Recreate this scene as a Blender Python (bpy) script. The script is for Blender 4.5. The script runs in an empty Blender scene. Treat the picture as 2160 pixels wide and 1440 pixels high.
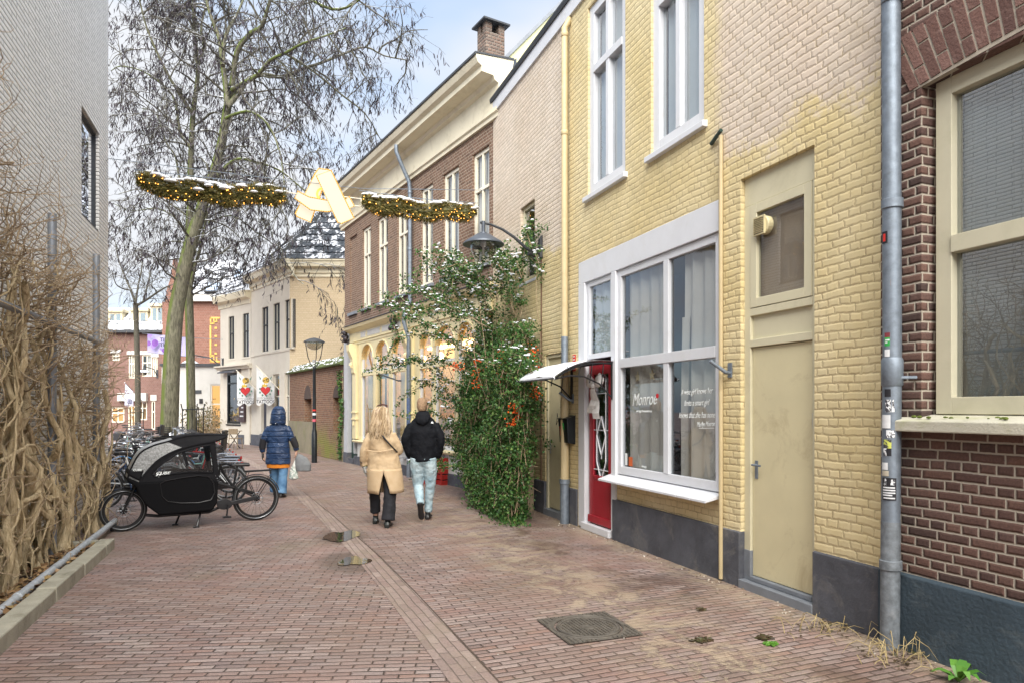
import bpy, math, random
from mathutils import Vector, Matrix, noise as mnoise
from math import sin, cos, pi, radians, atan2, sqrt, floor

# ------------------------------------------------------------------ camera, world, sun, exposure
SC = bpy.context.scene
YAW = radians(20.03)
CH = 1.7
FPX = 1440.0
cam_d = bpy.data.cameras.new("camera")
cam = bpy.data.objects.new("camera", cam_d)
SC.collection.objects.link(cam)
cam.location = (0, 0, CH)
cam.rotation_euler = (radians(90), 0, -YAW)
cam_d.sensor_width = 36
cam_d.lens = 24
cam_d.shift_y = 140 / 2160
cam_d.clip_start = 0.05
cam_d.clip_end = 1500
SC.camera = cam

SUN_EL, SUN_ROT = radians(45), radians(197)
world = bpy.data.worlds.new("World")
SC.world = world
world.use_nodes = True
wn = world.node_tree
wn.nodes.clear()
def wnode(t, **k):
    n = wn.nodes.new(t)
    for a, b in k.items():
        setattr(n, a, b)
    return n
wo = wnode('ShaderNodeOutputWorld'); wb = wnode('ShaderNodeBackground')
sky = wnode('ShaderNodeTexSky', sky_type='NISHITA', sun_disc=False, sun_elevation=SUN_EL, sun_rotation=SUN_ROT)
sky.air_density = 1.0; sky.dust_density = 1.5; sky.ozone_density = 1.5
wtc = wnode('ShaderNodeTexCoord')
wmap = wnode('ShaderNodeMapping'); wmap.inputs['Scale'].default_value = (1.0, 1.0, 2.2)
wno = wnode('ShaderNodeTexNoise'); wno.inputs['Scale'].default_value = 1.7; wno.inputs['Detail'].default_value = 4; wno.inputs['Roughness'].default_value = .5
wr = wnode('ShaderNodeMapRange'); wr.inputs['From Min'].default_value = .40; wr.inputs['From Max'].default_value = .60
wr.inputs['To Min'].default_value = .05; wr.inputs['To Max'].default_value = 1.0
wmix = wnode('ShaderNodeMixRGB'); wmix.inputs['Color2'].default_value = (5.0, 5.15, 5.45, 1)
wblue = wnode('ShaderNodeMixRGB', blend_type='ADD'); wblue.inputs['Fac'].default_value = 1; wblue.inputs['Color2'].default_value = (1.0, 1.7, 2.6, 1)
L = wn.links.new
L(wtc.outputs['Generated'], wmap.inputs['Vector']); L(wmap.outputs[0], wno.inputs['Vector'])
L(wno.outputs[0], wr.inputs['Value']); L(wr.outputs[0], wmix.inputs['Fac'])
L(sky.outputs[0], wblue.inputs['Color1']); L(wblue.outputs[0], wmix.inputs['Color1'])
L(wmix.outputs[0], wb.inputs['Color']); wb.inputs['Strength'].default_value = .087
L(wb.outputs[0], wo.inputs['Surface'])

sun_d = bpy.data.lights.new("sun", 'SUN'); sun_d.energy = 4.6; sun_d.angle = radians(65); sun_d.color = (1, .95, .87)
sun = bpy.data.objects.new("sun", sun_d); SC.collection.objects.link(sun)
_sd = Vector((sin(SUN_ROT) * cos(SUN_EL), cos(SUN_ROT) * cos(SUN_EL), sin(SUN_EL)))
sun.rotation_euler = _sd.to_track_quat('Z', 'Y').to_euler()
SC.view_settings.view_transform = 'Standard'
SC.view_settings.look = 'None'
SC.view_settings.gamma = 1
SC.view_settings.exposure = 1.08
SC.cycles.use_denoising = True
SC.cycles.max_bounces = 8
SC.cycles.transparent_max_bounces = 24
SC.cycles.caustics_reflective = False
SC.cycles.caustics_refractive = False

# ------------------------------------------------------------------ pixel helpers (photo pixels, 2160 x 1440)
cY, sY = cos(YAW), sin(YAW)
def ray(px, py):
    x = (px - 1080) / FPX; z = (860 - py) / FPX
    return Vector((x * cY + sY, cY - x * sY, z))
def atd(px, py, d):
    r = ray(px, py) * d; return Vector((r.x, r.y, r.z + CH))
def gnd(px, py, z=0.0):
    d = (CH - z) / ((py - 860) / FPX); return atd(px, py, d)
def onX(px, py, X):
    r = ray(px, py); return atd(px, py, X / r.x)

class Frame:
    """vertical plane with local x along it, local y = outward to the street, z up"""
    def __init__(s, p, ang):
        s.p = Vector((p[0], p[1], 0)); s.ang = ang
        s.dx = Vector((cos(ang), sin(ang), 0)); s.dy = Vector((-sin(ang), cos(ang), 0))
    def _hit(s, px, y=0.0):
        r = ray(px, 860); o = s.p + s.dy * y
        t = o.dot(s.dy) / r.dot(s.dy)
        return r * t, t
    def s_(s, px, y=0.0):
        h, t = s._hit(px, y); return (h - s.p).dot(s.dx)
    def z_(s, px, py, y=0.0):
        h, t = s._hit(px, y); return CH + (860 - py) / FPX * t
    def world(s, a, y=0, z=0):
        return s.p + s.dx * a + s.dy * y + Vector((0, 0, z))

# ------------------------------------------------------------------ mesh builder
class MB:
    def __init__(s):
        s.v = []; s.f = []; s.m = []; s.mi = 0
    def poly(s, pts, mi=None):
        i = len(s.v); s.v.extend([tuple(p) for p in pts]); s.f.append(tuple(range(i, i + len(pts)))); s.m.append(s.mi if mi is None else mi)
    def raw(s, vs, fs, mi=None):
        i = len(s.v); s.v.extend([tuple(p) for p in vs])
        for f in fs:
            s.f.append(tuple(a + i for a in f)); s.m.append(s.mi if mi is None else mi)
    def box(s, x0, x1, y0, y1, z0, z1, mi=None):
        if x0 > x1: x0, x1 = x1, x0
        if y0 > y1: y0, y1 = y1, y0
        if z0 > z1: z0, z1 = z1, z0
        vs = [(x0, y0, z0), (x1, y0, z0), (x1, y1, z0), (x0, y1, z0), (x0, y0, z1), (x1, y0, z1), (x1, y1, z1), (x0, y1, z1)]
        s.raw(vs, [(0, 3, 2, 1), (4, 5, 6, 7), (0, 1, 5, 4), (1, 2, 6, 5), (2, 3, 7, 6), (3, 0, 4, 7)], mi); return s
    def cbox(s, M, sx, sy, sz, mi=None):
        vs = [M @ Vector((a * sx / 2, b * sy / 2, c * sz / 2)) for c in (-1, 1) for a, b in ((-1, -1), (1, -1), (1, 1), (-1, 1))]
        s.raw(vs, [(0, 3, 2, 1), (4, 5, 6, 7), (0, 1, 5, 4), (1, 2, 6, 5), (2, 3, 7, 6), (3, 0, 4, 7)], mi); return s
    def prism(s, pts, y0, y1, mi=None):
        """pts (x,z) counter-clockwise or not, extruded along y"""
        n = len(pts); a = [(p[0], y0, p[1]) for p in pts]; b = [(p[0], y1, p[1]) for p in pts]
        s.raw(a + b, [tuple(range(n)), tuple(range(2 * n - 1, n - 1, -1))] + [(i, i + n, (i + 1) % n + n, (i + 1) % n) for i in range(n)], mi); return s
    def prismx(s, pts, x0, x1, mi=None):
        """profile (y,z) extruded along x"""
        n = len(pts); a = [(x0, p[0], p[1]) for p in pts]; b = [(x1, p[0], p[1]) for p in pts]
        s.raw(a + b, [tuple(range(n)), tuple(range(2 * n - 1, n - 1, -1))] + [(i, i + n, (i + 1) % n + n, (i + 1) % n) for i in range(n)], mi); return s
    def tube(s, pts, r, n=8, cap=True, closed=False, mi=None):
        pts = [Vector(p) for p in pts]; m = len(pts)
        rs = [r] * m if isinstance(r, (int, float)) else list(r)
        up = None; vs = []
        for i in range(m):
            if closed: t = pts[(i + 1) % m] - pts[i - 1]
            else: t = pts[min(i + 1, m - 1)] - pts[max(i - 1, 0)]
            if t.length < 1e-9: t = Vector((0, 0, 1))
            t.normalize()
            if up is None:
                a = Vector((0, 0, 1)) if abs(t.z) < .9 else Vector((1, 0, 0))
                up = (a - t * a.dot(t)).normalized()
            else:
                up = up - t * up.dot(t)
                if up.length < 1e-6: up = t.orthogonal()
                up.normalize()
            sd = t.cross(up)
            for k in range(n):
                an = 2 * pi * k / n
                vs.append(pts[i] + (up * cos(an) + sd * sin(an)) * rs[i])
        fs = []
        for i in range(m if closed else m - 1):
            j = (i + 1) % m
            for k in range(n):
                k2 = (k + 1) % n
                fs.append((i * n + k, i * n + k2, j * n + k2, j * n + k))
        if cap and not closed:
            fs.append(tuple(range(n - 1, -1, -1))); fs.append(tuple((m - 1) * n + k for k in range(n)))
        s.raw(vs, fs, mi); return s
    def lathe(s, prof, c=(0, 0, 0), n=20, axis='z', mi=None, cap=True):
        vs = []; fs = []; c = Vector(c)
        for (r, h) in prof:
            for k in range(n):
                a = 2 * pi * k / n
                if axis == 'z': p = Vector((r * cos(a), r * sin(a), h))
                elif axis == 'y': p = Vector((r * cos(a), h, r * sin(a)))
                else: p = Vector((h, r * cos(a), r * sin(a)))
                vs.append(c + p)
        for i in range(len(prof) - 1):
            for k in range(n):
                k2 = (k + 1) % n
                fs.append((i * n + k, i * n + k2, (i + 1) * n + k2, (i + 1) * n + k))
        if cap:
            if prof[0][0] > 1e-5: fs.append(tuple(range(n - 1, -1, -1)))
            if prof[-1][0] > 1e-5: fs.append(tuple((len(prof) - 1) * n + k for k in range(n)))
        s.raw(vs, fs, mi); return s
    def ring(s, R, r, c=(0, 0, 0), n=32, m=6, axis='y', mi=None):
        pts = []
        for k in range(n):
            a = 2 * pi * k / n
            p = {'y': (R * cos(a), 0, R * sin(a)), 'z': (R * cos(a), R * sin(a), 0), 'x': (0, R * cos(a), R * sin(a))}[axis]
            pts.append(Vector(c) + Vector(p))
        return s.tube(pts, r, m, closed=True, mi=mi)
    def loft(s, rings, n=16, mi=None, cap=True):
        """rings: (cx,cy,cz,rx,ry) horizontal ellipses, or with a 6th item tilt about x and a 7th tilt about y"""
        vs = []; fs = []
        for q in rings:
            cx, cy, cz, rx, ry = q[:5]; tx = q[5] if len(q) > 5 else 0; ty = q[6] if len(q) > 6 else 0
            M = Matrix.Rotation(ty, 3, 'Y') @ Matrix.Rotation(tx, 3, 'X')
            for k in range(n):
                a = 2 * pi * k / n
                vs.append(Vector((cx, cy, cz)) + M @ Vector((rx * cos(a), ry * sin(a), 0)))
        for i in range(len(rings) - 1):
            for k in range(n):
                k2 = (k + 1) % n
                fs.append((i * n + k, i * n + k2, (i + 1) * n + k2, (i + 1) * n + k))
        if cap:
            fs.append(tuple(range(n - 1, -1, -1))); fs.append(tuple((len(rings) - 1) * n + k for k in range(n)))
        s.raw(vs, fs, mi); return s
    def ball(s, c, rx, ry=None, rz=None, n=16, m=10, mi=None):
        ry = rx if ry is None else ry; rz = rx if rz is None else rz
        return s.loft([(c[0], c[1], c[2] + rz * sin(-pi / 2 + pi * (i + .02) / (m + .04)), max(rx * cos(-pi / 2 + pi * (i + .02) / (m + .04)), 1e-4), max(ry * cos(-pi / 2 + pi * (i + .02) / (m + .04)), 1e-4)) for i in range(m + 1)], n, mi)
    def mesh(s, name, mats, smooth=False):
        me = bpy.data.meshes.new(name)
        me.from_pydata([tuple(v) for v in s.v], [], s.f)
        mats = mats if isinstance(mats, (list, tuple)) else [mats]
        for m in mats: me.materials.append(m)
        if any(s.m): me.polygons.foreach_set('material_index', s.m)
        if smooth: me.polygons.foreach_set('use_smooth', [True] * len(me.polygons))
        me.update(); return me

COL = SC.collection
def tagp(o, label=None, cat=None, group=None, kind=None):
    if label: o['label'] = label
    if cat: o['category'] = cat
    if group: o['group'] = group
    if kind: o['kind'] = kind
    return o
def obj(name, mb, mats, parent=None, smooth=False, label=None, kind=None, bevel=0, sharp=None):
    me = mb.mesh(name, mats, smooth) if isinstance(mb, MB) else mb
    o = bpy.data.objects.new(name, me); COL.objects.link(o)
    if parent is not None: o.parent = parent
    tagp(o, label, kind=kind)
    if bevel:
        m = o.modifiers.new('bevel', 'BEVEL'); m.width = bevel; m.segments = 2; m.limit_method = 'ANGLE'; m.angle_limit = radians(40)
    if smooth and len(me.polygons) < 60000: me.set_sharp_from_angle(angle=radians(sharp or 50))
    return o
def empty(name, label, cat, loc=(0, 0, 0), rz=0, group=None):
    o = bpy.data.objects.new(name, None); COL.objects.link(o)
    o.empty_display_size = .2
    o.location = loc; o.rotation_euler = (0, 0, rz); return tagp(o, label, cat, group)
def fempty(name, label, cat, F, group=None):
    return empty(name, label, cat, F.p, F.ang, group)
def copy_tree(o, parent=None):
    c = o.copy(); COL.objects.link(c)
    if parent is not None: c.parent = parent
    for ch in list(KIDS.get(o.name, [])): copy_tree(ch, c)
    return c
KIDS = {}
def index_kids():
    KIDS.clear()
    for o in bpy.data.objects:
        if o.parent: KIDS.setdefault(o.parent.name, []).append(o)
def smart(o, deg=40):
    o.data.polygons.foreach_set('use_smooth', [True] * len(o.data.polygons))
    if hasattr(o.data, 'set_sharp_from_angle'): o.data.set_sharp_from_angle(angle=radians(deg))
    return o
def text_obj(name, body, size, mat, parent, M, extrude=.0015, shear=0, align='CENTER', sx=1, bold=0):
    cu = bpy.data.curves.new('t', 'FONT'); cu.body = body; cu.size = size; cu.extrude = extrude; cu.shear = shear
    cu.align_x = align; cu.align_y = 'CENTER'; cu.resolution_u = 3; cu.offset = bold
    to = bpy.data.objects.new('t', cu); COL.objects.link(to)
    dg = bpy.context.evaluated_depsgraph_get(); dg.update()
    me = bpy.data.meshes.new_from_object(to.evaluated_get(dg))
    bpy.data.objects.remove(to); bpy.data.curves.remove(cu)
    me.transform(M @ Matrix.Diagonal((sx, 1, 1, 1))); me.materials.clear(); me.materials.append(mat)
    o = bpy.data.objects.new(name, me); COL.objects.link(o); o.parent = parent; return o

# ------------------------------------------------------------------ materials
class N:
    def __init__(s, name):
        s.m = bpy.data.materials.new(name); s.m.use_nodes = True; s.nt = s.m.node_tree; s.nt.nodes.clear()
        s.out = s.new('ShaderNodeOutputMaterial'); s.b = s.new('ShaderNodeBsdfPrincipled'); s.link(s.b.outputs[0], s.out.inputs[0])
    def new(s, t, **k):
        n = s.nt.nodes.new(t)
        for a, b in k.items(): setattr(n, a, b)
        return n
    def link(s, a, b): s.nt.links.new(a, b)
    def put(s, inp, v):
        if isinstance(v, bpy.types.NodeSocket): s.link(v, inp)
        elif v is not None:
            if hasattr(inp.default_value, '__len__') and not hasattr(v, '__len__'): inp.default_value = (v,) * len(inp.default_value)
            elif hasattr(v, '__len__') and len(v) == 3 and len(inp.default_value) == 4: inp.default_value = (*v, 1)
            else: inp.default_value = v
    def math(s, op, a, b=None, c=None, clamp=False):
        n = s.new('ShaderNodeMath', operation=op, use_clamp=clamp)
        s.put(n.inputs[0], a)
        if b is not None: s.put(n.inputs[1], b)
        if c is not None: s.put(n.inputs[2], c)
        return n.outputs[0]
    def coord(s, k='Object'): return s.new('ShaderNodeTexCoord').outputs[k]
    def sep(s, v):
        n = s.new('ShaderNodeSeparateXYZ'); s.link(v, n.inputs[0]); return n.outputs
    def comb(s, x=0, y=0, z=0):
        n = s.new('ShaderNodeCombineXYZ'); s.put(n.inputs[0], x); s.put(n.inputs[1], y); s.put(n.inputs[2], z); return n.outputs[0]
    def noise(s, scale, detail=3, rough=.5, vec=None, col=False, dist=0):
        n = s.new('ShaderNodeTexNoise'); n.inputs['Scale'].default_value = scale; n.inputs['Detail'].default_value = detail; n.inputs['Roughness'].default_value = rough
        n.inputs['Distortion'].default_value = dist
        s.link(vec if vec is not None else s.coord(), n.inputs['Vector']); return n.outputs[1 if col else 0]
    def white(s, vec):
        n = s.new('ShaderNodeTexWhiteNoise'); s.link(vec, n.inputs['Vector']); return n.outputs[0]
    def mapr(s, v, a, b, c=0, d=1, smooth=False):
        n = s.new('ShaderNodeMapRange', interpolation_type='SMOOTHSTEP' if smooth else 'LINEAR')
        s.put(n.inputs[0], v); n.inputs[1].default_value = a; n.inputs[2].default_value = b; n.inputs[3].default_value = c; n.inputs[4].default_value = d; return n.outputs[0]
    def mix(s, f, a, b, mode='MIX'):
        n = s.new('ShaderNodeMixRGB', blend_type=mode); s.put(n.inputs[0], f); s.put(n.inputs[1], a); s.put(n.inputs[2], b); return n.outputs[0]
    def ramp(s, v, stops, mode='LINEAR'):
        n = s.new('ShaderNodeValToRGB'); cr = n.color_ramp; cr.interpolation = mode
        while len(cr.elements) < len(stops): cr.elements.new(.5)
        for e, (p, c) in zip(cr.elements, stops):
            e.position = p; e.color = (*c, 1) if len(c) == 3 else c
        s.put(n.inputs[0], v); return n.outputs[0]
    def bump(s, h, dist=.01, strength=1.0, normal=None):
        n = s.new('ShaderNodeBump'); n.inputs['Distance'].default_value = dist; n.inputs['Strength'].default_value = strength
        s.link(h, n.inputs['Height'])
        if normal is not None: s.link(normal, n.inputs['Normal'])
        s.link(n.outputs[0], s.b.inputs['Normal']); return n.outputs[0]
    def set(s, col=None, rough=None, metal=None, **k):
        if col is not None: s.put(s.b.inputs['Base Color'], col)
        if rough is not None: s.put(s.b.inputs['Roughness'], rough)
        if metal is not None: s.put(s.b.inputs['Metallic'], metal)
        for a, v in k.items(): s.put(s.b.inputs[a.replace('_', ' ')], v)
        return s

def mul(c, f): return tuple(a * f for a in c)
def plain(name, c, rough=.6, metal=0, var=.25, scale=6, bump=0, bscale=60, dirt=None, dirtamt=.5, **k):
    n = N(name)
    v = n.noise(scale, 5, .6)
    col = n.mix(n.mapr(v, .3, .7), mul(c, 1 - var), mul(c, 1 + var * .6))
    if dirt is not None:
        d = n.noise(scale * .7, 6, .75, dist=.6)
        col = n.mix(n.mapr(d, .52, .75, 0, dirtamt), col, dirt)
    n.set(col, rough, metal, **k)
    if bump: n.bump(n.noise(bscale, 4, .6), bump)
    return n.m

def masonry(n, h, Ls, joint, cols, mortar, axes='xz', cross=True, wob=.004, soft=.35, rot=None, jmix=1.0, off=.5):
    """bricks laid in courses; returns colour socket, height socket, brick mask, random"""
    co = n.coord(); x, y, z = n.sep(co)
    if axes == 'xz': u = n.math('ADD', x, y); v = z
    elif axes == 'xy': u = x; v = y
    else: u, v = axes(x, y, z)
    wn_ = n.sep(n.noise(2.3, 2, .5, col=True)); wf = n.sep(n.noise(30, 2, .5, col=True))
    u = n.math('ADD', u, n.math('MULTIPLY', n.math('SUBTRACT', wn_[0], .5), wob * 8))
    v = n.math('ADD', v, n.math('MULTIPLY', n.math('SUBTRACT', wn_[1], .5), wob * 4))
    u = n.math('ADD', u, n.math('MULTIPLY', n.math('SUBTRACT', wf[0], .5), wob * 1.5))
    v = n.math('ADD', v, n.math('MULTIPLY', n.math('SUBTRACT', wf[1], .5), wob * 1.5))
    rv = n.math('DIVIDE', v, h); row = n.math('FLOOR', rv); fv = n.math('SUBTRACT', rv, row)
    par = n.math('FLOORED_MODULO', row, 2.0)
    if cross:
        w = n.math('ADD', n.math('MULTIPLY', par, -Ls / 2), Ls)
        uo = n.math('MULTIPLY', n.math('FLOORED_MODULO', n.math('MULTIPLY', row, .5), 2.0), .5)
        uo = n.math('ADD', n.math('FLOOR', n.math('MULTIPLY', uo, 2)), 0)  # 0/1 alternate per stretcher course
        ph = n.math('MULTIPLY', n.math('ADD', par, n.math('MULTIPLY', uo, n.math('SUBTRACT', 1.0, par))), .5)
        uu = n.math('ADD', n.math('DIVIDE', u, w), ph)
    else:
        w = Ls; uu = n.math('ADD', n.math('DIVIDE', u, w), n.math('MULTIPLY', par, off))
        uu = n.math('ADD', uu, n.math('MULTIPLY', n.white(n.comb(row, 3.3, 0)), .07))
    cl = n.math('FLOOR', uu); fu = n.math('SUBTRACT', uu, cl)
    du = n.math('MULTIPLY', n.math('MINIMUM', fu, n.math('SUBTRACT', 1.0, fu)), w)
    dv = n.math('MULTIPLY', n.math('MINIMUM', fv, n.math('SUBTRACT', 1.0, fv)), h)
    dd = n.math('MINIMUM', du, dv)
    n.dd = dd
    mask = n.mapr(dd, joint * .5 * (1 - soft), joint * .5 * (1 + soft), 0, 1, True)
    rnd = n.white(n.comb(cl, row, 0)); rnd2 = n.white(n.comb(cl, row, 7.7))
    st = [(i / max(len(cols) - 1, 1), c) for i, c in enumerate(cols)]
    bc = n.ramp(rnd, st)
    g = n.noise(55, 4, .65); bc = n.mix(.55, bc, n.mix(1, bc, n.mapr(g, .3, .7, .55, 1.45), 'MULTIPLY'))
    col = n.mix(n.math('MULTIPLY', n.math('SUBTRACT', 1.0, mask), jmix), bc, mortar)
    # height: rounded arris, tilted bricks, grain
    rd = n.mapr(dd, 0, joint * 1.6, 0, 1, True)
    hgt = n.math('ADD', n.math('MULTIPLY', rd, .75), n.math('ADD', n.math('MULTIPLY', rnd2, .22), n.math('MULTIPLY', g, .28)))
    return col, hgt, mask, rnd

def brick(name, h=.068, Ls=.225, joint=.012, cols=((.1, .04, .03),), mortar=(.3, .28, .25), bump=.012, rough=.9, extra=None, **k):
    n = N(name); col, hgt, mask, rnd = masonry(n, h, Ls, joint, cols, mortar, **k)
    if extra: col = extra(n, col, mask, rnd)
    n.set(col, rough); n.bump(hgt, bump); return n.m

def dirty(n, col, amt=.35, c=(.10, .09, .07), scale=1.3):
    return n.mix(n.mapr(n.noise(scale, 6, .7), .5, .8, 0, amt), col, c)

M = {}
# paving: clinkers, rows turned either side of the gutter
PUD = [(gnd(722, 1129).x, gnd(722, 1129).y), (gnd(742, 1184).x, gnd(742, 1184).y)]
def paving():
    n = N('clinker_paving')
    co = n.coord(); x, y, z = n.sep(co)
    def axes(x, y, z):
        # left of the gutter the rows are turned about 15 degrees
        side = n.math('GREATER_THAN', x, n.math('ADD', n.math('MULTIPLY', y, -.034), 1.3))
        a = radians(-16)
        ul = n.math('ADD', n.math('MULTIPLY', x, cos(a)), n.math('MULTIPLY', y, sin(a)))
        vl = n.math('ADD', n.math('MULTIPLY', x, -sin(a)), n.math('MULTIPLY', y, cos(a)))
        b = radians(2)
        ur = n.math('ADD', n.math('MULTIPLY', x, cos(b)), n.math('MULTIPLY', y, sin(b)))
        vr = n.math('ADD', n.math('MULTIPLY', x, -sin(b)), n.math('MULTIPLY', y, cos(b)))
        def lerp(p, q): return n.math('ADD', n.math('MULTIPLY', p, n.math('SUBTRACT', 1.0, side)), n.math('MULTIPLY', q, side))
        return lerp(ul, ur), lerp(vl, vr)
    cols = ((.19, .138, .125), (.30, .230, .212), (.24, .162, .142), (.36, .286, .262), (.26, .210, .200), (.28, .182, .152), (.205, .158, .150))
    col, hgt, mask, rnd = masonry(n, .062, .205, .0095, cols, (.03, .022, .017), axes=axes, cross=False, wob=.006, soft=.5)
    big = n.noise(.55, 5, .6)
    col = n.mix(n.mapr(big, .40, .64, 0, .5), col, (.22, .15, .115))
    gr = n.noise(.9, 4, .6, dist=.4); col = n.mix(n.mapr(gr, .56, .7, 0, .22), col, (.15, .16, .075))
    # damp dark patch and sand along the house wall
    strip = n.math('MULTIPLY', n.mapr(x, 2.5, 3.2, 0, 1, True), n.mapr(x, 4.0, 3.6, 0.35, 1, True))
    damp = n.math('MULTIPLY', strip, n.mapr(n.noise(.8, 4, .6, dist=.5), .5, .62, 0, 1, True))
    col = n.mix(n.math('MULTIPLY', damp, .75), col, (.085, .05, .036))
    s2 = n.math('MULTIPLY', n.mapr(n.math('ABSOLUTE', n.math('SUBTRACT', x, 2.8)), .15, .8, 1, 0, True), n.mapr(n.noise(2.1, 7, .8, dist=1.2), .47, .56, 0, 1, True))
    s2 = n.math('MULTIPLY', s2, n.mapr(y, 2.0, 12, 1, .5))
    edge = n.mapr(x, 3.75, 4.25, 0, 1.0, True); edge = n.math('MULTIPLY', edge, n.mapr(n.noise(5, 5, .7), .35, .6))
    sand = n.math('MAXIMUM', s2, edge)
    sgr = n.noise(160, 3, .7)
    col = n.mix(n.math('MULTIPLY', sand, .8), col, n.mix(n.mapr(sgr, .35, .65), (.25, .19, .125), (.52, .43, .31)))
    wear = n.math('MULTIPLY', n.mapr(n.noise(7, 6, .8), .58, .72, 0, .4), mask)
    col = n.mix(wear, col, (.50, .43, .37))
    red = n.mapr(n.noise(1.1, 4, .6, vec=n.comb(x, n.math('ADD', y, 31.0), 0)), .5, .66, 0, .35); col = n.mix(red, col, (.30, .175, .145))
    spots = n.mapr(n.noise(19, 3, .6), .70, .76, 0, .5); col = n.mix(spots, col, (.10, .08, .065))
    for (qx, qy) in PUD:
        dd2 = n.math('SQRT', n.math('ADD', n.math('POWER', n.math('SUBTRACT', x, qx), 2.0), n.math('POWER', n.math('MULTIPLY', n.math('SUBTRACT', y, qy), .6), 2.0)))
        dm = n.mapr(n.math('ADD', dd2, n.math('MULTIPLY', n.noise(5, 4, .6), .3)), .36, .62, .75, 0, True); col = n.mix(dm, col, (.095, .07, .055))
    wet = n.mapr(n.noise(1.4, 3, .5), .45, .65, .38, .72)
    n.set(col, wet); n.bump(n.math('ADD', n.math('MULTIPLY', hgt, n.math('SUBTRACT', 1.0, n.math('MULTIPLY', sand, .6))), n.math('MULTIPLY', sgr, .12)), .011)
    return n.m
M['paving'] = paving()
M['gutter'] = brick('gutter_clinker', h=.072, Ls=.21, joint=.007, cols=((.24, .17, .15), (.30, .21, .18), (.26, .18, .165), (.33, .25, .21)), mortar=(.07, .055, .042), bump=.009, rough=.5, axes='xy', cross=False, wob=.004)
def darkbrick_extra(n, col, mask, rnd): return dirty(n, col, .3, (.035, .022, .02))
M['dark_brick'] = brick('dark_red_brick', h=.0675, Ls=.225, joint=.0125, cols=((.060, .037, .032), (.095, .052, .043), (.130, .070, .055), (.105, .062, .053), (.155, .085, .065), (.085, .045, .037)), mortar=(.38, .34, .28), bump=.012, extra=darkbrick_extra)
M['brown_brick'] = brick('brown_facade_brick', h=.066, Ls=.22, joint=.011, cols=((.135, .078, .052), (.18, .107, .072), (.16, .093, .065), (.21, .128, .088), (.11, .064, .045)), mortar=(.36, .30, .23), bump=.008, extra=lambda n, c, m, r: dirty(n, c, .3, (.07, .045, .03)))
M['chimney_brick'] = brick('weathered_chimney_brick', h=.075, Ls=.22, joint=.014, cols=((.13, .085, .065), (.20, .13, .10), (.10, .08, .07), (.25, .18, .14)), mortar=(.19, .17, .145), bump=.018, extra=lambda n, c, m, r: dirty(n, c, .6, (.07, .065, .055), 4))
M['garden_brick'] = brick('old_garden_wall_brick', h=.066, Ls=.22, joint=.012, cols=((.14, .06, .04), (.20, .09, .055), (.24, .12, .07), (.17, .085, .05)), mortar=(.28, .24, .17), bump=.010,
    extra=lambda n, c, m, r: n.mix(n.math('MULTIPLY', n.mapr(n.sep(n.coord())[2], 1.5, .2, 0, 1, True), n.mapr(n.noise(.8, 5, .7), .42, .6, 0, .85)), c, (.20, .22, .035)))
M['far_red_brick'] = brick('far_red_brick', h=.10, Ls=.3, joint=.014, cols=((.19, .085, .06), (.235, .11, .08), (.21, .095, .07), (.26, .13, .095)), mortar=(.28, .19, .15), bump=.006)
M['row_brick'] = brick('row_house_brick', h=.10, Ls=.3, joint=.014, cols=((.15, .08, .065), (.19, .105, .085), (.17, .09, .075), (.21, .12, .10)), mortar=(.22, .16, .14), bump=.006)

def painted(name, zsplit, right_pink=None):
    def extra(n, col, mask, rnd):
        x, y, z = n.sep(n.coord())
        yellow = n.mix(n.mapr(n.noise(1.1, 4, .6), .35, .65), (.64, .525, .275), (.69, .59, .36))
        pink = n.mix(n.mapr(n.noise(.9, 4, .6), .35, .65), (.62, .52, .42), (.67, .585, .49))
        e = n.math('MULTIPLY', n.math('SUBTRACT', n.noise(2.2, 8, .85), .5), 1.6)
        f = n.mapr(n.math('ADD', z, e), zsplit - .12, zsplit + .12, 0, 1, True)
        if right_pink is not None:
            f = n.math('MULTIPLY', f, n.mapr(n.math('ADD', x, n.math('MULTIPLY', e, .5)), right_pink - .15, right_pink + .15, 1, 0, True))
        c = n.mix(f, yellow, pink)
        c = n.mix(1, c, n.mapr(rnd, 0, 1, .93, 1.05), 'MULTIPLY')
        g = n.noise(24, 6, .75); c = n.mix(n.mapr(g, .58, .75, 0, .35), c, (.33, .24, .11))
        # dirt and open joints; local scrapes of old dirt with their own shape
        stv = n.comb(n.math('MULTIPLY', x, 7.0), n.math('MULTIPLY', y, 7.0), n.math('MULTIPLY', z, .9))
        c = n.mix(n.mapr(n.noise(1.6, 5, .7, vec=stv), .56, .74, 0, .34), c, (.34, .28, .16))
        chip = n.mapr(n.noise(9, 7, .85, dist=.7), .66, .70, 0, .55); c = n.mix(chip, c, (.74, .68, .55))
        gaps = n.math('MULTIPLY', n.math('SUBTRACT', 1.0, mask), n.mapr(n.noise(6, 4, .7), .40, .62, .05, .75))
        c = n.mix(gaps, c, (.42, .325, .19))
        grime_shade = n.math('MULTIPLY', n.mapr(n.dd, .0004, .0026, 1, 0, True), n.mapr(n.noise(3.2, 5, .75), .42, .58, .1, .8)); c = n.mix(grime_shade, c, (.17, .12, .06))  # grime plus thin shadow lines under the bricks, painted along the joint centres
        return dirty(n, c, .3, (.36, .30, .17), 1.9)
    return brick(name, h=.0675, Ls=.225, joint=.011, cols=((1, 1, 1),), mortar=(1, 1, 1), bump=.0050, rough=.8, extra=extra, wob=.013, soft=.85)
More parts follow.
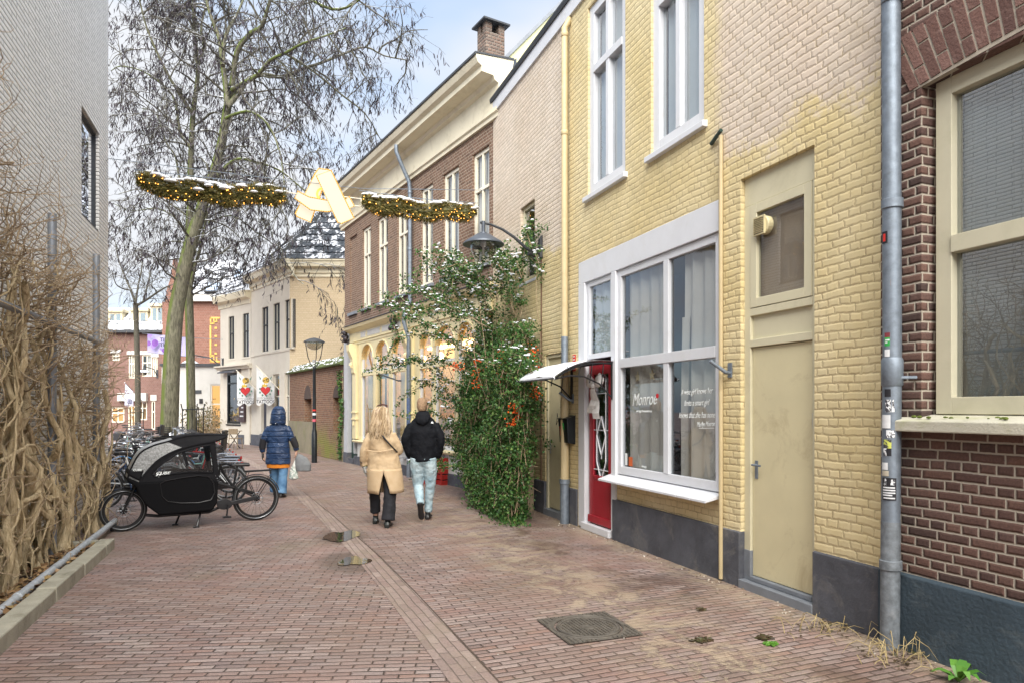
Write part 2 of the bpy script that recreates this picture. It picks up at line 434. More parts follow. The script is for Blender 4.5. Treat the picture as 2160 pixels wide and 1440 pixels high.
def white_slips():
    n = N('white_brick_slips')
    col, hgt, mask, rnd = masonry(n, .062, .40, .011, ((.80, .79, .76), (.86, .85, .82), (.82, .81, .78), (.90, .89, .86)), (.27, .265, .255), cross=False, wob=.001, soft=.3, off=.37)
    n.set(dirty(n, col, .25, (.42, .39, .34), .7), .7); n.bump(hgt, .008); return n.m
M['white_brick'] = white_slips()
M['cream_brick'] = brick('cream_painted_brick', h=.075, Ls=.24, joint=.010, cols=((.56, .45, .30), (.60, .49, .34)), mortar=(.46, .36, .23), bump=.006, extra=lambda n, c, m, r: dirty(n, c, .3, (.45, .36, .22), .8))
M['cream_render'] = plain('cream_render', (.63, .585, .50), .85, var=.06, scale=1.2, bump=.003, dirt=(.42, .37, .28), dirtamt=.35)
M['white_render'] = plain('white_render', (.58, .57, .54), .85, var=.08, scale=1.5, bump=.003, dirt=(.35, .36, .30), dirtamt=.4)
M['gable_render'] = plain('pale_yellow_green_render', (.60, .59, .35), .85, var=.08, scale=1.0, bump=.003, dirt=(.38, .37, .22), dirtamt=.45)
M['plinth_grey'] = plain('grey_plinth_paint', (.085, .09, .108), .8, var=.3, scale=3.5, bump=.009, bscale=14, dirt=(.24, .225, .20), dirtamt=.6)
M['plinth_blue'] = plain('blue_grey_plinth', (.042, .066, .088), .85, var=.25, scale=2.6, bump=.008, bscale=35, dirt=(.15, .17, .17), dirtamt=.6)
M['stone_grey'] = plain('bluestone', (.20, .22, .25), .6, var=.2, scale=5, bump=.002)
M['white_paint'] = plain('white_window_paint', (.66, .68, .72), .45, var=.05, scale=3, dirt=(.50, .49, .46), dirtamt=.35)
M['cream_paint'] = plain('cream_window_paint', (.78, .73, .60), .45, var=.06, scale=3, dirt=(.50, .42, .27), dirtamt=.3)
M['shop_cream'] = plain('cream_shopfront_paint', (.74, .64, .38), .45, var=.06, scale=3, dirt=(.50, .40, .2), dirtamt=.3)
M['cornice_cream'] = plain('cornice_paint', (.72, .66, .50), .5, var=.06, scale=2, dirt=(.40, .34, .22), dirtamt=.6)
M['door_yellow'] = plain('yellow_green_door_paint', (.62, .56, .36), .5, var=.06, scale=2.6, dirt=(.38, .31, .18), dirtamt=.75)
M['trim_yellow'] = plain('faded_yellow_trim', (.60, .56, .40), .55, var=.06, scale=2, dirt=(.33, .30, .18), dirtamt=.4)
M['pipe_yellow'] = plain('yellow_painted_pipe', (.53, .43, .25), .5, var=.1, scale=4, dirt=(.35, .25, .12), dirtamt=.5)
M['frame_beige'] = plain('beige_window_frame', (.56, .53, .40), .5, var=.06, scale=3, dirt=(.36, .36, .22), dirtamt=.3)
M['red_paint'] = plain('red_door_paint', (.36, .022, .035), .3, var=.1, scale=3)
M['zinc'] = plain('galvanised_zinc', (.22, .26, .31), .55, .55, var=.25, scale=14, bump=.0015, dirt=(.12, .14, .15), dirtamt=.5)
M['zinc_light'] = plain('light_galvanised_tube', (.52, .56, .60), .4, .25, var=.25, scale=12, dirt=(.20, .22, .24), dirtamt=.5)
M['trellis_steel'] = plain('trellis_steel', (.25, .27, .30), .5, .5, var=.2, scale=9)
M['green_dark'] = plain('dark_green_paint', (.015, .045, .035), .35, var=.2)
M['black_paint'] = plain('black_lamp_paint', (.012, .015, .018), .35, .2, var=.3)
M['black_plastic'] = plain('black_plastic', (.014, .014, .016), .4, var=.2)
M['rubber'] = plain('tyre_rubber', (.018, .018, .018), .75, var=.2)
M['alu'] = plain('aluminium', (.55, .56, .58), .3, .9, var=.1)
M['slate'] = plain('slate_lead', (.05, .055, .062), .6, .1, var=.3)
M['wood'] = plain('bleached_post_wood', (.26, .20, .13), .85, var=.2, scale=20, bump=.004, bscale=30)
M['soil'] = plain('bed_soil', (.055, .035, .022), .95, var=.5, scale=8, bump=.02, bscale=30)
M['kerb'] = plain('concrete_kerb', (.36, .34, .27), .85, var=.22, scale=5, bump=.004, bscale=70, dirt=(.12, .11, .06), dirtamt=.7)
M['curtain'] = plain('linen_curtain', (.46, .44, .41), .9, var=.06)
M['net'] = plain('net_curtain', (.42, .45, .47), .9, var=.05)
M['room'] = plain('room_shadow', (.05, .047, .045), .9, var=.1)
M['room_lit'] = plain('room_wall', (.70, .52, .28), .9, var=.1)
def snow_mat():
    n = N('snow'); n.set((.84, .87, .93), .6, Subsurface_Weight=.0); n.bump(n.noise(60, 3), .01); return n.m
M['snow'] = snow_mat()
def glass_mat(name, tint=(.80, .88, .88), ior=1.5, boost=1.6, rough=.01):
    n = N(name); n.nt.nodes.remove(n.b)
    lw = n.new('ShaderNodeLayerWeight'); lw.inputs[0].default_value = .5
    fz = n.math('ADD', n.math('MULTIPLY', n.math('POWER', lw.outputs['Facing'], 5.0), .96), .04)
    g = n.new('ShaderNodeBsdfGlossy'); g.inputs['Roughness'].default_value = rough; g.inputs['Color'].default_value = (.92, .95, 1, 1)
    t = n.new('ShaderNodeBsdfTransparent'); t.inputs['Color'].default_value = (*tint, 1)
    mx = n.new('ShaderNodeMixShader'); n.link(n.math('MINIMUM', n.math('MULTIPLY', fz, boost), 1.0), mx.inputs[0])
    bp = n.new('ShaderNodeBump'); bp.inputs['Distance'].default_value = .0008; n.link(n.noise(1.5, 2), bp.inputs['Height']); n.link(bp.outputs[0], g.inputs['Normal'])
    n.link(t.outputs[0], mx.inputs[1]); n.link(g.outputs[0], mx.inputs[2]); n.link(mx.outputs[0], n.out.inputs[0]); return n.m
M['glass'] = glass_mat('window_glass', (.9, .93, .93), boost=2.6)
M['glass_clear'] = glass_mat('clear_glass', (.9, .93, .93), boost=1.2)
M['glass_shop'] = glass_mat('shop_glass', (.86, .89, .89), boost=2.2)
M['glass_dark'] = glass_mat('reflecting_glass', (.82, .88, .88), boost=8)
M['lamp_bowl'] = glass_mat('lamp_bowl_plastic', (.66, .66, .64), boost=2.0, rough=.12)
def emis(name, c, st):
    n = N(name); n.set((.02, .02, .02), .5, Emission_Color=c, Emission_Strength=st); return n.m
M['warm_light'] = emis('warm_lit_interior', (1, .50, .14), .55)
M['shop_light'] = emis('warm_shop_lamps', (1, .68, .32), 8)
M['bulb'] = emis('fairy_bulb', (1, .42, .07), 3.2)
M['bulb_edge'] = emis('sign_bulb', (1, .48, .05), 1.1)
M['sign_face'] = emis('lit_sign_face', (1, .88, .66), .46)
def bark(name, c1, c2, moss, mossamt=.6, snowy=True, sx=1.0):
    n = N(name); x, y, z = n.sep(n.coord())
    v = n.comb(n.math('MULTIPLY', x, 9 * sx), n.math('MULTIPLY', y, 9 * sx), n.math('MULTIPLY', z, 1.8 * sx))
    b = n.noise(2, 6, .7, vec=v)
    col = n.mix(n.mapr(b, .35, .65), c1, c2)
    nx = n.sep(n.new('ShaderNodeNewGeometry').outputs['Normal'])
    side = n.mapr(n.math('ADD', n.math('MULTIPLY', nx[0], -.94), n.math('MULTIPLY', nx[1], .34)), -.05, .45, .12, 1, True)
    mo = n.math('MULTIPLY', n.mapr(n.noise(1.6, 5, .7), .3, .55, 0, mossamt, True), side)
    col = n.mix(mo, col, moss)
    if snowy:
        sn = n.math('MULTIPLY', n.mapr(nx[2], .55, .8, 0, 1, True), n.mapr(n.noise(4, 3), .42, .5, 0, 1, True))
        col = n.mix(sn, col, (.82, .85, .92))
    n.set(col, .9); n.bump(b, .03); return n.m
M['bark_moss'] = bark('mossy_bark', (.05, .045, .034), (.20, .185, .135), (.10, .135, .02), .97)
M['bark_twig'] = bark('twig_bark', (.055, .05, .042), (.12, .11, .085), (.09, .10, .04), .35, sx=2)
M['pod'] = plain('dark_seed_pod', (.034, .026, .036), .6, var=.5, scale=3)
M['vine_old'] = bark('old_vine_bark', (.36, .26, .14), (.74, .60, .38), (.22, .20, .07), .3, snowy=False, sx=2)
M['vine_twig'] = bark('vine_twig_bark', (.24, .165, .10), (.64, .50, .33), (.14, .09, .05), .2, snowy=False, sx=4)
def leafm(name, a, b, c=None):
    n = N(name); r = n.white(n.new('ShaderNodeNewGeometry').outputs['Position']) if False else n.new('ShaderNodeNewGeometry').outputs['Random Per Island']
    col = n.ramp(r, [(0, a), (.6, b), (1, c or b)]); n.set(col, .45, Specular_IOR_Level=.35)
    return n.m
M['leaf'] = leafm('shrub_leaf', (.020, .066, .014), (.045, .125, .026), (.13, .20, .05))
M['leaf_dry'] = leafm('dead_leaf', (.20, .10, .04), (.30, .18, .07), (.14, .06, .03))
M['needle'] = leafm('fir_needles', (.07, .075, .02), (.17, .145, .045), (.32, .24, .08))
M['berry'] = leafm('red_orange_berry', (.60, .055, .01), (.75, .13, .012), (.68, .08, .01))
M['iron'] = plain('cast_iron', (.15, .135, .115), .55, .3, var=.35, scale=12, bump=.002, dirt=(.16, .13, .09), dirtamt=.6)
# ================================================================== structure: ground, gutter, kerb
def structure(name, mb, mats, **k):
    o = obj(name, mb, mats, **k); o['kind'] = 'structure'; return o
g = MB()
g.poly([(-140, -40, 0), (140, -40, 0), (140, 260, 0), (-140, 260, 0)])
structure('street_paving', g, M['paving'])
gp = [(gnd(958, 1440), gnd(1058, 1440)), (gnd(892, 1347), gnd(987, 1356)), (gnd(833, 1281), gnd(900, 1264)), (gnd(775, 1197), gnd(806, 1177))]
gl = [(1.02 + .02, 1.36, -2.0), (1.09, 1.375, 3.5), (1.08, 1.36, 4.5), (1.045, 1.315, 6.2), (.99, 1.25, 7.8), (.80, 1.04, 11.0), (.52, .76, 14.5), (-.1, .14, 20), (-1.2, -.96, 28)]
g = MB()
for (a, b, y), (c, d, y2) in zip(gl[:-1], gl[1:]):
    g.poly([(a, y, .004), (b, y, .004), (d, y2, .004), (c, y2, .004)])
def gutter_rot():
    n = N('gutter_clinker_lengthwise')
    col, hgt, mask, rnd = masonry(n, .072, .21, .007, ((.21, .155, .14), (.30, .23, .205), (.25, .18, .16), (.34, .27, .24)), (.11, .085, .07), axes=lambda x, y, z: (y, n.math('ADD', x, n.math('MULTIPLY', y, .034))), cross=False, wob=.005, soft=.5)
    s = n.math('MULTIPLY', n.mapr(n.noise(2.5, 5, .7), .45, .65), .6)
    col = n.mix(s, col, (.26, .21, .16)); n.set(col, .5); n.bump(hgt, .005); return n.m
structure('gutter', g, gutter_rot())
# dark open joint on the gutter's street side
g = MB()
for (a, b, y), (c, d, y2) in zip(gl[1:-3], gl[2:-2]):
    g.poly([(b, y, .0075), (b + .012, y, .0075), (d + .010, y2, .0075), (d, y2, .0075)])
structure('gutter_joint', g, plain('open_joint', (.09, .065, .05), .9))
# planting bed and kerb
g = MB()
KY1 = 9.45
g.box(-2.5, -1.84, -3, KY1, -.05, .07)
structure('planting_bed', g, M['soil'])
g = MB(); y = -2.0; R0 = random.Random(5)
while y < KY1:
    y2 = min(y + 1.0, KY1 + .02); j = R0.uniform(-.006, .006)
    g.box(-1.86 + j, -1.70 + j, y + .006, y2 - .006, -.02, .125 + R0.uniform(-.008, .008)); y = y2
g.box(-2.5, -1.86, KY1 - .13, KY1, -.02, .12)
structure('kerb', g, M['kerb'], bevel=.012)

# ================================================================== facade tools
def wall(mb, x0, x1, z0, z1, holes=(), y=0.0, rev=.12, mi=None):
    xs = sorted(set([x0, x1] + [h[0] for h in holes] + [h[1] for h in holes])); xs = [x for x in xs if x0 <= x <= x1]
    zs = sorted(set([z0, z1] + [h[2] for h in holes] + [h[3] for h in holes])); zs = [z for z in zs if z0 <= z <= z1]
    for i in range(len(xs) - 1):
        for k in range(len(zs) - 1):
            cx = (xs[i] + xs[i + 1]) / 2; cz = (zs[k] + zs[k + 1]) / 2
            if any(h[0] < cx < h[1] and h[2] < cz < h[3] for h in holes): continue
            mb.poly([(xs[i + 1], y, zs[k]), (xs[i], y, zs[k]), (xs[i], y, zs[k + 1]), (xs[i + 1], y, zs[k + 1])], mi)
    for h in holes:
        a, b, c, d = h[:4]; r = h[4] if len(h) > 4 else rev
        q = y - r
        mb.poly([(a, y, c), (a, q, c), (a, q, d), (a, y, d)], mi)
        mb.poly([(b, q, c), (b, y, c), (b, y, d), (b, q, d)], mi)
        mb.poly([(a, y, d), (a, q, d), (b, q, d), (b, y, d)], mi)
        mb.poly([(a, q, c), (a, y, c), (b, y, c), (b, q, c)], mi)
def body(mb, x0, x1, z0, z1, y, depth, mi=None):
    """back, sides and top of a house behind its facade"""
    q = y - depth
    mb.poly([(x0, y, z0), (x0, q, z0), (x0, q, z1), (x0, y, z1)], mi)
    mb.poly([(x1, q, z0), (x1, y, z0), (x1, y, z1), (x1, q, z1)], mi)
    mb.poly([(x0, q, z0), (x1, q, z0), (x1, q, z1), (x0, q, z1)], mi)
def curtain(mb, x0, x1, z0, z1, y, waves=8, amp=.03, seed=1, flare=0):
    r = random.Random(seed); n = max(int(waves * 8), 4); ph = r.uniform(0, 6)
    top = []; bot = []; mid = []
    for i in range(n + 1):
        t = i / n; x = x0 + (x1 - x0) * t
        w = sin(t * waves * 2 * pi + ph) + .4 * sin(t * waves * 4.7 + 2)
        top.append((x, y + amp * .6 * w, z1)); mid.append((x + .01 * w, y + amp * w, (z0 + z1) / 2)); bot.append((x + flare * (t - .5), y + amp * 1.2 * w, z0))
    for A, B in ((bot, mid), (mid, top)):
        for i in range(n): mb.poly([A[i], A[i + 1], B[i + 1], B[i]])
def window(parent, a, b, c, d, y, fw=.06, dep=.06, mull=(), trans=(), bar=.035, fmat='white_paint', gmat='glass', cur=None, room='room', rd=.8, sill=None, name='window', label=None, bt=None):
    f = MB(); y0 = y - dep
    f.box(a, a + fw, y0, y, c, d); f.box(b - fw, b, y0, y, c, d)
    f.box(a + fw, b - fw, y0, y, d - fw, d); f.box(a + fw, b - fw, y0, y, c, c + (bt or fw))
    zs = [c + (bt or fw)] + list(trans) + [d - fw]
    for t in trans: f.box(a + fw, b - fw, y0 + .004, y + .012, t - bar / 2 - .008, t + bar / 2 + .008)
    for m in mull:
        if isinstance(m, tuple): mx, m0, m1 = m
        else: mx, m0, m1 = m, c + (bt or fw), d - fw
        f.box(mx - bar / 2, mx + bar / 2, y0 + .006, y + .005, m0, m1)
    w = obj(name, f, M[fmat], parent, label=label, bevel=.004)
    p = MB(); yy = y - dep * .6
    p.poly([(b - fw * .9, yy, c + fw * .5), (a + fw * .9, yy, c + fw * .5), (a + fw * .9, yy, d - fw * .9), (b - fw * .9, yy, d - fw * .9)])
    obj('pane', p, M[gmat], w)
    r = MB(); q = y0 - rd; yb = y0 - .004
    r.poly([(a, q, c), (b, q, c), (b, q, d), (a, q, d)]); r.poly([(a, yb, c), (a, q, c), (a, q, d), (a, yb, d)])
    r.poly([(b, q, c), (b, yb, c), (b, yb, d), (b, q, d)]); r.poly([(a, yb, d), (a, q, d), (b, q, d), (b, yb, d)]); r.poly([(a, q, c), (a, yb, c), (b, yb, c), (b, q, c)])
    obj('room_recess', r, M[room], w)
    if cur:
        cm = MB()
        for (x0, x1, z0, z1, wv) in cur[1:]: curtain(cm, x0, x1, z0, z1, y0 - .045, wv * .7, .028, seed=int(abs(x0) * 97) % 50)
        obj('curtain', cm, M[cur[0]], w, smooth=True)
    if sill:
        s = MB(); ov, proj, th, mat = sill
        s.prismx([(y0 - .0, c - th - .002), (y + proj, c - th - .002), (y + proj, c - .022), (y0, c - .002)], a - ov, b + ov)
        obj('sill', s, M[mat], w, bevel=.006)
    return w
def drainpipe(mb, pts, r, collars=(), n=14, mi=None):
    mb.tube(pts, r, n, mi=mi)
    for (x, y, z) in collars:
        mb.tube([(x, y, z - .035), (x, y, z - .03), (x, y, z + .03), (x, y, z + .035)], [r * 1.05, r * 1.16, r * 1.16, r * 1.05], n, mi=mi)

def tile_surface(mb, P00, P10, P01, P11, tw=.24, th=.34, amp=.035, step=.035, mi=None):
    """bed of pantiles on a quad: u along the eave, v up the slope"""
    P00, P10, P01, P11 = map(Vector, (P00, P10, P01, P11))
    w = (P10 - P00).length; h = ((P01 - P00).length + (P11 - P10).length) / 2
    nrm = (P10 - P00).cross(P01 - P00).normalized()
    if nrm.z < 0: nrm = -nrm
    nu = max(int(w / tw), 1) * 6; nv = max(int(h / th), 1)
    def P(u, v): return (P00 * (1 - u) + P10 * u) * (1 - v) + (P01 * (1 - u) + P11 * u) * v
    for r in range(nv):
        rows = []
        for vv, lift in ((r / nv, step + .01), ((r + 1.06) / nv if r < nv - 1 else 1, 0.0)):
            rows.append([P(i / nu, min(vv, 1)) + nrm * (lift + amp * (.5 + .5 * sin(i * pi / 3))) for i in range(nu + 1)])
        front = [p - nrm * (step + amp * .3) for p in rows[0]]
        base = len(mb.v); W = nu + 1
        mb.raw(rows[0] + rows[1] + front, [(i, i + 1, W + i + 1, W + i) for i in range(nu)] + [(2 * W + i, 2 * W + i + 1, i + 1, i) for i in range(nu)], mi)
def roof_tile_mat(name, c, snowamt=.5, sc=3.0, thr=.5):
    n = N(name); r = n.noise(9, 3); col = n.mix(n.mapr(r, .3, .7), mul(c, .7), mul(c, 1.3))
    s = n.mapr(n.math('ADD', n.noise(sc, 5, .7), n.math('MULTIPLY', n.noise(7, 3), .35)), thr + .12, thr + .22, 0, snowamt, True)
    nz = n.sep(n.new('ShaderNodeNewGeometry').outputs['Normal'])[2]
    s = n.math('MULTIPLY', s, n.mapr(nz, .2, .5, 0, 1)); col = n.mix(s, col, (.82, .85, .92)); n.set(col, .5); return n.m
M['tiles_dark'] = roof_tile_mat('dark_glazed_pantiles', (.045, .055, .07), .9, 2.6, .56)
M['tiles_snowy'] = roof_tile_mat('snowy_grey_pantiles', (.075, .078, .085), .95, 1.8, .50)

# ================================================================== frames of the facades
FR = Frame((4.27, 3.79), radians(90))
FB = Frame((4.27, 12.80), radians(90 + 11.13))
FG = Frame((2.43, 22.15), atan2(29.4 - 22.15, 1.02 - 2.43))
FC1 = Frame((1.02, 29.4), atan2(.944, -.33))
FC2 = Frame((-.54, 33.86), atan2(.891, -.454))
_a160 = radians(180 - 20.03)
FCG = Frame((1.02 + 4 * .94, 29.4 - 4 * .342), _a160)
_q = atd(480, 860, 42); FF = Frame((_q.x, _q.y), _a160)
_q = atd(469, 860, 36.5); FW = Frame((_q.x, _q.y), _a160)
_q = atd(350, 860, 50); FH = Frame((_q.x, _q.y), _a160)
LX = -2.5
FL = Frame((LX, 13.40), radians(-90))       # left wall; local x runs back to the camera, y into the street

# ================================================================== dark red brick house (right foreground)
H = fempty('brick_house', 'dark red brick house with big beige window and blue grey plinth at the right edge', 'house', FR)
zpl = .536; w0 = -.33; w1 = -2.35; zs0 = 1.63; zt = 3.93
mb = MB()
wall(mb, -7.5, 0, 0, 9.5, [(w1, w0, zs0, zt, .14)]); body(mb, -7.5, 0, 0, 9.5, 0, 7)
obj('wall', mb, M['dark_brick'], H)
mb = MB(); mb.prismx([(-.3, -.1), (.035, -.1), (.035, zpl - .012), (.0, zpl), (-.3, zpl)], -7.5, -.004)
obj('plinth', mb, M['plinth_blue'], H, bevel=.008)
# flat arch of radiating bricks, a relief of real voussoirs
arch = MB(); nb = 27
for i in range(nb):
    t0 = i / nb; t1 = (i + 1) / nb
    def at(t, up):
        x = w0 + .09 + (w1 - w0 - .18) * t; fan = (t - .5) * -.34
        rise = .075 * (1 - (2 * t - 1) ** 2)
        return (x + (fan if up else 0) - (.09 - .18 * t) * (0 if up else 1) * 0, zt - .012 + rise * (1 if not up else 1) + (.40 if up else 0))
    g_ = .10 / nb
    a0, a1, b0, b1 = at(t0 + g_, 0), at(t1 - g_, 0), at(t0 + g_, 1), at(t1 - g_, 1)
    f = .30 if i % 2 else .68
    m0 = (a0[0] + (b0[0] - a0[0]) * f, a0[1] + (b0[1] - a0[1]) * f); m1 = (a1[0] + (b1[0] - a1[0]) * f, a1[1] + (b1[1] - a1[1]) * f)
    e = .008
    arch.prism([a0, a1, (m1[0], m1[1] - e), (m0[0], m0[1] - e)], -.05, .008 + random.uniform(0, .004))
    arch.prism([(m0[0], m0[1] + e), (m1[0], m1[1] + e), b1, b0], -.05, .008 + random.uniform(0, .004))
n = N('arch_brick'); r = n.new('ShaderNodeNewGeometry').outputs['Random Per Island']
c_ = n.ramp(r, [(0, (.10, .052, .043)), (.5, (.15, .078, .063)), (1, (.19, .105, .087))]); c_ = n.mix(n.mapr(n.noise(9, 6, .75), .52, .72, 0, .5), c_, (.30, .20, .17))
n.set(c_, .9); n.bump(n.noise(60, 4), .006)
mo = MB(); A = (w0 + .02, zt - .035); 
mo.prism([(w0 + .06, zt - .02), (w0 + .23, zt + .385), ((w0 + w1) / 2, zt + .46), (w1 - .23, zt + .385), (w1 - .06, zt - .02), ((w0 + w1) / 2, zt + .05)], -.04, .004)
ao = obj('brick_arch', arch, n.m, H)
obj('arch_mortar', mo, plain('arch_mortar', (.40, .355, .29), .9), ao)
fy = -.085
window(H, w1 + .04, w0 - .04, zs0 + .03, zt + .0, fy, fw=.115, dep=.09, trans=(2.80,), bar=.10, fmat='frame_beige', gmat='glass_dark',
       cur=('net', (w1 + .2, w0 - .15, zs0 + .1, zt - .1, 6)), sill=None)
mb = MB(); mb.prismx([(-.13, zs0 - .09), (.13, zs0 - .09), (.13, zs0 - .015), (-.13, zs0 + .03)], w1 - .12, w0 + .22)
obj('window_sill', mb, plain('mossy_concrete_sill', (.52, .50, .41), .85, var=.12, scale=3, bump=.004, dirt=(.26, .28, .06), dirtamt=.75), H, bevel=.008)
mb = MB()
for i in range(26):
    x = random.uniform(w1 - .1, w0 + .2); r = random.uniform(.008, .022); mb.ball((x, random.uniform(-.02, .11), zs0 + .004 + random.uniform(0, .008)), r, r * .8, r * .5, 6, 4)
obj('moss', mb, plain('moss', (.10, .13, .02), .95, var=.4, scale=30), H, kind='stuff')

M['brown_board'] = plain('brown_paper_blind', (.36, .28, .21), .9, var=.12, scale=1.2, dirt=(.20, .18, .16), dirtamt=.5)
# ================================================================== big yellow painted house
A1 = FR.s_(1196)
H = fempty('yellow_house', 'yellow and pink painted brick house with white shop window and plain yellow side door', 'house', FR)
s = FR.s_
uw1 = (s(1319), s(1240)); uw2 = (s(1485), s(1373)); uz0, uz1 = 4.66, 7.28
sd = (s(1718), s(1562)); sdz = 3.87
sh = (s(1521), s(1222)); shz = 3.77; spl = .527
mb = MB()
wall(mb, 0, A1, 0, 7.62, [(uw1[0], uw1[1], uz0, uz1, .16), (uw2[0], uw2[1], uz0, uz1, .16), (sd[0], sd[1], 0, sdz, .13), (sh[0], sh[1], 0, shz, .10)])
# brick apron under the shop window, between the plinth and the sill
SWa, SWb = s(1521), s(1294)
wall(mb, SWa, SWb, spl, .80, y=-.012)
body(mb, 0, A1, 0, 7.62, 0, 8)
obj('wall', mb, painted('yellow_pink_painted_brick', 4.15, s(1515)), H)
for a, b in ((.004, sd[0] + .003), (sd[1] - .003, s(1526)), (s(1523), SWb), (s(1219), A1 - .004)):
    mb = MB(); mb.prismx([(-.13, -.1), (.022, -.1), (.022, spl - .008), (0.0, spl), (-.13, spl)], a, b)
    obj('plinth', mb, M['plinth_grey'], H, bevel=.006)
# eave board and gutter, common to the range
def eave(H, x0, x1, z=7.47):
    mb = MB(); mb.box(x0, x1, -.02, .035, z, z + .26); obj('eave_board', mb, M['white_paint'], H)
    mb = MB(); mb.prismx([(.035, z + .22), (.06, z + .22), (.075, z + .27), (.075, z + .30), (.035, z + .30)], x0, x1); gu = obj('gutter', mb, M['slate'], H)
    mb = MB(); mb.prismx([(.03, z + .302), (.05, z + .32), (-4.2, z + .32 + 2.9), (-4.2, z + .22 + 2.9), (-.02, z + .262)], x0, x1); obj('roof', mb, M['tiles_snowy'], H)
eave(H, 0.0, A1 - .003)
# upper windows
for (a, b) in (uw1, uw2):
    w = window(H, a, b, uz0, uz1, -.03, fw=.13, dep=.10, mull=((a + b) / 2,), trans=(uz0 + 1.72,), bar=.085, cur=('net', (a + .12, (a + b) / 2 + .12, uz0 + .05, uz1 - .1, 3), ((a + b) / 2 + .2, b - .1, uz0 + .05, uz1 - .1, 3)),
               sill=(.06, .09, .085, 'white_paint'))
# shop front
so = MB(); y1 = .012
so.box(sh[0], sh[1], -.07, y1, 3.46, shz)                   # fascia board
so.box(s(1300), s(1291), -.07, y1 + .004, .10, 3.458)      # post between door and window
so.box(s(1235), s(1222), -.07, y1 + .004, .02, 3.458)      # outer post
fa = obj('shopfront_frame', so, M['white_paint'], H, bevel=.005)
a, b = s(1517), s(1300) - .002
wz0, wz1 = .86, 3.455
mm = s(1402)
cu = [(mm + .1, b - .1, wz0, wz1, 6), (a + .05, a + .75, wz0, wz1, 5), (mm - .35, mm - .15, wz0, 2.7, 2)]
w = window(H, a, b, wz0, wz1, -.018, fw=.085, dep=.06, mull=(mm,), trans=(2.27,), bar=.10, gmat='glass_shop', cur=('curtain', *cu), rd=1.5, name='shop_window', bt=.10)
mb = MB(); mb.prismx([(-.07, .815), (.17, .765), (.17, .785), (-.05, .855)], s(1519), s(1286)); 
si = obj('sill', mb, M['white_paint'], w, bevel=.003)
mb = MB(); 
for i in range(9):
    x = s(1519) + (s(1286) - s(1519)) * (i + .5) / 9; mb.cbox(Matrix.Translation((x, .172, .772)) @ Matrix.Rotation(random.uniform(-.02, .02), 4, 'X'), .24, .006, .02)
obj('tile_edge', mb, M['white_paint'], si)
# lettering on the glass
M['vinyl'] = plain('white_vinyl', (.80, .84, .84), .6, var=.02)
M['vinyl_red'] = plain('red_vinyl', (.60, .02, .03), .6, var=.02)
RM = Matrix.Rotation(pi, 4, 'Z') @ Matrix.Rotation(pi / 2, 4, 'X')     # reads from the street
def on_wall(x, y, z, rot=0): return Matrix.Translation((x, y, z)) @ RM @ Matrix.Rotation(rot, 4, 'Z')
def zz(px, py): return FR.z_(px, py)
lx = (s(1325) + s(1378)) / 2; yl = -.048
text_obj('lettering', 'Monroe', .215, M['vinyl'], w, on_wall(lx, yl, zz(1350, 842), .03), shear=.45, sx=.80)
mb = MB(); mb.lathe([(.001, yl), (.028, yl), (.028, yl + .003), (.001, yl + .003)], (s(1379), 0, zz(1379, 834)), 14, 'y'); obj('red_dot', mb, M['vinyl_red'], w)
text_obj('lettering', 'vintage housewares', .045, M['vinyl'], w, on_wall(lx, yl, zz(1348, 866)))
lx2 = (s(1420) + s(1504)) / 2
for i, (t, py) in enumerate((('A wise girl knows her', 825), ('limits a smart girl', 849), ('knows that she has none', 875))):
    text_obj('lettering', t, .088, M['vinyl'], w, on_wall(lx2, yl, zz(1460, py), .02), shear=.4, sx=.72)
text_obj('lettering', 'Marilyn Monroe', .075, M['vinyl'], w, on_wall(s(1480), yl, zz(1483, 894), .05), shear=.4, sx=.62)
mb = MB(); mb.cbox(on_wall(s(1482), yl, zz(1482, 902), .03), .26, .006, .002); obj('underline', mb, M['vinyl'], w)
mb = MB(); mb.box(s(1327), s(1319.5), yl, yl + .002, zz(1323, 982), zz(1323, 963)); obj('orange_sticker', mb, plain('orange_sticker', (.62, .13, .03), .5), w)
mb = MB(); mb.box(s(1316), s(1312), yl, yl + .002, zz(1314, 980), zz(1314, 955)); obj('pale_sticker', mb, M['vinyl'], w)
text_obj('lettering', 'vintage', .04, M['vinyl'], w, on_wall(s(1351), yl, zz(1351, 983)))
mb = MB(); mb.lathe([(.001, yl), (.07, yl), (.07, yl + .003), (.001, yl + .003)], (s(1513) + .03, 0, zz(1512, 1003)), 20, 'y'); obj('round_sticker', mb, M['black_plastic'], w)
# paper stars behind the window
for px, py in ((1331, 794), (1361, 790)):
    pts = []; mb = MB()
    for i in range(10):
        r = .075 if i % 2 == 0 else .030; an = pi / 2 + i * pi / 5; pts.append((s(px) + r * cos(an), zz(px, py) + r * sin(an)))
    mb.prism(pts, -.10, -.092); obj('paper_star', mb, plain('straw_star', (.60, .52, .36), .8), w)
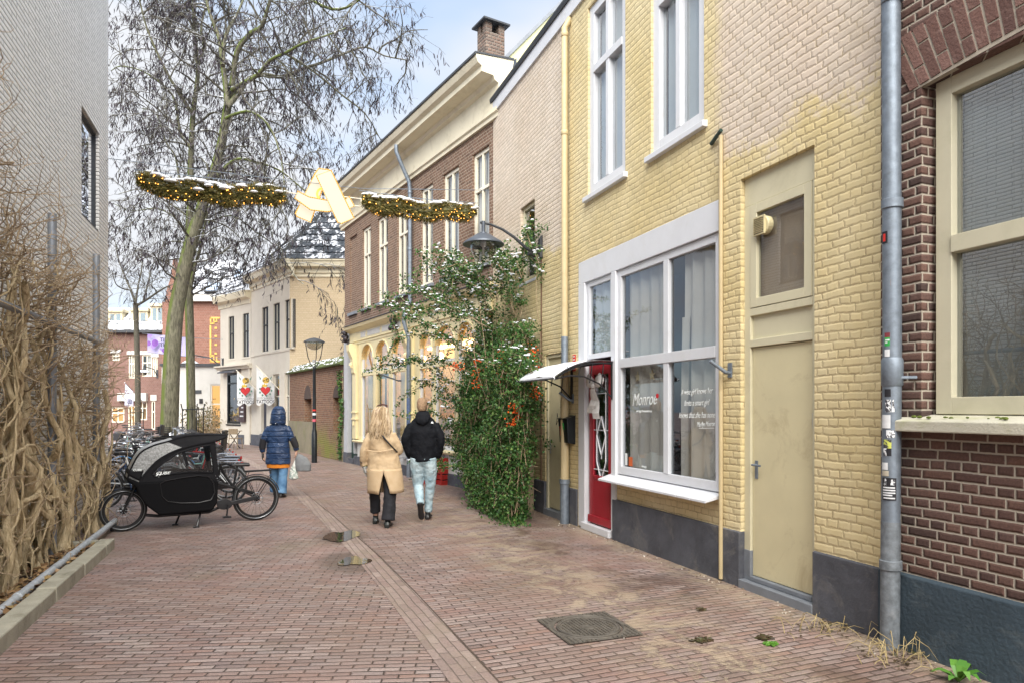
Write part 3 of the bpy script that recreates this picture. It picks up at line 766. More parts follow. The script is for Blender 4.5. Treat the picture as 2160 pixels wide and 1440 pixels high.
# red front door with toplight
da, db = s(1290) + .002, s(1236) - .002
tl = window(H, da, db, 2.38, 3.455, -.02, fw=.07, dep=.05, gmat='glass', name='toplight', cur=('net', (da + .08, db - .1, 2.4, 3.4, 3)))
mb = MB(); z0d, z1d = .11, 2.32; yd = -.035; dcx = (da + db) / 2
mb.box(da + .03, da + .155, yd - .04, yd, z0d, z1d); mb.box(db - .155, db - .03, yd - .04, yd, z0d, z1d)
mb.box(da + .155, db - .155, yd - .04, yd, z1d - .16, z1d); mb.box(da + .155, db - .155, yd - .04, yd, z0d, z0d + .62)
mb.box(da + .155, db - .155, yd - .015, yd + .012, z0d + .62, z0d + .67); mb.box(da + .04, db - .04, yd, yd + .03, z0d + .01, z0d + .11)
do = obj('front_door', mb, M['red_paint'], H, label='red front door with leaded diamond glass', bevel=.006)
mb = MB(); mb.box(da + .15, db - .15, yd - .026, yd - .020, z0d + .60, z1d - .15); obj('door_pane', mb, M['glass'], do)
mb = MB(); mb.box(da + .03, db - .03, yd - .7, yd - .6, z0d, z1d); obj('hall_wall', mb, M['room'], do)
mb = MB(); ys = yd - .012
def strip(p, q, w_=.012): mb.tube([(p[0], ys, p[1]), (q[0], ys, q[1])], w_, 4)
zc = 1.33; zl = .62
for zz_ in (1.9, 1.40, .86): strip((da + .15, zz_), (db - .15, zz_), .007)
strip((dcx - .0, zc + .26), (dcx + .13, zc)); strip((dcx + .13, zc), (dcx, zc - .26)); strip((dcx, zc - .26), (dcx - .13, zc)); strip((dcx - .13, zc), (dcx, zc + .26))
strip((dcx, zc - .26), (dcx, z0d + .9), .006); strip((dcx + .13, zc), (dcx + .13, zl + .35)); strip((dcx - .13, zc), (dcx - .13, zl + .35)); strip((dcx + .13, zl + .35), (dcx, zl + .10)); strip((dcx - .13, zl + .35), (dcx, zl + .10))
strip((dcx + .13, zc), (dcx + .13, 2.1), .008); strip((dcx - .13, zc), (dcx - .13, 2.1), .008)
obj('leading', mb, M['white_paint'], do)
mb = MB(); mb.box(da - .0, db + .08, -.07, .05, .0, .10); obj('door_step', mb, M['white_paint'], H, bevel=.01)
# service door, panel and toplight
a, b = sd
fr = MB(); yf = -.045
fr.box(a, a + .07, yf - .06, yf, .02, 3.60); fr.box(b - .085, b, yf - .06, yf, .02, 3.60)
fr.box(a, b, yf - .06, yf - .004, 3.602, sdz)
fr.box(a + .07, b - .085, yf - .06, yf + .002, 2.27, 2.34); fr.box(a + .07, b - .085, yf - .06, yf + .002, 2.56, 2.63)
obj('door_frame', fr, M['trim_yellow'], H, bevel=.004)
mb = MB(); mb.box(a + .07, b - .085, yf - .05, yf - .03, 2.34, 2.56); obj('panel', mb, M['trim_yellow'], H)
tw = window(H, a + .075, b - .09, 2.635, 3.598, yf + .006, fw=.085, dep=.05, fmat='trim_yellow', gmat='glass', name='toplight', room='brown_board', rd=.03)
vx, vz = s(1600), FR.z_(1600, 476)
mb = MB(); mb.lathe([(.085, yf - .03), (.085, yf + .02), (.075, yf + .03), (.001, yf + .03)], (vx - .03, 0, vz), 18, 'y')
mb.box(vx - .075, vx + .075, yf + .03, yf + .045, vz - .085, vz + .085)
for i in range(9): mb.cbox(Matrix.Translation((vx, yf + .05, vz - .064 + i * .016)) @ Matrix.Rotation(.6, 4, 'X'), .12, .014, .003)
ve = obj('vent_grille', mb, plain('cream_plastic', (.62, .55, .33), .5), tw)
mb = MB(); mb.box(vx - .062, vx + .062, yf + .0455, yf + .047, vz - .072, vz + .072); obj('vent_dark', mb, M['black_plastic'], ve)
mb = MB(); mb.box(a + .075, b - .09, yf - .055, yf - .025, .13, 2.265); sdo = obj('side_door', mb, M['door_yellow'], H, label='plain flat yellow side door', bevel=.003)
mb = MB(); hx = b - .09 - .055; hz = FR.z_(1590, 985)
mb.box(hx - .018, hx + .018, yf - .025, yf - .018, hz - .11, hz + .06); mb.tube([(hx, yf - .02, hz + .02), (hx, yf + .03, hz + .02), (hx - .11, yf + .03, hz + .02)], .010, 8)
obj('handle', mb, M['zinc'], sdo)
mb = MB(); mb.box(a + .055, a + .075, yf - .02, yf - .002, 1.53, 1.66); obj('hinge', mb, M['alu'], sdo)
mb = MB(); mb.box(a - .0, b, -.11, .03, -.02, .08); mb.box(a + .07, b - .09, -.10, -.03, .08, .125); obj('door_sill', mb, M['stone_grey'], H, bevel=.008)
mb = MB(); mb.box(b - .088, b + .0, yf - .058, yf + .006, .02, .36); obj('stone_block', mb, M['stone_grey'], H, bevel=.004)
# dormer on the roof
mb = MB(); dx = s(1170); mb.box(dx - .6, dx + .25, -1.6, -.55, 8.4, 10.0); dm = obj('dormer', mb, M['white_paint'], H)
mb = MB(); mb.box(dx - .5, dx + .12, -.549, -.54, 8.7, 9.9); obj('dormer_pane', mb, M['glass'], dm)

# ================================================================== narrow yellow house
B1 = 12.80 - 3.79
H = fempty('yellow_house', 'narrow pink and yellow brick house behind the tall shrub and wall lamp', 'house', FR)
bd = (s(1188), s(1150)); sw = (s(1128), s(1098))
mb = MB(); wall(mb, A1, B1, 0, 7.62, [(bd[0], bd[1], 0, 2.55, .10), (sw[0], sw[1], 3.9, 5.2, .10)]); body(mb, A1, B1, 0, 7.62, 0, 8)
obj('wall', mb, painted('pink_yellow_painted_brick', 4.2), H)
for a, b in ((A1 + .002, bd[0] + .003), (bd[1] - .003, B1)): mb = MB(); mb.prismx([(-.13, -.1), (.022, -.1), (.022, spl - .008), (0, spl), (-.13, spl)], a, b); obj('plinth', mb, M['plinth_grey'], H, bevel=.006)
eave(H, A1 + .003, B1)
window(H, sw[0], sw[1], 3.9, 5.2, -.05, fw=.06, fmat='trim_yellow', sill=(.06, .06, .07, 'white_paint'))
mb = MB(); a, b = bd; mb.box(a, a + .06, -.09, -.02, .02, 2.55); mb.box(b - .06, b, -.09, -.02, .02, 2.55); mb.box(a + .06, b - .06, -.09, -.02, 2.49, 2.55)
obj('door_frame', mb, M['trim_yellow'], H, bevel=.004)
mb = MB(); mb.box(a + .06, b - .06, -.08, -.045, .12, 2.49); d2 = obj('door', mb, M['door_yellow'], H, label='yellow wooden door with scribbles')
mb = MB(); mb.tube([(b - .12, -.05, 1.10), (b - .12, .02, 1.10), (b - .23, .02, 1.10)], .012, 8); mb.box(b - .14, b - .10, -.045, -.038, .98, 1.2); obj('handle', mb, M['alu'], d2)
mb = MB(); mb.tube([(a + .25, -.043, 1.42), (a + .31, -.043, 1.62), (a + .36, -.043, 1.44), (a + .30, -.043, 1.5), (a + .2, -.043, 1.56)], .006, 4); mb.tube([(a + .14, -.043, 1.7), (a + .2, -.043, 1.72), (a + .15, -.043, 1.62), (a + .2, -.043, 1.63)], .004, 4); obj('scribble', mb, M['black_plastic'], d2)
mb = MB(); mb.box(a, b, -.09, .04, -.02, .10); obj('door_step', mb, M['stone_grey'], H, bevel=.008)
# yellow-green parapet gable rising behind, seen above the eave
mb = MB()
gx = B1 + .02
mb.prismx([(-.05, 7.0), (-.05, 8.38), (-4.6, 13.45), (-8, 13.45), (-8, 7.0)], gx + .03, gx + .30)
gb = obj('gable_parapet', mb, M['gable_render'], H)
mb = MB(); mb.prismx([(-.04, 8.37), (-.04, 8.46), (-4.6, 13.54), (-4.6, 13.44)], gx - .01, gx + .34); obj('coping', mb, M['stone_grey'], gb)

# downpipes and small things on the yellow walls
def wp(px, py=None, y=0): return FR.world(FR.s_(px, y), y, FR.z_(px, py, y) if py is not None else 0)
T = fempty('downpipe', 'tall yellow painted downpipe with grey foot between the two yellow houses', 'downpipe', FR)
x0 = s(1191, .09)
mb = MB(); drainpipe(mb, [(x0, .0, 7.45), (x0, .09, 7.30), (x0, .09, 2.75)], .048, [(x0, .09, 5.75), (x0, .09, 7.2)]); obj('pipe', mb, M['pipe_yellow'], T, smooth=True)
mb = MB(); drainpipe(mb, [(x0, .09, 2.75), (x0, .09, 2.33)], .052); obj('upper_sleeve', mb, M['zinc'], T, smooth=True)
mb = MB(); drainpipe(mb, [(x0, .09, 2.33), (x0, .09, .62)], .062, [(x0, .09, 2.30)]); obj('lower_pipe', mb, M['pipe_yellow'], T, smooth=True)
mb = MB(); drainpipe(mb, [(x0, .09, .62), (x0, .09, .0)], .068, [(x0, .09, .62)]); obj('foot', mb, M['zinc'], T, smooth=True)
T = fempty('cable_duct', 'thin yellow cable duct running down beside the shop window', 'cable duct', FR)
x0 = s(1526)
mb = MB(); mb.tube([(x0, .03, 4.38), (x0, .03, 4.3), (x0, .03, .02)], .022, 8); obj('duct', mb, M['pipe_yellow'], T, smooth=True)
mb = MB(); mb.tube([(x0 + .17, .02, 4.36), (x0 - .03, .05, 4.42)], .02, 8); obj('end_cap', mb, M['green_dark'], T)
# zinc drainpipe at the seam with stickers
T = fempty('drainpipe', 'thick grey zinc drainpipe covered in stickers at the seam of yellow and brown brick', 'drainpipe', FR)
x0 = s(1882, .10); yy = .10; r = .062
mb = MB(); drainpipe(mb, [(x0 + .03, yy, 9.4), (x0, yy, 2.05), (x0 + .012, yy, .9)], r, [(x0, yy, FR.z_(1880, 432, .1)), (x0, yy, FR.z_(1875, 1, .1))]); pp = obj('pipe', mb, M['zinc'], T, smooth=True)
zc2 = FR.z_(1870, 785, .1)
mb = MB(); mb.tube([(x0, yy, zc2 + .10), (x0, yy, zc2 + .08), (x0, yy, zc2 - .09), (x0, yy, zc2 - .1)], [r * 1.02, r * 1.15, r * 1.12, r], 16); mb.tube([(x0 - .12, .01, zc2 - .04), (x0 - .05, yy, zc2 - .04)], .012, 6)
obj('socket', mb, M['zinc'], T, smooth=True)
mb = MB(); drainpipe(mb, [(x0 + .012, yy, .9), (x0 + .02, yy, .0)], r * 1.03, [(x0 + .012, yy, FR.z_(1868, 1187, .1))]); obj('foot', mb, plain('rough_zinc', (.20, .225, .25), .65, .35, var=.4, scale=18, dirt=(.34, .35, .36), dirtamt=.6), T, smooth=True)
def pipe_sticker(px, py0, py1, a0, a1, mat, lab=None, rr=1.04):
    """patch wrapped round the pipe; a0..a1 degrees round from the camera-facing side"""
    z1, z0 = FR.z_(px, py0, .16), FR.z_(px, py1, .16); m = MB(); n_ = 7; pts = []
    base = radians(132)
    for i in range(n_ + 1):
        a = base - radians(a0 + (a1 - a0) * i / n_); pts.append((x0 + .008 + r * rr * cos(a), yy + r * rr * sin(a)))
    for i in range(n_): m.poly([(*pts[i], z0), (*pts[i + 1], z0), (*pts[i + 1], z1), (*pts[i], z1)])
    return obj('sticker', m, mat, T, label=lab)
SG = plain('sticker_green', (.03, .36, .07), .5); SW_ = plain('sticker_white', (.66, .68, .70), .5, var=.1, scale=30); SK = plain('sticker_black', (.015, .015, .02), .5); SO = plain('sticker_orange', (.32, .16, .10), .6, var=.4, scale=60); SR = plain('sticker_red', (.6, .03, .02), .5)
def splat(name, c1, c2, sc):
    n = N(name); v = n.mapr(n.noise(sc, 4, .6, dist=.5), .47, .53); n.set(n.mix(v, c1, c2), .5); return n.m
SP = splat('sticker_scribble', (.70, .72, .74), (.05, .05, .06), 45); SP2 = splat('sticker_cartoonless', (.05, .05, .06), (.55, .58, .12), 40)
pipe_sticker(1866, 489, 514, 22, 62, SK, 'black sticker with red figure'); pipe_sticker(1866, 494, 510, 34, 52, SR, 'red figure', 1.06)
pipe_sticker(1876, 590, 603, -30, 5, SO); pipe_sticker(1868, 702, 712, -28, 40, plain('sticker_maroon', (.18, .03, .04), .5)); pipe_sticker(1868, 712, 730, -28, 40, SG, 'green sticker with white text')
pipe_sticker(1868, 716, 719, 10, 36, SW_, None, 1.06); pipe_sticker(1868, 721, 724, 22, 36, SW_, None, 1.06)
pipe_sticker(1868, 737, 752, -8, 40, SW_); pipe_sticker(1866, 820, 836, 0, 40, SK); pipe_sticker(1866, 842, 868, -20, 35, SP); pipe_sticker(1862, 874, 902, 5, 60, SW_)
pipe_sticker(1866, 906, 922, -20, 30, SP); pipe_sticker(1866, 926, 944, 0, 48, SP2); pipe_sticker(1864, 944, 960, 28, 50, SP); pipe_sticker(1866, 944, 960, 0, 27, SK)
pipe_sticker(1862, 974, 989, 20, 60, SW_); pipe_sticker(1862, 991, 1002, 15, 60, plain('sticker_cream', (.55, .50, .40), .5)); pipe_sticker(1866, 1006, 1053, -28, 58, SK, 'black poster sticker with white slogan')
for k, (p0, p1, aa, ab) in enumerate(((1008, 1022, 28, 45), (1009, 1021, -20, 5), (1025, 1028, -20, 50), (1030.5, 1033.5, -22, 52), (1036, 1039, -22, 52), (1041, 1044, -5, 52), (1047, 1050, -20, 48))):
    pipe_sticker(1866, p0, p1, aa, ab, SP if k < 2 else SW_, None, 1.06)

# flagpole holders
for px, py, lab in ((1541, 780, 'grey flagpole holder on the yellow wall right of the shop window'), (1209, 840, 'small grey flagpole holder on the yellow wall above the mailbox')):
    p = wp(px, py); T = empty('flagpole_holder', lab, 'flagpole holder', p, FR.ang)
    mb = MB(); mb.box(-.03, .03, .002, .012, -.07, .07); mb.tube([(0, .01, -.03), (0, .06, -.02), (.05, .20, .09)], .019, 10)
    obj('bracket', mb, M['zinc'], T, smooth=False)
# mailbox
p = FR.world(s(1205), 0, FR.z_(1205, 905)); T = empty('mailbox', 'black metal mailbox with stickers on the yellow wall beside the red door', 'mailbox', p, FR.ang)
mb = MB(); mb.prismx([(.002, -.21), (.12, -.19), (.14, .16), (.002, .21)], -.15, .15); obj('box', mb, M['black_paint'], T, bevel=.006)
mb = MB(); mb.prismx([(.0, .212), (.155, .165), (.155, .15), (.0, .2)], -.16, .16); obj('lid', mb, M['black_plastic'], T)
mb = MB(); mb.prismx([(.128, -.09), (.131, -.09), (.139, .05), (.136, .05)], .05, .11); obj('sticker', mb, SR, T)
mb = MB(); mb.prismx([(.134, .0), (.137, .0), (.143, .10), (.140, .10)], -.04, .02); obj('sticker', mb, SG, T)
# house number plate
p = FR.world(s(1212), .0, FR.z_(1212, 765)); T = empty('wall_plate', 'small red vertical wall plate above the mailbox', 'plate', p, FR.ang)
mb = MB(); mb.box(-.045, .045, .002, .010, -.12, .12); obj('plate', mb, SR, T)
mb = MB(); 
for i in range(5): mb.box(-.028, .028, .010, .012, -.095 + i * .045, -.078 + i * .045)
obj('plate_marks', mb, SW_, T)
# ================================================================== brown brick building with shopfront
H = fempty('corner_building', 'brown brick building with tall white sash windows and cream arched shopfront', 'building', FB)
s = FB.s_; z = FB.z_
W = 9.53
ZS, ZT = 4.62, 6.95
ups = [(1032, 997), (968, 935), (913, 888), (860, 838), (818, 797), (782, 765)]
wins = [(s(a), s(b)) for a, b in ups]
mb = MB(); zsf = 4.12
nich = (s(753), s(738))
wall(mb, 0, W, zsf - .1, 7.35, [(a, b, ZS, ZT, .10) for a, b in wins] + [(nich[0], nich[1], ZS, ZT, .05)]); body(mb, 0, W, 0, 7.35, 0, 8)
mb.poly([(nich[1], -.05, ZS), (nich[0], -.05, ZS), (nich[0], -.05, ZT), (nich[1], -.05, ZT)])
# flank wall that stands in front of the neighbour's roof
obj('wall', mb, M['brown_brick'], H)
for (a, b) in wins + [nich]:
    nb = 14; mb = MB()
    for i in range(nb):
        x = a - .08 + (b - a + .16) * (i + .5) / nb; mb.box(x - (b - a + .16) / nb * .44, x + (b - a + .16) / nb * .44, -.02, .004, ZT + .005, ZT + .34)
    ar = obj('window_arch', mb, M['brown_brick'], H)
for k, (a, b) in enumerate(wins):
    window(H, a, b, ZS, ZT, -.045, fw=.075, dep=.055, mull=((a + b) / 2,), trans=(ZS + 1.55,), bar=.045, fmat='cream_paint', cur=('curtain', (a + .1, a + .34, ZS, ZT, 2), (b - .34, b - .1, ZS, ZT, 2)), sill=(.07, .12, .09, 'stone_grey'))
mb = MB(); mb.box(nich[0] - .05, nich[1] + .05, -.02, .07, ZS - .09, ZS - .004); obj('sill', mb, M['stone_grey'], H)
# cornice
mb = MB()
prof = [(-.05, 7.35), (.06, 7.35), (.06, 7.42), (.10, 7.45), (.10, 7.52), (.05, 7.54), (.05, 7.98), (.13, 8.02), (.16, 8.10), (.42, 8.12), (.42, 8.22), (.50, 8.27), (.54, 8.36), (.54, 8.42), (-.3, 8.50)]
mb.prismx(prof, -.30, W + .25); obj('cornice', mb, M['cornice_cream'], H)
mb = MB(); mb.prismx([(.55, 8.40), (.57, 8.40), (.57, 8.45), (-.3, 8.54), (-.3, 8.50), (.55, 8.425)], -.32, W + .27); obj('roof_edge', mb, M['slate'], H)
mb = MB(); mb.prismx([(-.3, 8.52), (-3.2, 11.2), (-6.3, 8.52)], -.05, W); obj('roof', mb, M['tiles_dark'], H)
# chimney
mb = MB(); yc = -1.0; c0 = s(1025, yc); c1 = s(1007, yc) - c0; cd = .5; zk = z(1025, 44, yc); mb.box(c0, c0 + c1, yc - cd, yc, 7.9, zk - .22); ch = obj('chimney', mb, M['chimney_brick'], H)
for a in (0, 1):
    for b in (0, 1): mb = MB(); mb.box(c0 + a * (c1 - .16), c0 + a * (c1 - .16) + .16, yc - cd + b * (cd - .16), yc - cd + .16 + b * (cd - .16), zk - .22, zk); obj('chimney_pillar', mb, M['chimney_brick'], ch)
mb = MB(); mb.box(c0 - .1, c0 + c1 + .1, yc - cd - .1, yc + .1, zk, zk + .04); obj('chimney_cap', mb, M['slate'], ch)
# shopfront: plinth, pilasters, arched bays, entablature
zf0 = .68
pil = [(s(757), s(748)), (s(881), s(856)), (-.02, .35)]
mb = MB(); mb.box(0.02, s(756), -.2, .03, .26, zf0); obj('stall_riser', mb, M['white_render'], H)
mb = MB(); mb.box(0.0, s(749), -.2, .05, -.02, .26); mb.box(s(735), W, -.2, .05, -.02, .32); obj('plinth', mb, M['plinth_grey'], H, bevel=.006)
mb = MB(); mb.prismx([(-.1, zf0), (.10, zf0), (.12, zf0 + .04), (.10, zf0 + .07), (-.1, zf0 + .08)], .0, s(750)); obj('shop_sill', mb, M['shop_cream'], H)
zent = 3.62
mb = MB(); mb.prismx([(-.15, zent), (.03, zent), (.03, zent + .05), (.06, zent + .08), (.05, zent + .10), (.05, zent + .34), (.16, zent + .40), (.22, zent + .44), (.25, zent + .52), (-.1, zent + .60)], .0, s(741)); 
en = obj('entablature', mb, M['shop_cream'], H)
mb = MB(); mb.prismx([(.0, zent + .60), (.27, zent + .525), (.27, zent + .545), (.0, zent + .63)], -.0, s(740)); obj('lead_flashing', mb, M['slate'], en)
mb = MB()
for a, b in ((s(806), s(778)), (s(835), s(809)), (s(775), s(764)), (s(850), s(838))): 
    mb.box(a + .03, b - .03, .05, .058, zent + .15, zent + .30)
obj('fascia_panel', mb, M['white_render'], en)
bays = [(s(788), s(763)), (s(821), s(793)), (s(855), s(827)), (s(912), s(885)), (s(960), s(918)), (s(1002), s(966))]
ztr = 2.72; zarc = 3.14
fr = MB(); X0, X1 = .35, s(757)
prev = X0
bs = sorted([(min(b), max(b)) for b in bays])
for (a, b) in bs + [(X1, X1)]:
    if a > prev: fr.box(prev, a, -.12, .012, zf0 + .08, zent)
    prev = b
for (a, b) in bs:
    R = (b - a) / 2; cx = (a + b) / 2; k = 14; rise = min(R, .42)
    pts = [(a, zarc)] + [(cx - R * cos(pi * i / k), zarc + rise * sin(pi * i / k)) for i in range(1, k)] + [(b, zarc)]
    for i in range(k):
        p, q = pts[i], pts[i + 1]; fr.prism([p, q, (q[0], zent), (p[0], zent)], -.12, .012)
    fr.box(a, b, -.10, .006, ztr - .07, ztr + .03)
    m = MB()
    for i in range(k): 
        p, q = pts[i], pts[i + 1]; m.tube([(p[0], .012, p[1]), (q[0], .012, q[1])], .028, 6)
    obj('arch_moulding', m, M['shop_cream'], H, smooth=True)
obj('shopfront', fr, M['shop_cream'], H)
dbay = bs[4]
lit = MB()
for i, (a, b) in enumerate(bs):
    m = MB(); w_ = .045
    if (a, b) != dbay:
        m.box(a, a + w_, -.08, -.02, zf0 + .08, ztr - .07); m.box(b - w_, b, -.08, -.02, zf0 + .08, ztr - .07); m.box(a + w_, b - w_, -.08, -.02, zf0 + .08, zf0 + .16)
        if b - a > 1.2: m.box((a + b) / 2 - .03, (a + b) / 2 + .03, -.08, -.025, zf0 + .16, ztr - .07)
    m.box(a, a + w_, -.08, -.02, ztr + .03, zarc); m.box(b - w_, b, -.08, -.02, ztr + .03, zarc); m.box(a + w_, b - w_, -.08, -.022, ztr + .03, ztr + .08)
    wn_o = obj('shop_window', m, M['white_paint'], H)
    pm = MB(); pm.poly([(b, -.055, zf0 + .1), (a, -.055, zf0 + .1), (a, -.055, zent - .05), (b, -.055, zent - .05)]); obj('pane', pm, M['glass_shop'], wn_o)
# door leaf in its bay: dark green frame
m = MB(); a, b = dbay; m.box(a + .03, a + .12, -.11, -.09, .25, ztr - .07); m.box(b - .12, b - .03, -.11, -.09, .25, ztr - .07); m.box(a + .12, b - .12, -.11, -.09, ztr - .2, ztr - .07); m.box(a + .12, b - .12, -.11, -.09, .25, .9)
m.box((a + b) / 2 - .04, (a + b) / 2 + .04, -.11, -.088, .9, ztr - .2)
obj('shop_door', m, M['green_dark'], H)
# interior of the shop
m = MB(); q = -2.6
m.poly([(X0, q, .3), (X1, q, .3), (X1, q, 3.6), (X0, q, 3.6)]); m.poly([(X0, -.13, 3.6), (X0, q, 3.6), (X1, q, 3.6), (X1, -.13, 3.6)]); m.poly([(X0, q, .3), (X0, -.13, .3), (X1, -.13, .3), (X1, q, .3)])
m.poly([(X1, -.13, .3), (X1, q, .3), (X1, q, 3.6), (X1, -.13, 3.6)][::-1]); m.poly([(X0, -.13, .3), (X0, q, .3), (X0, q, 3.6), (X0, -.13, 3.6)])
si_ = obj('shop_interior', m, plain('warm_shop_wall', (.78, .62, .38), .9), H)
m = MB()
for (a, b) in bs: 
    m.ball(((a + b) / 2, -1.2, 3.1), .10, n=10, m=6); m.box((a + b) / 2 - .45, (a + b) / 2 + .45, -2.3, -2.1, 3.50, 3.56)
obj('shop_lamp', m, M['shop_light'], si_)
m = MB()
for i, (a, b) in enumerate(bs): m.box(a + .1, b - .1, -.9, -.5, .4, 1.15 + .15 * (i % 3)); 
obj('display_table', m, plain('display_table', (.42, .40, .36), .7, var=.4, scale=5), si_)
m = MB(); curtain(m, bs[5][0], bs[5][1], .8, 2.7, -.2, 7, .02); curtain(m, bs[3][0], bs[3][1], .8, 2.7, -.25, 7, .02); obj('blind', m, plain('honey_blind', (.66, .48, .22), .8), si_)
# pilasters with scroll consoles
for (a, b) in [(s(757), s(747)), (s(881), s(857))]:
    if a > b: a, b = b, a
    c = (a + b) / 2; wv = min(b - a, .34)
    m = MB(); m.box(c - wv / 2, c + wv / 2, -.05, .08, zf0 + .10, zent - .02)
    for zq in (1.35, 1.55): m.box(c - wv / 2 - .02, c + wv / 2 + .02, -.05, .11, zq, zq + .05)
    m.tube([(c, .10, zf0 + .5), (c, .10, 1.3)], .03, 8)
    po = obj('pilaster', m, M['shop_cream'], H, bevel=.006)
    m = MB(); 
    for k in range(2):
        cz = zent - .12 - k * .52; rr = .14 - .05 * k
        pts = []
        for i in range(22):
            t = i / 21; an = t * 3.6 * pi; rad = rr * (1 - t * .8); pts.append((c, .14 + rad * cos(an) * .8, cz + rad * sin(an)))
        m.tube(pts, .026, 6)
    m.prismx([(.08, zent - .02), (.28, zent - .02), (.27, zent - .2), (.16, zent - .45), (.12, zent - .85), (.08, zent - .9)], c - wv * .36, c + wv * .36)
    obj('console', m, M['shop_cream'], po, smooth=False)
# grey end pier and dark side door
a, b = s(735), W
m = MB(); m.box(a, b, -.2, .03, .32, zsf - .1); m.box(s(748) , s(747.0), -.2, .02, .32, zsf - .1); obj('end_pier', m, plain('grey_pier', (.47, .48, .50), .8, var=.08), H)
m = MB(); m.box(s(747), a, -.16, -.10, .15, 2.9); obj('side_door', m, M['green_dark'], H)
m = MB(); m.box(s(747), a, -.17, -.12, 2.9, zsf - .1); obj('side_toplight', m, M['glass'], H)
m = MB(); m.box(s(747), a, -.17, .04, -.02, .15); obj('door_step', m, M['plinth_grey'], H)
# carved grape ornaments
for px, py, yv in ((737, 712, .12), (841, 683, .15)):
    m = MB(); R1 = random.Random(px)
    for i in range(18): m.ball((s(px) + R1.uniform(-.12, .12), yv + R1.uniform(-.05, .06), z(px, py) + R1.uniform(-.16, .14)), R1.uniform(.04, .07), n=8, m=5)
    obj('grape_ornament', m, plain('ornament_bronze', (.05, .04, .045), .5, var=.5), H, smooth=True)
m = MB(); m.tube([(s(848), .02, z(850, 802)), (s(848), .10, z(850, 802)), (s(848) + .25, .55, z(850, 802) + .18)], .02, 8); obj('flag_holder', m, M['slate'], H)
T = fempty('downpipe', 'grey zinc downpipe with a swan neck on the brown brick facade', 'downpipe', FB)
x0 = s(865, .1)
m = MB(); drainpipe(m, [(x0, .46, 8.10), (x0, .46, 7.95), (x0 - .0, .30, 7.60), (x0, .12, 7.25), (x0, .10, 7.0), (x0, .10, 4.3)], .05, [(x0, .10, 7.0), (x0, .10, 5.6), (x0, .10, 4.6)]); obj('pipe', m, M['zinc'], T, smooth=True)
m = MB(); drainpipe(m, [(x0, .10, 4.3), (x0, .24, 4.1), (x0, .26, 3.8), (x0, .14, 3.4), (x0, .14, 0)], .05, [(x0, .14, 2.1)]); obj('lower_pipe', m, M['zinc'], T, smooth=True)
m = MB(); m.tube([(x0, .14, 1.95), (x0, .14, 1.2)], .0505, 14); obj('blue_sticker_band', m, plain('blue_band', (.06, .11, .25), .5, var=.5, scale=20), T, smooth=True)

# ================================================================== garden wall
H = fempty('garden_wall', 'old brick garden wall with two arched niches, green algae and snowy coping', 'wall', FG)
s = FG.s_; z = FG.z_; Wg = (Vector((1.02, 29.4)) - Vector((2.43, 22.15))).length
zt1, zt2 = 3.28, 3.12
mb = MB(); n1 = (s(718), s(703)); n2 = (s(657), s(642))
def nicheh(a, b, zb): return (a, b, zb, 2.05, .28)
wall(mb, 0, Wg, 0, 3.10, [nicheh(*n1, .9), nicheh(*n2, .9)])
for (a, b) in (n1, n2):
    mb.poly([(b, -.27, .9), (a, -.27, .9), (a, -.27, 2.05), (b, -.27, 2.05)])
body(mb, 0, Wg, 0, 3.10, 0, .4)
obj('wall', mb, M['garden_brick'], H)
for (a, b) in (n1, n2):
    c = (a + b) / 2; R = abs(b - a) / 2; m = MB()
    for i in range(13):
        an0, an1 = pi * i / 13 + .02, pi * (i + 1) / 13 - .02
        m.prism([(c + R * cos(an0), 2.05 + R * sin(an0)), (c + R * cos(an1), 2.05 + R * sin(an1)), (c + (R + .22) * cos(an1), 2.05 + (R + .22) * sin(an1)), (c + (R + .22) * cos(an0), 2.05 + (R + .22) * sin(an0))], -.05, .012)
    ao = obj('niche_arch', m, M['garden_brick'], H)
    m = MB(); m.prism([(c + R * cos(pi * i / 14), 2.05 + R * sin(pi * i / 14)) for i in range(15)], -.1, .008); obj('niche_head', m, plain('niche_dark', (.08, .055, .045), .9, var=.3), ao)  # dark slab filling the arch head
mb = MB(); mb.box(0, n1[0], .0, .035, 0, 1.05); mb.box(s(668), Wg, .0, .04, 0, 1.2); obj('render_base', mb, plain('mossy_render', (.25, .22, .15), .9, var=.2, scale=2, bump=.01, dirt=(.17, .20, .03), dirtamt=.9), H)
mb = MB(); mb.prismx([(.14, 3.08), (.16, 3.12), (-.2, 3.42), (-.56, 3.12), (-.54, 3.08)], 0, Wg); cp = obj('coping', mb, plain('mossy_coping', (.10, .13, .04), .9, var=.4, scale=6), H)
mb = MB(); 
for i in range(150):
    t = random.random(); x = random.uniform(0, Wg); m_ = Matrix.Translation((x, .16 - t * .34, 3.135 + t * .285)) @ Matrix.Rotation(-.69, 4, 'X'); mb.cbox(m_, random.uniform(.06, .2), random.uniform(.02, .06), .015)
obj('snow', mb, M['snow'], cp)
# creeper on the wall's end
m = MB(); R1 = random.Random(4)
for i in range(420):
    x = R1.gauss(.16, .08); zz2 = R1.uniform(.05, 2.9); m.cbox(Matrix.Translation((x + .1 * sin(zz2 * 3), .05 + R1.random() * .08, zz2)) @ Matrix.Rotation(R1.uniform(0, 6), 4, 'Z') @ Matrix.Rotation(R1.uniform(0, 6), 4, 'X'), .06, .045, .002)
T = fempty('creeper', 'thin green creeper climbing the end of the garden wall', 'plant', FG); obj('leaves', m, M['leaf'], T)
m = MB(); m.tube([(.16 + .06 * sin(k * .6), .03, k * .29) for k in range(11)], .012, 5); obj('stem', m, M['vine_twig'], T)

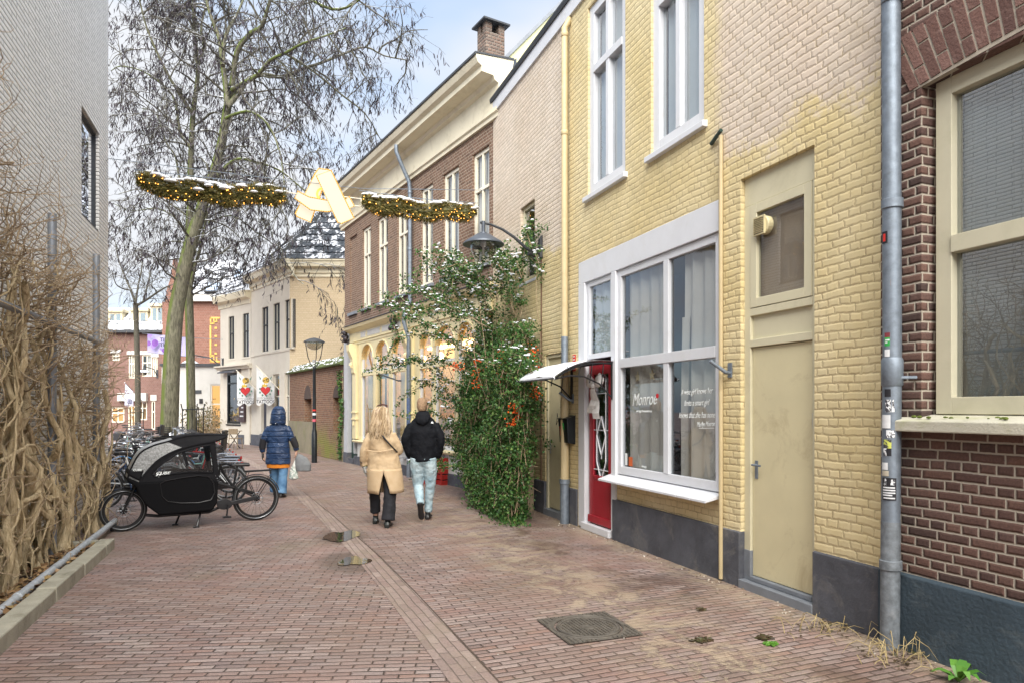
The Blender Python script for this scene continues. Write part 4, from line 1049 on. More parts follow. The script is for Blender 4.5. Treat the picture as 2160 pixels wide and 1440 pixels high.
# ================================================================== cream corner house
H = fempty('cream_house', 'cream rendered corner house with three dark sash windows and dark tiled roof', 'house', FC1)
s = FC1.s_; z = FC1.z_; L1 = s(530)
zc = 7.05
mb = MB()
w3 = [(s(614), s(601)), (s(590), s(576.5)), (s(566), s(552.5))]
z0, z1 = z(583, 737), z(583, 640)
g1 = [(s(609.5), s(600)), (s(589), s(575.5))]
door = (s(562), s(551))
wall(mb, 0, L1, 0, zc, [(a, b, z0, z1, .14) for a, b in w3] + [(a, b, .9, 3.15, .14) for a, b in g1] + [(door[0], door[1], .12, 2.5, .2)]); body(mb, 0, L1, 0, zc, 0, 5)
obj('wall', mb, M['cream_render'], H)
for a, b in w3: window(H, a, b, z0, z1, -.06, fw=.035, mull=((a + b) / 2,), trans=(z0 + (z1 - z0) * .60,), bar=.022, fmat='slate', gmat='glass_dark', cur=('curtain', (a, b, z0, z1, 4)), sill=(.08, .08, .08, 'cream_render'))
for a, b in g1: window(H, a, b, .9, 3.15, -.08, fw=.07, trans=(2.2,), fmat='cream_render', gmat='glass_shop', room='room', sill=(.05, .05, .08, 'cream_render'), name='shop_window')
mb = MB(); mb.box(door[0], door[1], -.17, -.12, .12, 2.5); obj('door', mb, plain('navy_door', (.03, .035, .06), .4), H)
mb = MB(); mb.box(0, s(600), -.1, .03, 0, .35); mb.box(s(566), door[0], -.1, .03, 0, .5); mb.box(s(549), L1, -.1, .03, 0, .5); obj('plinth', mb, M['plinth_grey'], H)
mb = MB(); mb.prismx([(-.05, zc), (.04, zc), (.04, zc + .12), (.10, zc + .15), (.10, zc + .34), (.32, zc + .38), (.36, zc + .56), (.40, zc + .60), (.40, zc + .66), (-.05, zc + .7)], -.38, L1); obj('cornice', mb, M['cornice_cream'], H)
mb = MB(); mb.prismx([(-.02, z0 - .55 + .42), (.03, z0 - .13), (.03, z0 - .09), (-.02, z0 - .09)], 0, L1); obj('sill_band', mb, M['cream_render'], H)
# gable side facing the street
sg = 4.0; zt = zc
G = MB(); Fl = H  # side wall is built in the side frame, parented with a rotated child
def side_child(name, mbuilder, mats, Fr, parent_frame, parent, **k):
    o = obj(name, mbuilder, mats, parent, **k)
    dv = Fr.p - parent_frame.p
    o.location = (dv.dot(parent_frame.dx), dv.dot(parent_frame.dy), 0); o.rotation_euler = (0, 0, Fr.ang - parent_frame.ang); return o
G.poly([(4, 0, 0), (0, 0, 0), (0, 0, zc), (4, 0, zc)]); G.poly([(0, 0, 0), (0, -4, 0), (0, -4, zc), (0, 0, zc)])
side_child('side_wall', G, M['cream_brick'], FCG, FC1, H)
G = MB(); G.prismx([(-.05, zc), (.04, zc), (.04, zc + .12), (.10, zc + .15), (.10, zc + .34), (.32, zc + .38), (.36, zc + .56), (.40, zc + .60), (.40, zc + .66), (-.05, zc + .7)], 0, 4.0)
side_child('side_cornice', G, M['cornice_cream'], FCG, FC1, H)
# hipped roof: street slope and side slope meeting on the hip
E = zc + .64; RZ = E + 3.6
G = MB(); tile_surface(G, (4.35, .38, E), (-.4, .38, E), (2.35, -2.2, RZ), (-.4, -2.2, RZ), tw=.24, th=.36)
side_child('side_roof', G, M['tiles_dark'], FCG, FC1, H)
c0 = FC1.dx; v_hip = FCG.world(4.35, .38, E); v_top = FCG.world(2.35, -2.2, RZ)
def toF(Fr, v): d_ = v - Fr.p; return (d_.dot(Fr.dx), d_.dot(Fr.dy), v.z)
h0 = toF(FC1, v_hip); h1 = toF(FC1, v_top)
G = MB(); tile_surface(G, (L1, .38, E), h0, (L1, h1[1] - .2, RZ - .4), h1, tw=.26, th=.38, amp=.03); obj('street_roof', G, M['tiles_snowy'], H)
G = MB(); G.tube([h0, h1], .10, 8); obj('hip_ridge', G, M['slate'], H)
m = MB(); G = MB(); t0, t1 = .35, .62
def rp(u, v): 
    A_, B_, C_, D_ = Vector((L1, .38, E)), Vector(h0), Vector((L1, h1[1] - .2, RZ - .4)), Vector(h1)
    return (A_ * (1 - u) + B_ * u) * (1 - v) + (C_ * (1 - u) + D_ * u) * v + Vector((0, .08, .12))
m.poly([rp(.35, .15), rp(.62, .15), rp(.60, .42), rp(.35, .42)]); obj('roof_snow', m, M['snow'], H)
m = MB(); 
m.tube([(s(465) * 0 + .2, .02, 3.35), (.2, .12, 3.35)], .02, 6)
# ================================================================== tattoo shop house
H2 = fempty('cream_house', 'lower cream house with black framed tattoo shop window and two narrow windows', 'house', FC2)
s = FC2.s_; z = FC2.z_; L2 = s(465)
w2 = [(s(525), s(512)), (s(494), s(482))]
z0, z1 = z(505, 754), z(505, 664); zc2_ = 6.55
shp = (s(507), s(479)); z0s, z1s = .95, 3.4
pd = (s(529), s(524)); 
mb = MB(); wall(mb, -.02, L2, 0, zc2_, [(a, b, z0, z1, .16) for a, b in w2] + [(shp[0], shp[1], z0s, z1s, .2), (pd[0], pd[1], .1, 2.6, .15)]); body(mb, -.02, L2, 0, zc2_, 0, 5)
obj('wall', mb, M['cream_render'], H2)
for a, b in w2: window(H2, a, b, z0, z1, -.06, fw=.035, mull=((a + b) / 2,), trans=(z0 + (z1 - z0) * .60,), bar=.022, fmat='slate', gmat='glass_dark', cur=('curtain', (a, b, z0, z1, 4)), sill=(.08, .08, .08, 'cream_render'))
w = window(H2, shp[0], shp[1], z0s, z1s, .0, fw=.10, dep=.1, trans=(z1s - .5,), bar=.06, fmat='black_paint', gmat='glass', name='shop_window', sill=(.05, .05, .08, 'black_paint'))
m = MB(); c = (shp[0] + shp[1]) / 2; m.prism([(c - .5, z0s + .15), (c + .3, z0s + .15), (c + .15, z0s + 1.3), (c - .1, z0s + .9), (c - .45, z0s + 1.1)], -.10, -.09); obj('window_poster', m, splat('yellow_shop_print', (.70, .42, .03), (.04, .03, .03), 3.0), w)
mb = MB(); mb.box(pd[0], pd[1], -.13, -.08, .1, 2.6); obj('red_door', mb, plain('brick_red_door', (.30, .045, .03), .5), H2)
mb = MB(); mb.prismx([(-.05, 3.55), (.14, 3.55), (.18, 3.63), (.30, 3.68), (.30, 3.75), (-.05, 3.80)], s(533), L2 + .1); mb.box(s(530), s(527), -.02, .08, .1, 3.55); obj('shop_cornice', mb, M['cream_render'], H2)
mb = MB(); mb.prismx([(.02, 3.5), (.35, 3.38), (.35, 3.44), (.02, 3.55)], shp[0] - .1, shp[1] + .3); obj('awning_box', mb, M['plinth_grey'], H2)
mb = MB(); mb.prismx([(-.05, zc2_), (.04, zc2_), (.06, zc2_ + .2), (.30, zc2_ + .26), (.36, zc2_ + .45), (.38, zc2_ + .55), (-.05, zc2_ + .6)], -.05, L2 + .15); obj('cornice', mb, M['cornice_cream'], H2)
mb = MB(); mb.box(.02, pd[0] - .1, -.1, .03, 0, .5); mb.box(shp[0] - .4, shp[0] + .2, -.1, .03, 0, .45); obj('plinth', mb, M['plinth_grey'], H2)
mb = MB(); tile_surface(mb, (-.1, .35, zc2_ + .6), (L2 + .1, .35, zc2_ + .6), (-.1, -3.0, zc2_ + 3.6), (L2 + .1, -3.0, zc2_ + 3.6), tw=.28, th=.4); obj('roof', mb, M['tiles_snowy'], H2)
m = MB(); xx = shp[0] - .35; m.box(xx - .28, xx + .28, .04, .12, 1.05, 1.95); rk = obj('rack_sign', m, plain('brown_sign', (.07, .045, .05), .6, var=.4, scale=8), H2)
m = MB()
for i in range(3): m.box(xx - .2, xx + .15 - .08 * i, .12, .125, 1.3 + i * .2, 1.36 + i * .2)
obj('sign_marks', m, SW_, rk)

# ================================================================== far buildings
H = fempty('townhouse', 'far red brick townhouse with yellow tile ornament and snowy tiled roof', 'house', FF)
s = FF.s_; z = FF.z_; x1 = s(342)
ztop = z(420, 637)
mb = MB(); wall(mb, 0, x1, 0, ztop, [(s(376), s(362), z(370, 860), z(370, 790), .1)]); body(mb, 0, x1, 0, ztop, 0, 8)
mb.prism([(s(376), ztop), (s(371), z(371, 580)), (s(366), z(366, 543)), (s(361), z(361, 585)), (s(352), z(352, 612)), (s(348), ztop)], -.5, .03)
obj('wall', mb, M['far_red_brick'], H)
mb = MB(); mb.box(-.1, s(385), -.1, .3, ztop, ztop + .42); obj('cornice', mb, M['white_render'], H)
mb = MB(); tile_surface(mb, (0, .3, ztop + .4), (s(376), .3, ztop + .4), (0, -2.2, z(420, 545) * 1.0 + .35), (s(376), -2.2, z(420, 545) + .35), tw=.35, th=.5, amp=.05); rf = obj('roof', mb, M['tiles_snowy'], H)
for px, py, sx_ in ((453, 608, .42), (508, 575, .3)):
    zz_ = z(px, py); yy_ = .3 - 2.5 * (zz_ - ztop - .4) / 3.0
    mb = MB(); m_ = Matrix.Translation((s(px, yy_), yy_ + .22, zz_)) @ Matrix.Rotation(-.85 + pi / 2 - pi / 2, 4, 'X')
    mb.cbox(m_, sx_ * 2, .9, .12); sk = obj('skylight', mb, M['slate'], H)
    mb = MB(); mb.cbox(m_ @ Matrix.Translation((0, 0, .065)), sx_ * 1.6, .7, .02); obj('pane', mb, plain('skylight_glass', (.45, .55, .72), .1), sk)
# yellow geometric ornament in tile
m = MB(); c0, c1 = s(465) , s(443)
def vb(px0, px1, py0, py1): m.box(s(px0), s(px1), .0, .03, z(450, py1), z(450, py0))
vb(442.5, 446, 686, 752); vb(443, 464, 669, 672.5); vb(443, 464, 760, 763.5); vb(443, 446, 669, 680); vb(450, 452.5, 672, 684); vb(443, 452, 681, 684); vb(456, 458.5, 672, 680); vb(450, 458, 677.5, 680)
vb(443, 446, 752, 763); vb(450, 452.5, 748, 760); vb(443, 452, 748, 751); vb(456, 458.5, 752, 760)
for py in (690, 707, 725, 743): vb(453, 458, py, py + 4)
obj('tile_ornament', m, plain('yellow_glazed_tile', (.66, .42, .10), .5), H)
m = MB(); m.box(s(376), s(362), -.08, -.05, z(370, 860), z(370, 790)); obj('window', m, M['glass_dark'], H)

H = fempty('low_shop', 'low white rendered shop annex with orange lit window behind the trees', 'shop', FW)
s = FW.s_; z = FW.z_; x1 = s(341); zt = z(400, 772)
ow = (s(466), s(444)); oz = (z(455, 905), z(455, 810))
mb = MB(); wall(mb, -.3, x1, 0, zt, [(ow[0], ow[1], *oz, .12)]); body(mb, -.3, x1, 0, zt, 0, 3)
obj('wall', mb, M['white_render'], H)
mb = MB(); mb.box(-.3, x1 + .05, -.2, .12, zt, zt + .14); obj('roof_edge', mb, M['slate'], H)
mb = MB(); mb.box(-.3, x1, -3, -.2, zt + .02, zt + .06); obj('roof', mb, M['slate'], H)
w = window(H, ow[0], ow[1], *oz, -.03, fw=.07, trans=((oz[0] + oz[1]) / 2 + .15,), bar=.06, fmat='cream_render', gmat='glass_clear', room='warm_light', rd=1.0, label='orange lit shop window')
m = MB(); m.box(s(428), s(421), .0, .05, z(425, 850), z(425, 840)); obj('wall_box', m, M['black_plastic'], H)
m = MB(); m.box(s(425), s(410), .0, .04, z(420, 829), z(420, 822)); obj('name_plate', m, M['slate'], H)

H = fempty('row_house', 'far brick row house with yellow dormers, white lintels and snowy eaves at the left', 'house', FH)
s = FH.s_; z = FH.z_; x1 = s(195); zt = z(280, 704)
wn = [(332, 322, 793, 753), (321, 299, 793, 748), (284, 271, 797, 748), (252, 236, 760, 745), (327, 319, 905, 845), (262, 235, 890, 858), (310, 290, 885, 845), (285, 270, 905, 855)]
mb = MB(); wall(mb, -.2, x1, 0, zt, [(s(a), s(b), z(a, c), z(a, d), .12) for a, b, c, d in wn]); body(mb, -.2, x1, 0, zt, 0, 7)
obj('wall', mb, M['row_brick'], H)
for i, (a, b, c, d) in enumerate(wn):
    lit_ = i in (4, 6, 7)
    window(H, s(a), s(b), z(a, c), z(a, d), -.04, fw=.08, mull=((s(a) + s(b)) / 2,) if i != 4 else (), trans=(z(a, c) + (z(a, d) - z(a, c)) * .62,), bar=.07, fmat='cream_paint', room='warm_light' if i in (5, 7) else ('room_lit' if lit_ else 'room'), gmat='glass_clear' if lit_ else 'glass', cur=None if lit_ or i == 5 else ('curtain', (s(a), s(a) + .5, z(a, c), z(a, d), 2)))
    m = MB(); 
    if i < 4: m.box(s(a) - .1, s(b) + .1, .0, .05, z(a, d) + .01, z(a, d) + .28); obj('lintel', m, M['white_render'], H)
m = MB(); m.box(s(331), s(318), .0, .06, z(325, 844), z(325, 832)); m.box(s(312), s(252), .0, .3, z(280, 845), z(280, 828)); obj('shop_sign', m, M['white_render'], H)
mb = MB(); mb.prismx([(-.1, zt), (.45, zt + .05), (.45, zt + .2), (-.1, zt + .25)], -.2, x1); obj('eave', mb, M['slate'], H)
mb = MB(); mb.prismx([(.44, zt + .205), (.44, zt + .26), (-1.5, zt + 2.1), (-5.5, zt + 2.2), (-5.5, zt + .3), (-.1, zt + .255)], -.2, x1); obj('roof', mb, M['tiles_snowy'], H)
mb = MB(); mb.prismx([(.40, zt + .26), (.40, zt + .34), (-.5, zt + 1.1), (-.5, zt + 1.02)], -.1, x1); obj('snow', mb, M['snow'], H)
for a, b, c, d in ((340, 312, 700, 645), (306, 270, 700, 655), (252, 222, 700, 657)):
    m = MB(); m.box(s(a), s(b), -2.5, -.35, z(a, c), z(a, d)); m.box(s(a) - .1, s(b) + .1, -2.5, -.2, z(a, d), z(a, d) + .2)
    dm = obj('dormer', m, plain('dormer_yellow', (.62, .55, .38), .6), H)
    k = 2 if b - a < -29 else 2
    for j in range(k):
        u0 = s(a) + (s(b) - s(a)) * (.12 + j * .42); m = MB(); m.box(u0, u0 + (s(b) - s(a)) * .3, -.349, -.33, z(a, c) + .35, z(a, d) - .15); obj('dormer_window', m, M['glass_dark'], dm)

# backdrop houses that close the street behind the photographer's left and far side (seen in reflections only from the street)
# ================================================================== white brick modern building (left)
H = fempty('white_brick_building', 'tall modern building of white brick with a recessed corner window at the left', 'building', FL)
s = FL.s_; z = FL.z_
ZB = 9.4
a, b = s(209), s(172); c, d = z(172, 452), z(172, 222)
mb = MB(); wall(mb, 0, 26, 0, ZB, [(a, b, c, d, .11)]); 
mb.poly([(0, 0, 0), (0, -12, 0), (0, -12, ZB), (0, 0, ZB)]); mb.poly([(0, 0, ZB), (26, 0, ZB), (26, -12, ZB), (0, -12, ZB)])
obj('wall', mb, M['white_brick'], H)
w = window(H, a, b, c, d, -.045, fw=.04, dep=.05, fmat='slate', gmat='glass_dark', cur=None, label='tall recessed corner window')
mb = MB(); mb.box(a + .002, b - .002, -.045, -.005, c + .003, c + .03); obj('sill', mb, M['slate'], w)
mb = MB(); mb.box(-.004, .0, -.45, -.25, z(229, 475), z(229, 340)); obj('corner_strip', mb, M['slate'], H)
# ================================================================== wall lamp
s = FR.s_
lx_ = s(1143); lz = FR.z_(1143, 527)
T = empty('wall_lamp', 'big grey wall lantern on a long curved arm beside the shrub', 'wall lamp', FR.world(lx_, 0, lz), FR.ang)
m = MB(); m.box(-.045, .045, .002, .05, -.14, .16); m.prismx([(.05, .16), (.002, .24), (.002, .16)], -.045, .045); obj('wall_plate', m, M['slate'], T, bevel=.006)
m = MB(); m.tube([(0, .04, -.06), (0, .16, -.055), (0, .30, .02), (0, .48, .16), (0, .68, .27), (0, .88, .33), (0, 1.05, .345)], [.028, .028, .026, .024, .022, .02, .02], 10); m.tube([(0, .10, -.10), (0, .24, -.08)], .04, 8)
obj('arm', m, M['slate'], T, smooth=True)
m = MB(); c = (0, 1.0, 0); m.lathe([(.001, .37), (.03, .37), (.03, .20), (.055, .19), (.06, .165)], c, 16); m.lathe([(.055, .175), (.12, .155), (.20, .10), (.29, .045), (.33, .01), (.33, -.005), (.20, .015)], c, 32, cap=False)
obj('shade', m, plain('lamp_shade_enamel', (.085, .10, .125), .4, .3, var=.15), T, smooth=True)
m = MB(); m.lathe([(.215, .02), (.21, -.05), (.185, -.14), (.14, -.22), (.08, -.27), (.001, -.285)], c, 24); obj('bowl', m, M['lamp_bowl'], T, smooth=True)
m = MB(); m.lathe([(.05, .02), (.05, -.02), (.018, -.04), (.018, -.16), (.001, -.17)], c, 12); obj('bulb', m, plain('frosted_tube', (.8, .8, .78), .4), T, smooth=True)
m = MB(); m.tube([(-.005, .012, -.14), (.0, .012, -1.2), (.005, .012, -4.1)], .009, 6); obj('cable', m, plain('rusty_cable', (.13, .06, .04), .7, var=.3), T)
m = MB(); m.ring(.045, .006, (-.0, .03, -.17), 20, 6, 'x'); obj('ring_bolt', m, M['alu'], T)

# ================================================================== canopy over the red door
ax0, ax1 = s(1296), s(1296) + 1.25
cz = FR.z_(1290, 790)
T = empty('door_canopy', 'arched clear door canopy with black brackets, covered in snow', 'canopy', FR.world(ax0, 0, cz), FR.ang)
Wc = 1.30
prof = [(.02, .16), (.18, .17), (.36, .155), (.54, .11), (.70, .04), (.86, -.06)]
m = MB()
for i in range(len(prof) - 1):
    (y0, z0_), (y1, z1_) = prof[i], prof[i + 1]; m.prismx([(y0, z0_), (y1, z1_), (y1, z1_ + .006), (y0, z0_ + .006)], 0, Wc)
obj('sheet', m, M['glass_clear'], T)
m = MB(); R1 = random.Random(3); nx_, ny_ = 22, 14; gv = []
def pz(t):
    k = min(int(t * 5), 4); f = t * 5 - k; return (prof[k][0] * (1 - f) + prof[k + 1][0] * f, prof[k][1] * (1 - f) + prof[k + 1][1] * f)
for i in range(nx_ + 1):
    for j in range(ny_ + 1):
        y_, z_ = pz(j / ny_); th = .012 + .03 * max(0, mnoise.noise(Vector((i * .3, j * .4, 2))) + .6) * min(1, 4 * i / nx_, 4 * (1 - i / nx_) + .2) * .7
        gv.append((i / nx_ * Wc, y_, z_ + .007 + th))
m.raw(gv, [(i * (ny_ + 1) + j, (i + 1) * (ny_ + 1) + j, (i + 1) * (ny_ + 1) + j + 1, i * (ny_ + 1) + j + 1) for i in range(nx_) for j in range(ny_)])
m.box(0, Wc, .84, .865, -.07, -.03)
obj('snow', m, M['snow'], T, smooth=True)
for xx in (.03, Wc - .03):
    m = MB(); m.box(xx - .014, xx + .014, .0, .03, -.32, .15)
    m.tube([(xx, .02, .14), (xx, .18, .15), (xx, .36, .135), (xx, .54, .09), (xx, .70, .02), (xx, .84, -.07)], .013, 6)
    m.tube([(xx, .02, -.30), (xx, .20, -.12), (xx, .42, -.03), (xx, .62, -.02), (xx, .84, -.07)], .011, 6)
    for y0 in (.14, .30, .46, .62):
        m.tube([(xx, y0, pz(y0 / .86)[1] - .02), (xx, y0 + .04, -.26 + .42 * min(1, y0 * 1.5) - .04)], .008, 5)
    obj('bracket', m, M['black_plastic'], T)
m = MB(); m.tube([(0, .86, -.06), (Wc, .86, -.06)], .012, 6); m.tube([(0, .03, .16), (Wc, .03, .16)], .012, 6); obj('edge_rail', m, M['black_plastic'], T)
# bow on the red door
p = FR.world(s(1262), -.0, FR.z_(1262, 812)); T = empty('ribbon_bow', 'silver gauze ribbon bow hanging on the red door', 'bow', p, FR.ang)
m = MB()
for sx_ in (-1, 1):
    m.loft([(0, .03, 0, .02, .02, 0, sx_ * 1.2), (sx_ * .06, .05, .03, .06, .03, 0, sx_ * 1.3), (sx_ * .13, .05, .06, .075, .035, 0, sx_ * 1.4), (sx_ * .16, .04, .06, .03, .02, 0, sx_ * 1.4)], 10)
obj('loops', m, plain('silver_gauze', (.68, .67, .66), .5, var=.2, scale=20), T, smooth=True)
m = MB(); m.ball((0, .06, 0), .035, n=10, m=6)
for sx_, ln in ((-1, .36), (1, .30), (.2, .26)):
    for i in range(6):
        t0, t1 = i / 6, (i + 1) / 6; w0_, w1_ = .03 + .04 * t0, .03 + .04 * t1
        x0_, x1_ = sx_ * .07 * t0, sx_ * .07 * t1; yy0, yy1 = .05 + .015 * sin(t0 * 9), .05 + .015 * sin(t1 * 9)
        m.poly([(x0_ - w0_, yy0, -ln * t0), (x0_ + w0_, yy0 + .01, -ln * t0), (x1_ + w1_, yy1 + .01, -ln * t1), (x1_ - w1_, yy1, -ln * t1)])
T.scale = (1.35, 1.2, 1.25)
obj('tails', m, plain('silver_gauze_tails', (.70, .69, .68), .5, var=.2, scale=20), T, smooth=True)

# ================================================================== garlands and lit star letter over the street
GY = 13.05
def onY(px, py, Y):
    r = ray(px, py); return atd(px, py, Y / r.y)
def garland(pa, pb, label, seed, dense=1.0):
    A, B = onY(*pa, GY), onY(*pb, GY); R1 = random.Random(seed); Lg = (B - A).length
    T = empty('garland', label, 'garland', A, 0, 'fir garlands over the street')
    D = (B - A); dn = D.normalized()
    def P(t):
        q = D * t; q.z -= .10 * sin(pi * t); q.z += .03 * sin(t * 17 + seed); return q
    up = Vector((0, 0, 1)); sd = dn.cross(up).normalized()
    m = MB(); n_ = int(Lg * 2300 * dense)
    for i in range(n_):
        t = R1.random(); e = min(1, (t + .01) * 12, (1.01 - t) * 12) ** .5; a = R1.uniform(0, 2 * pi); rr = .155 * e * (1 + .25 * mnoise.noise(Vector((t * 9, cos(a), seed)))) * R1.uniform(.55, 1.05)
        rad = sd * cos(a) + up * sin(a); c_ = P(t) + rad * rr
        dr = (rad * R1.uniform(.4, 1.2) + dn * R1.uniform(-1, 1) + sd.cross(rad) * R1.uniform(-.6, .6) + up * -.1).normalized(); ln = R1.uniform(.05, .095); w_ = dr.orthogonal().normalized() * R1.uniform(.006, .011)
        m.poly([c_ - w_, c_ + w_, c_ + dr * ln + w_ * .3, c_ + dr * ln - w_ * .3])
    m.tube([P(i / 20) for i in range(21)], .085, 8)
    obj('greenery', m, M['needle'], T, kind='stuff')
    m = MB()
    for i in range(int(Lg * 44)):
        t = R1.random(); a = R1.uniform(-2.9, .6) if R1.random() < .8 else R1.uniform(0, 6.28); rr = .17 * min(1, (t + .02) * 10, (1.02 - t) * 10) ** .5
        q = P(t) + (sd * cos(a) + up * sin(a)) * rr; r_ = R1.uniform(.0065, .0095); m.ball(q, r_, n=6, m=4)
    obj('fairy_lights', m, M['bulb'], T, kind='stuff')
    m = MB()
    for i in range(int(Lg * 30)):
        t = R1.random(); a = pi / 2 + R1.gauss(0, .55); rr = .18 * min(1, (t + .01) * 12, (1.01 - t) * 12) ** .5
        q = P(t) + (sd * cos(a) + up * sin(a)) * rr; r_ = R1.uniform(.03, .07); m.ball(q, r_ * 1.5, r_, r_ * .5, 8, 5)
    obj('snow', m, M['snow'], T, smooth=True, kind='stuff')
    m = MB(); m.tube([P(0) + up * .16 - dn * .05, P(.5) + up * .27, P(1) + up * .16 + dn * .05], .007, 5)
    for t in (.12, .5, .88): m.tube([P(t) + up * .27 * (1 - abs(t - .5)), P(t)], .006, 4)
    obj('support_wire', m, M['zinc'], T)
garland((289, 382), (602, 411), 'longer lit fir garland with snow, left of the glowing star sign', 1)
garland((764, 424), (1003, 446), 'shorter lit fir garland with snow, right of the glowing star sign', 2)
A = onY(683, 418, GY); B = onY(684, 418, GY); C = onY(683, 417, GY); pxm = (B - A).length
cvx = (B - A).normalized()
T = empty('light_sign', 'glowing cream ribbon star sign edged with bulbs hanging mid street', 'light sign', A, 0)
def strip_sign(pts, off, name='ribbon'):
    """closed outline in photo pixels -> slab with bulbs along the rim"""
    P3 = [onY(x, y, GY + off) - A for x, y in pts]
    m = MB(); n_ = len(P3); m.raw([p + Vector((0, -.03, 0)) for p in P3] + [p + Vector((0, .03, 0)) for p in P3], [tuple(range(n_)), tuple(range(2 * n_ - 1, n_ - 1, -1))] + [(i, i + n_, (i + 1) % n_ + n_, (i + 1) % n_) for i in range(n_)])
    o = obj(name, m, M['sign_face'], T)
    m = MB()
    for i in range(n_):
        a_, b_ = P3[i], P3[(i + 1) % n_]; k = max(1, int((b_ - a_).length / .038))
        for j in range(k): m.ball(a_ + (b_ - a_) * (j / k) + Vector((0, -.035, 0)), .0085, n=6, m=4)
    obj('rim_bulbs', m, M['bulb_edge'], o, kind='stuff')
    m = MB(); m.tube([p + Vector((0, -.028, 0)) for p in P3], .012, 4, closed=True); obj('rim', m, plain('gold_rim', (.55, .30, .05), .5), o)
strip_sign([(664, 368), (672, 357), (694, 360), (700, 367), (683, 392), (655, 470), (626, 458), (623, 452)], .05)
strip_sign([(622, 420), (628, 405), (652, 417), (690, 424), (716, 424), (718, 443), (690, 448), (655, 444)], -.05)
strip_sign([(667, 372), (698, 361), (746, 461), (720, 473), (712, 470)], -.12)
strip_sign([(727, 424), (736, 416), (747, 436), (731, 443)], .0)
m = MB(); m.ring(14 * pxm, .02, (onY(683, 411, GY) - A), 20, 6, 'y'); obj('gold_ring', m, M['bulb_edge'], T)
m = MB(); a1 = onY(722, 415, GY) - A; b1 = onY(762, 420, GY) - A; c1 = onY(722, 432, GY) - A; d1 = onY(762, 436, GY) - A
m.tube([a1, b1], .009, 5); m.tube([c1, d1], .009, 5); m.tube([b1, d1], .009, 5); obj('hanging_frame', m, M['cream_paint'], T); m = MB(); m.tube([onY(602, 405, GY) - A, onY(628, 410, GY) - A], .009, 5); obj('hanging_rod', m, M['cream_paint'], T)
pw = onY(230, 335, GY); T = empty('span_wire', 'thin steel wire spanning the street above the garlands', 'wire', pw)
m = MB(); q1 = onY(540, 373, GY); q2 = onY(760, 398, GY); q3 = onY(1040, 402, GY); q4 = Vector((4.25, GY - .3, q3.z + .1)); m.tube([(LX - pw.x + .0, .2, .02), (0, 0, 0), q1 - pw, q2 - pw, q3 - pw, q4 - pw], .006, 5); obj('wire', m, M['zinc'], T)

# ================================================================== street lamp post
g0 = gnd(663, 975); T = empty('street_lamp', 'black street lamp post with bell glass and stickers by the garden wall', 'street lamp', g0, -YAW)
zl = atd(663, 790, g0.length / 1.0).z; dd_ = (CH) / ((975 - 860) / FPX); ztop = CH + (860 - 778) / FPX * dd_
m = MB(); m.lathe([(.085, 0), (.085, .9), (.075, .92), (.07, 1.0), (.055, 1.05), (.045, ztop), (.05, ztop + .02), (.02, ztop + .10)], n=16); obj('post', m, M['black_paint'], T, smooth=True)
zh = CH + (860 - 722) / FPX * dd_
m = MB()
for sg_ in (-1, 1): m.tube([(0, 0, ztop + .02), (sg_ * .10, 0, ztop + .13), (sg_ * .20, 0, ztop + .38), (sg_ * .28, 0, zh + .02)], .014, 8)
m.tube([(0, 0, ztop + .02), (0, .10, ztop + .13), (0, .2, ztop + .38), (0, .28, zh + .02)], .014, 8)
obj('yoke', m, M['black_paint'], T, smooth=True)
m = MB(); m.lathe([(.33, zh), (.31, zh + .04), (.16, zh + .11), (.04, zh + .14), (.001, zh + .145)], n=24); m.lathe([(.33, zh + .0), (.30, zh - .01), (.10, zh)], n=24, cap=False); obj('hood', m, M['slate'], T, smooth=True)
m = MB(); m.lathe([(.26, zh - .01), (.25, zh - .08), (.19, zh - .17), (.10, zh - .22), (.001, zh - .235)], n=20); obj('bowl', m, M['lamp_bowl'], T, smooth=True)
m = MB(); m.lathe([(.0555, 3.12), (.0555, 3.2)], n=16); obj('band', m, M['alu'], T)
for zq, mt, hq in ((1.66, SR, .05), (1.55, SW_, .07), (1.36, plain('pink_sticker', (.6, .12, .16), .5), .08)):
    m = MB(); m.tube([(0, 0, zq - hq), (0, 0, zq)], .0595, 16, cap=False); obj('sticker', m, mt, T)

# lamps hung on the cream house and far house
for (Fr, px, py, lab, arm, dirx) in ((FC2, 471, 770, 'small wall lantern on the left corner of the tattoo shop house', 1.3, 1), (FH, 332, 789, 'snow topped street lantern on the far brick row house', 1.9, 0)):
    T = empty('wall_lamp', lab, 'wall lamp', Fr.world(Fr.s_(px), 0, Fr.z_(px, py)), Fr.ang)
    m = MB(); m.box(-.06, .06, 0, .05, -.25, .35); m.tube([(0, .05, -.1), (.3 * dirx, .5, .35), (.7 * dirx, arm, .5)], .03, 6); obj('arm', m, M['slate'], T)
    c = (.7 * dirx, arm, 0); m = MB(); m.lathe([(.02, .55), (.03, .30), (.15, .22), (.42, .05), (.42, .03), (.02, .04)], c, 16); obj('shade', m, M['slate'], T, smooth=True)
    m = MB(); m.lathe([(.25, .04), (.2, -.1), (.001, -.2)], c, 12); obj('bowl', m, M['lamp_bowl'], T, smooth=True)
    m = MB(); m.lathe([(.40, .065), (.2, .2), (.001, .24)], c, 16); obj('snow', m, M['snow'], T, smooth=True)

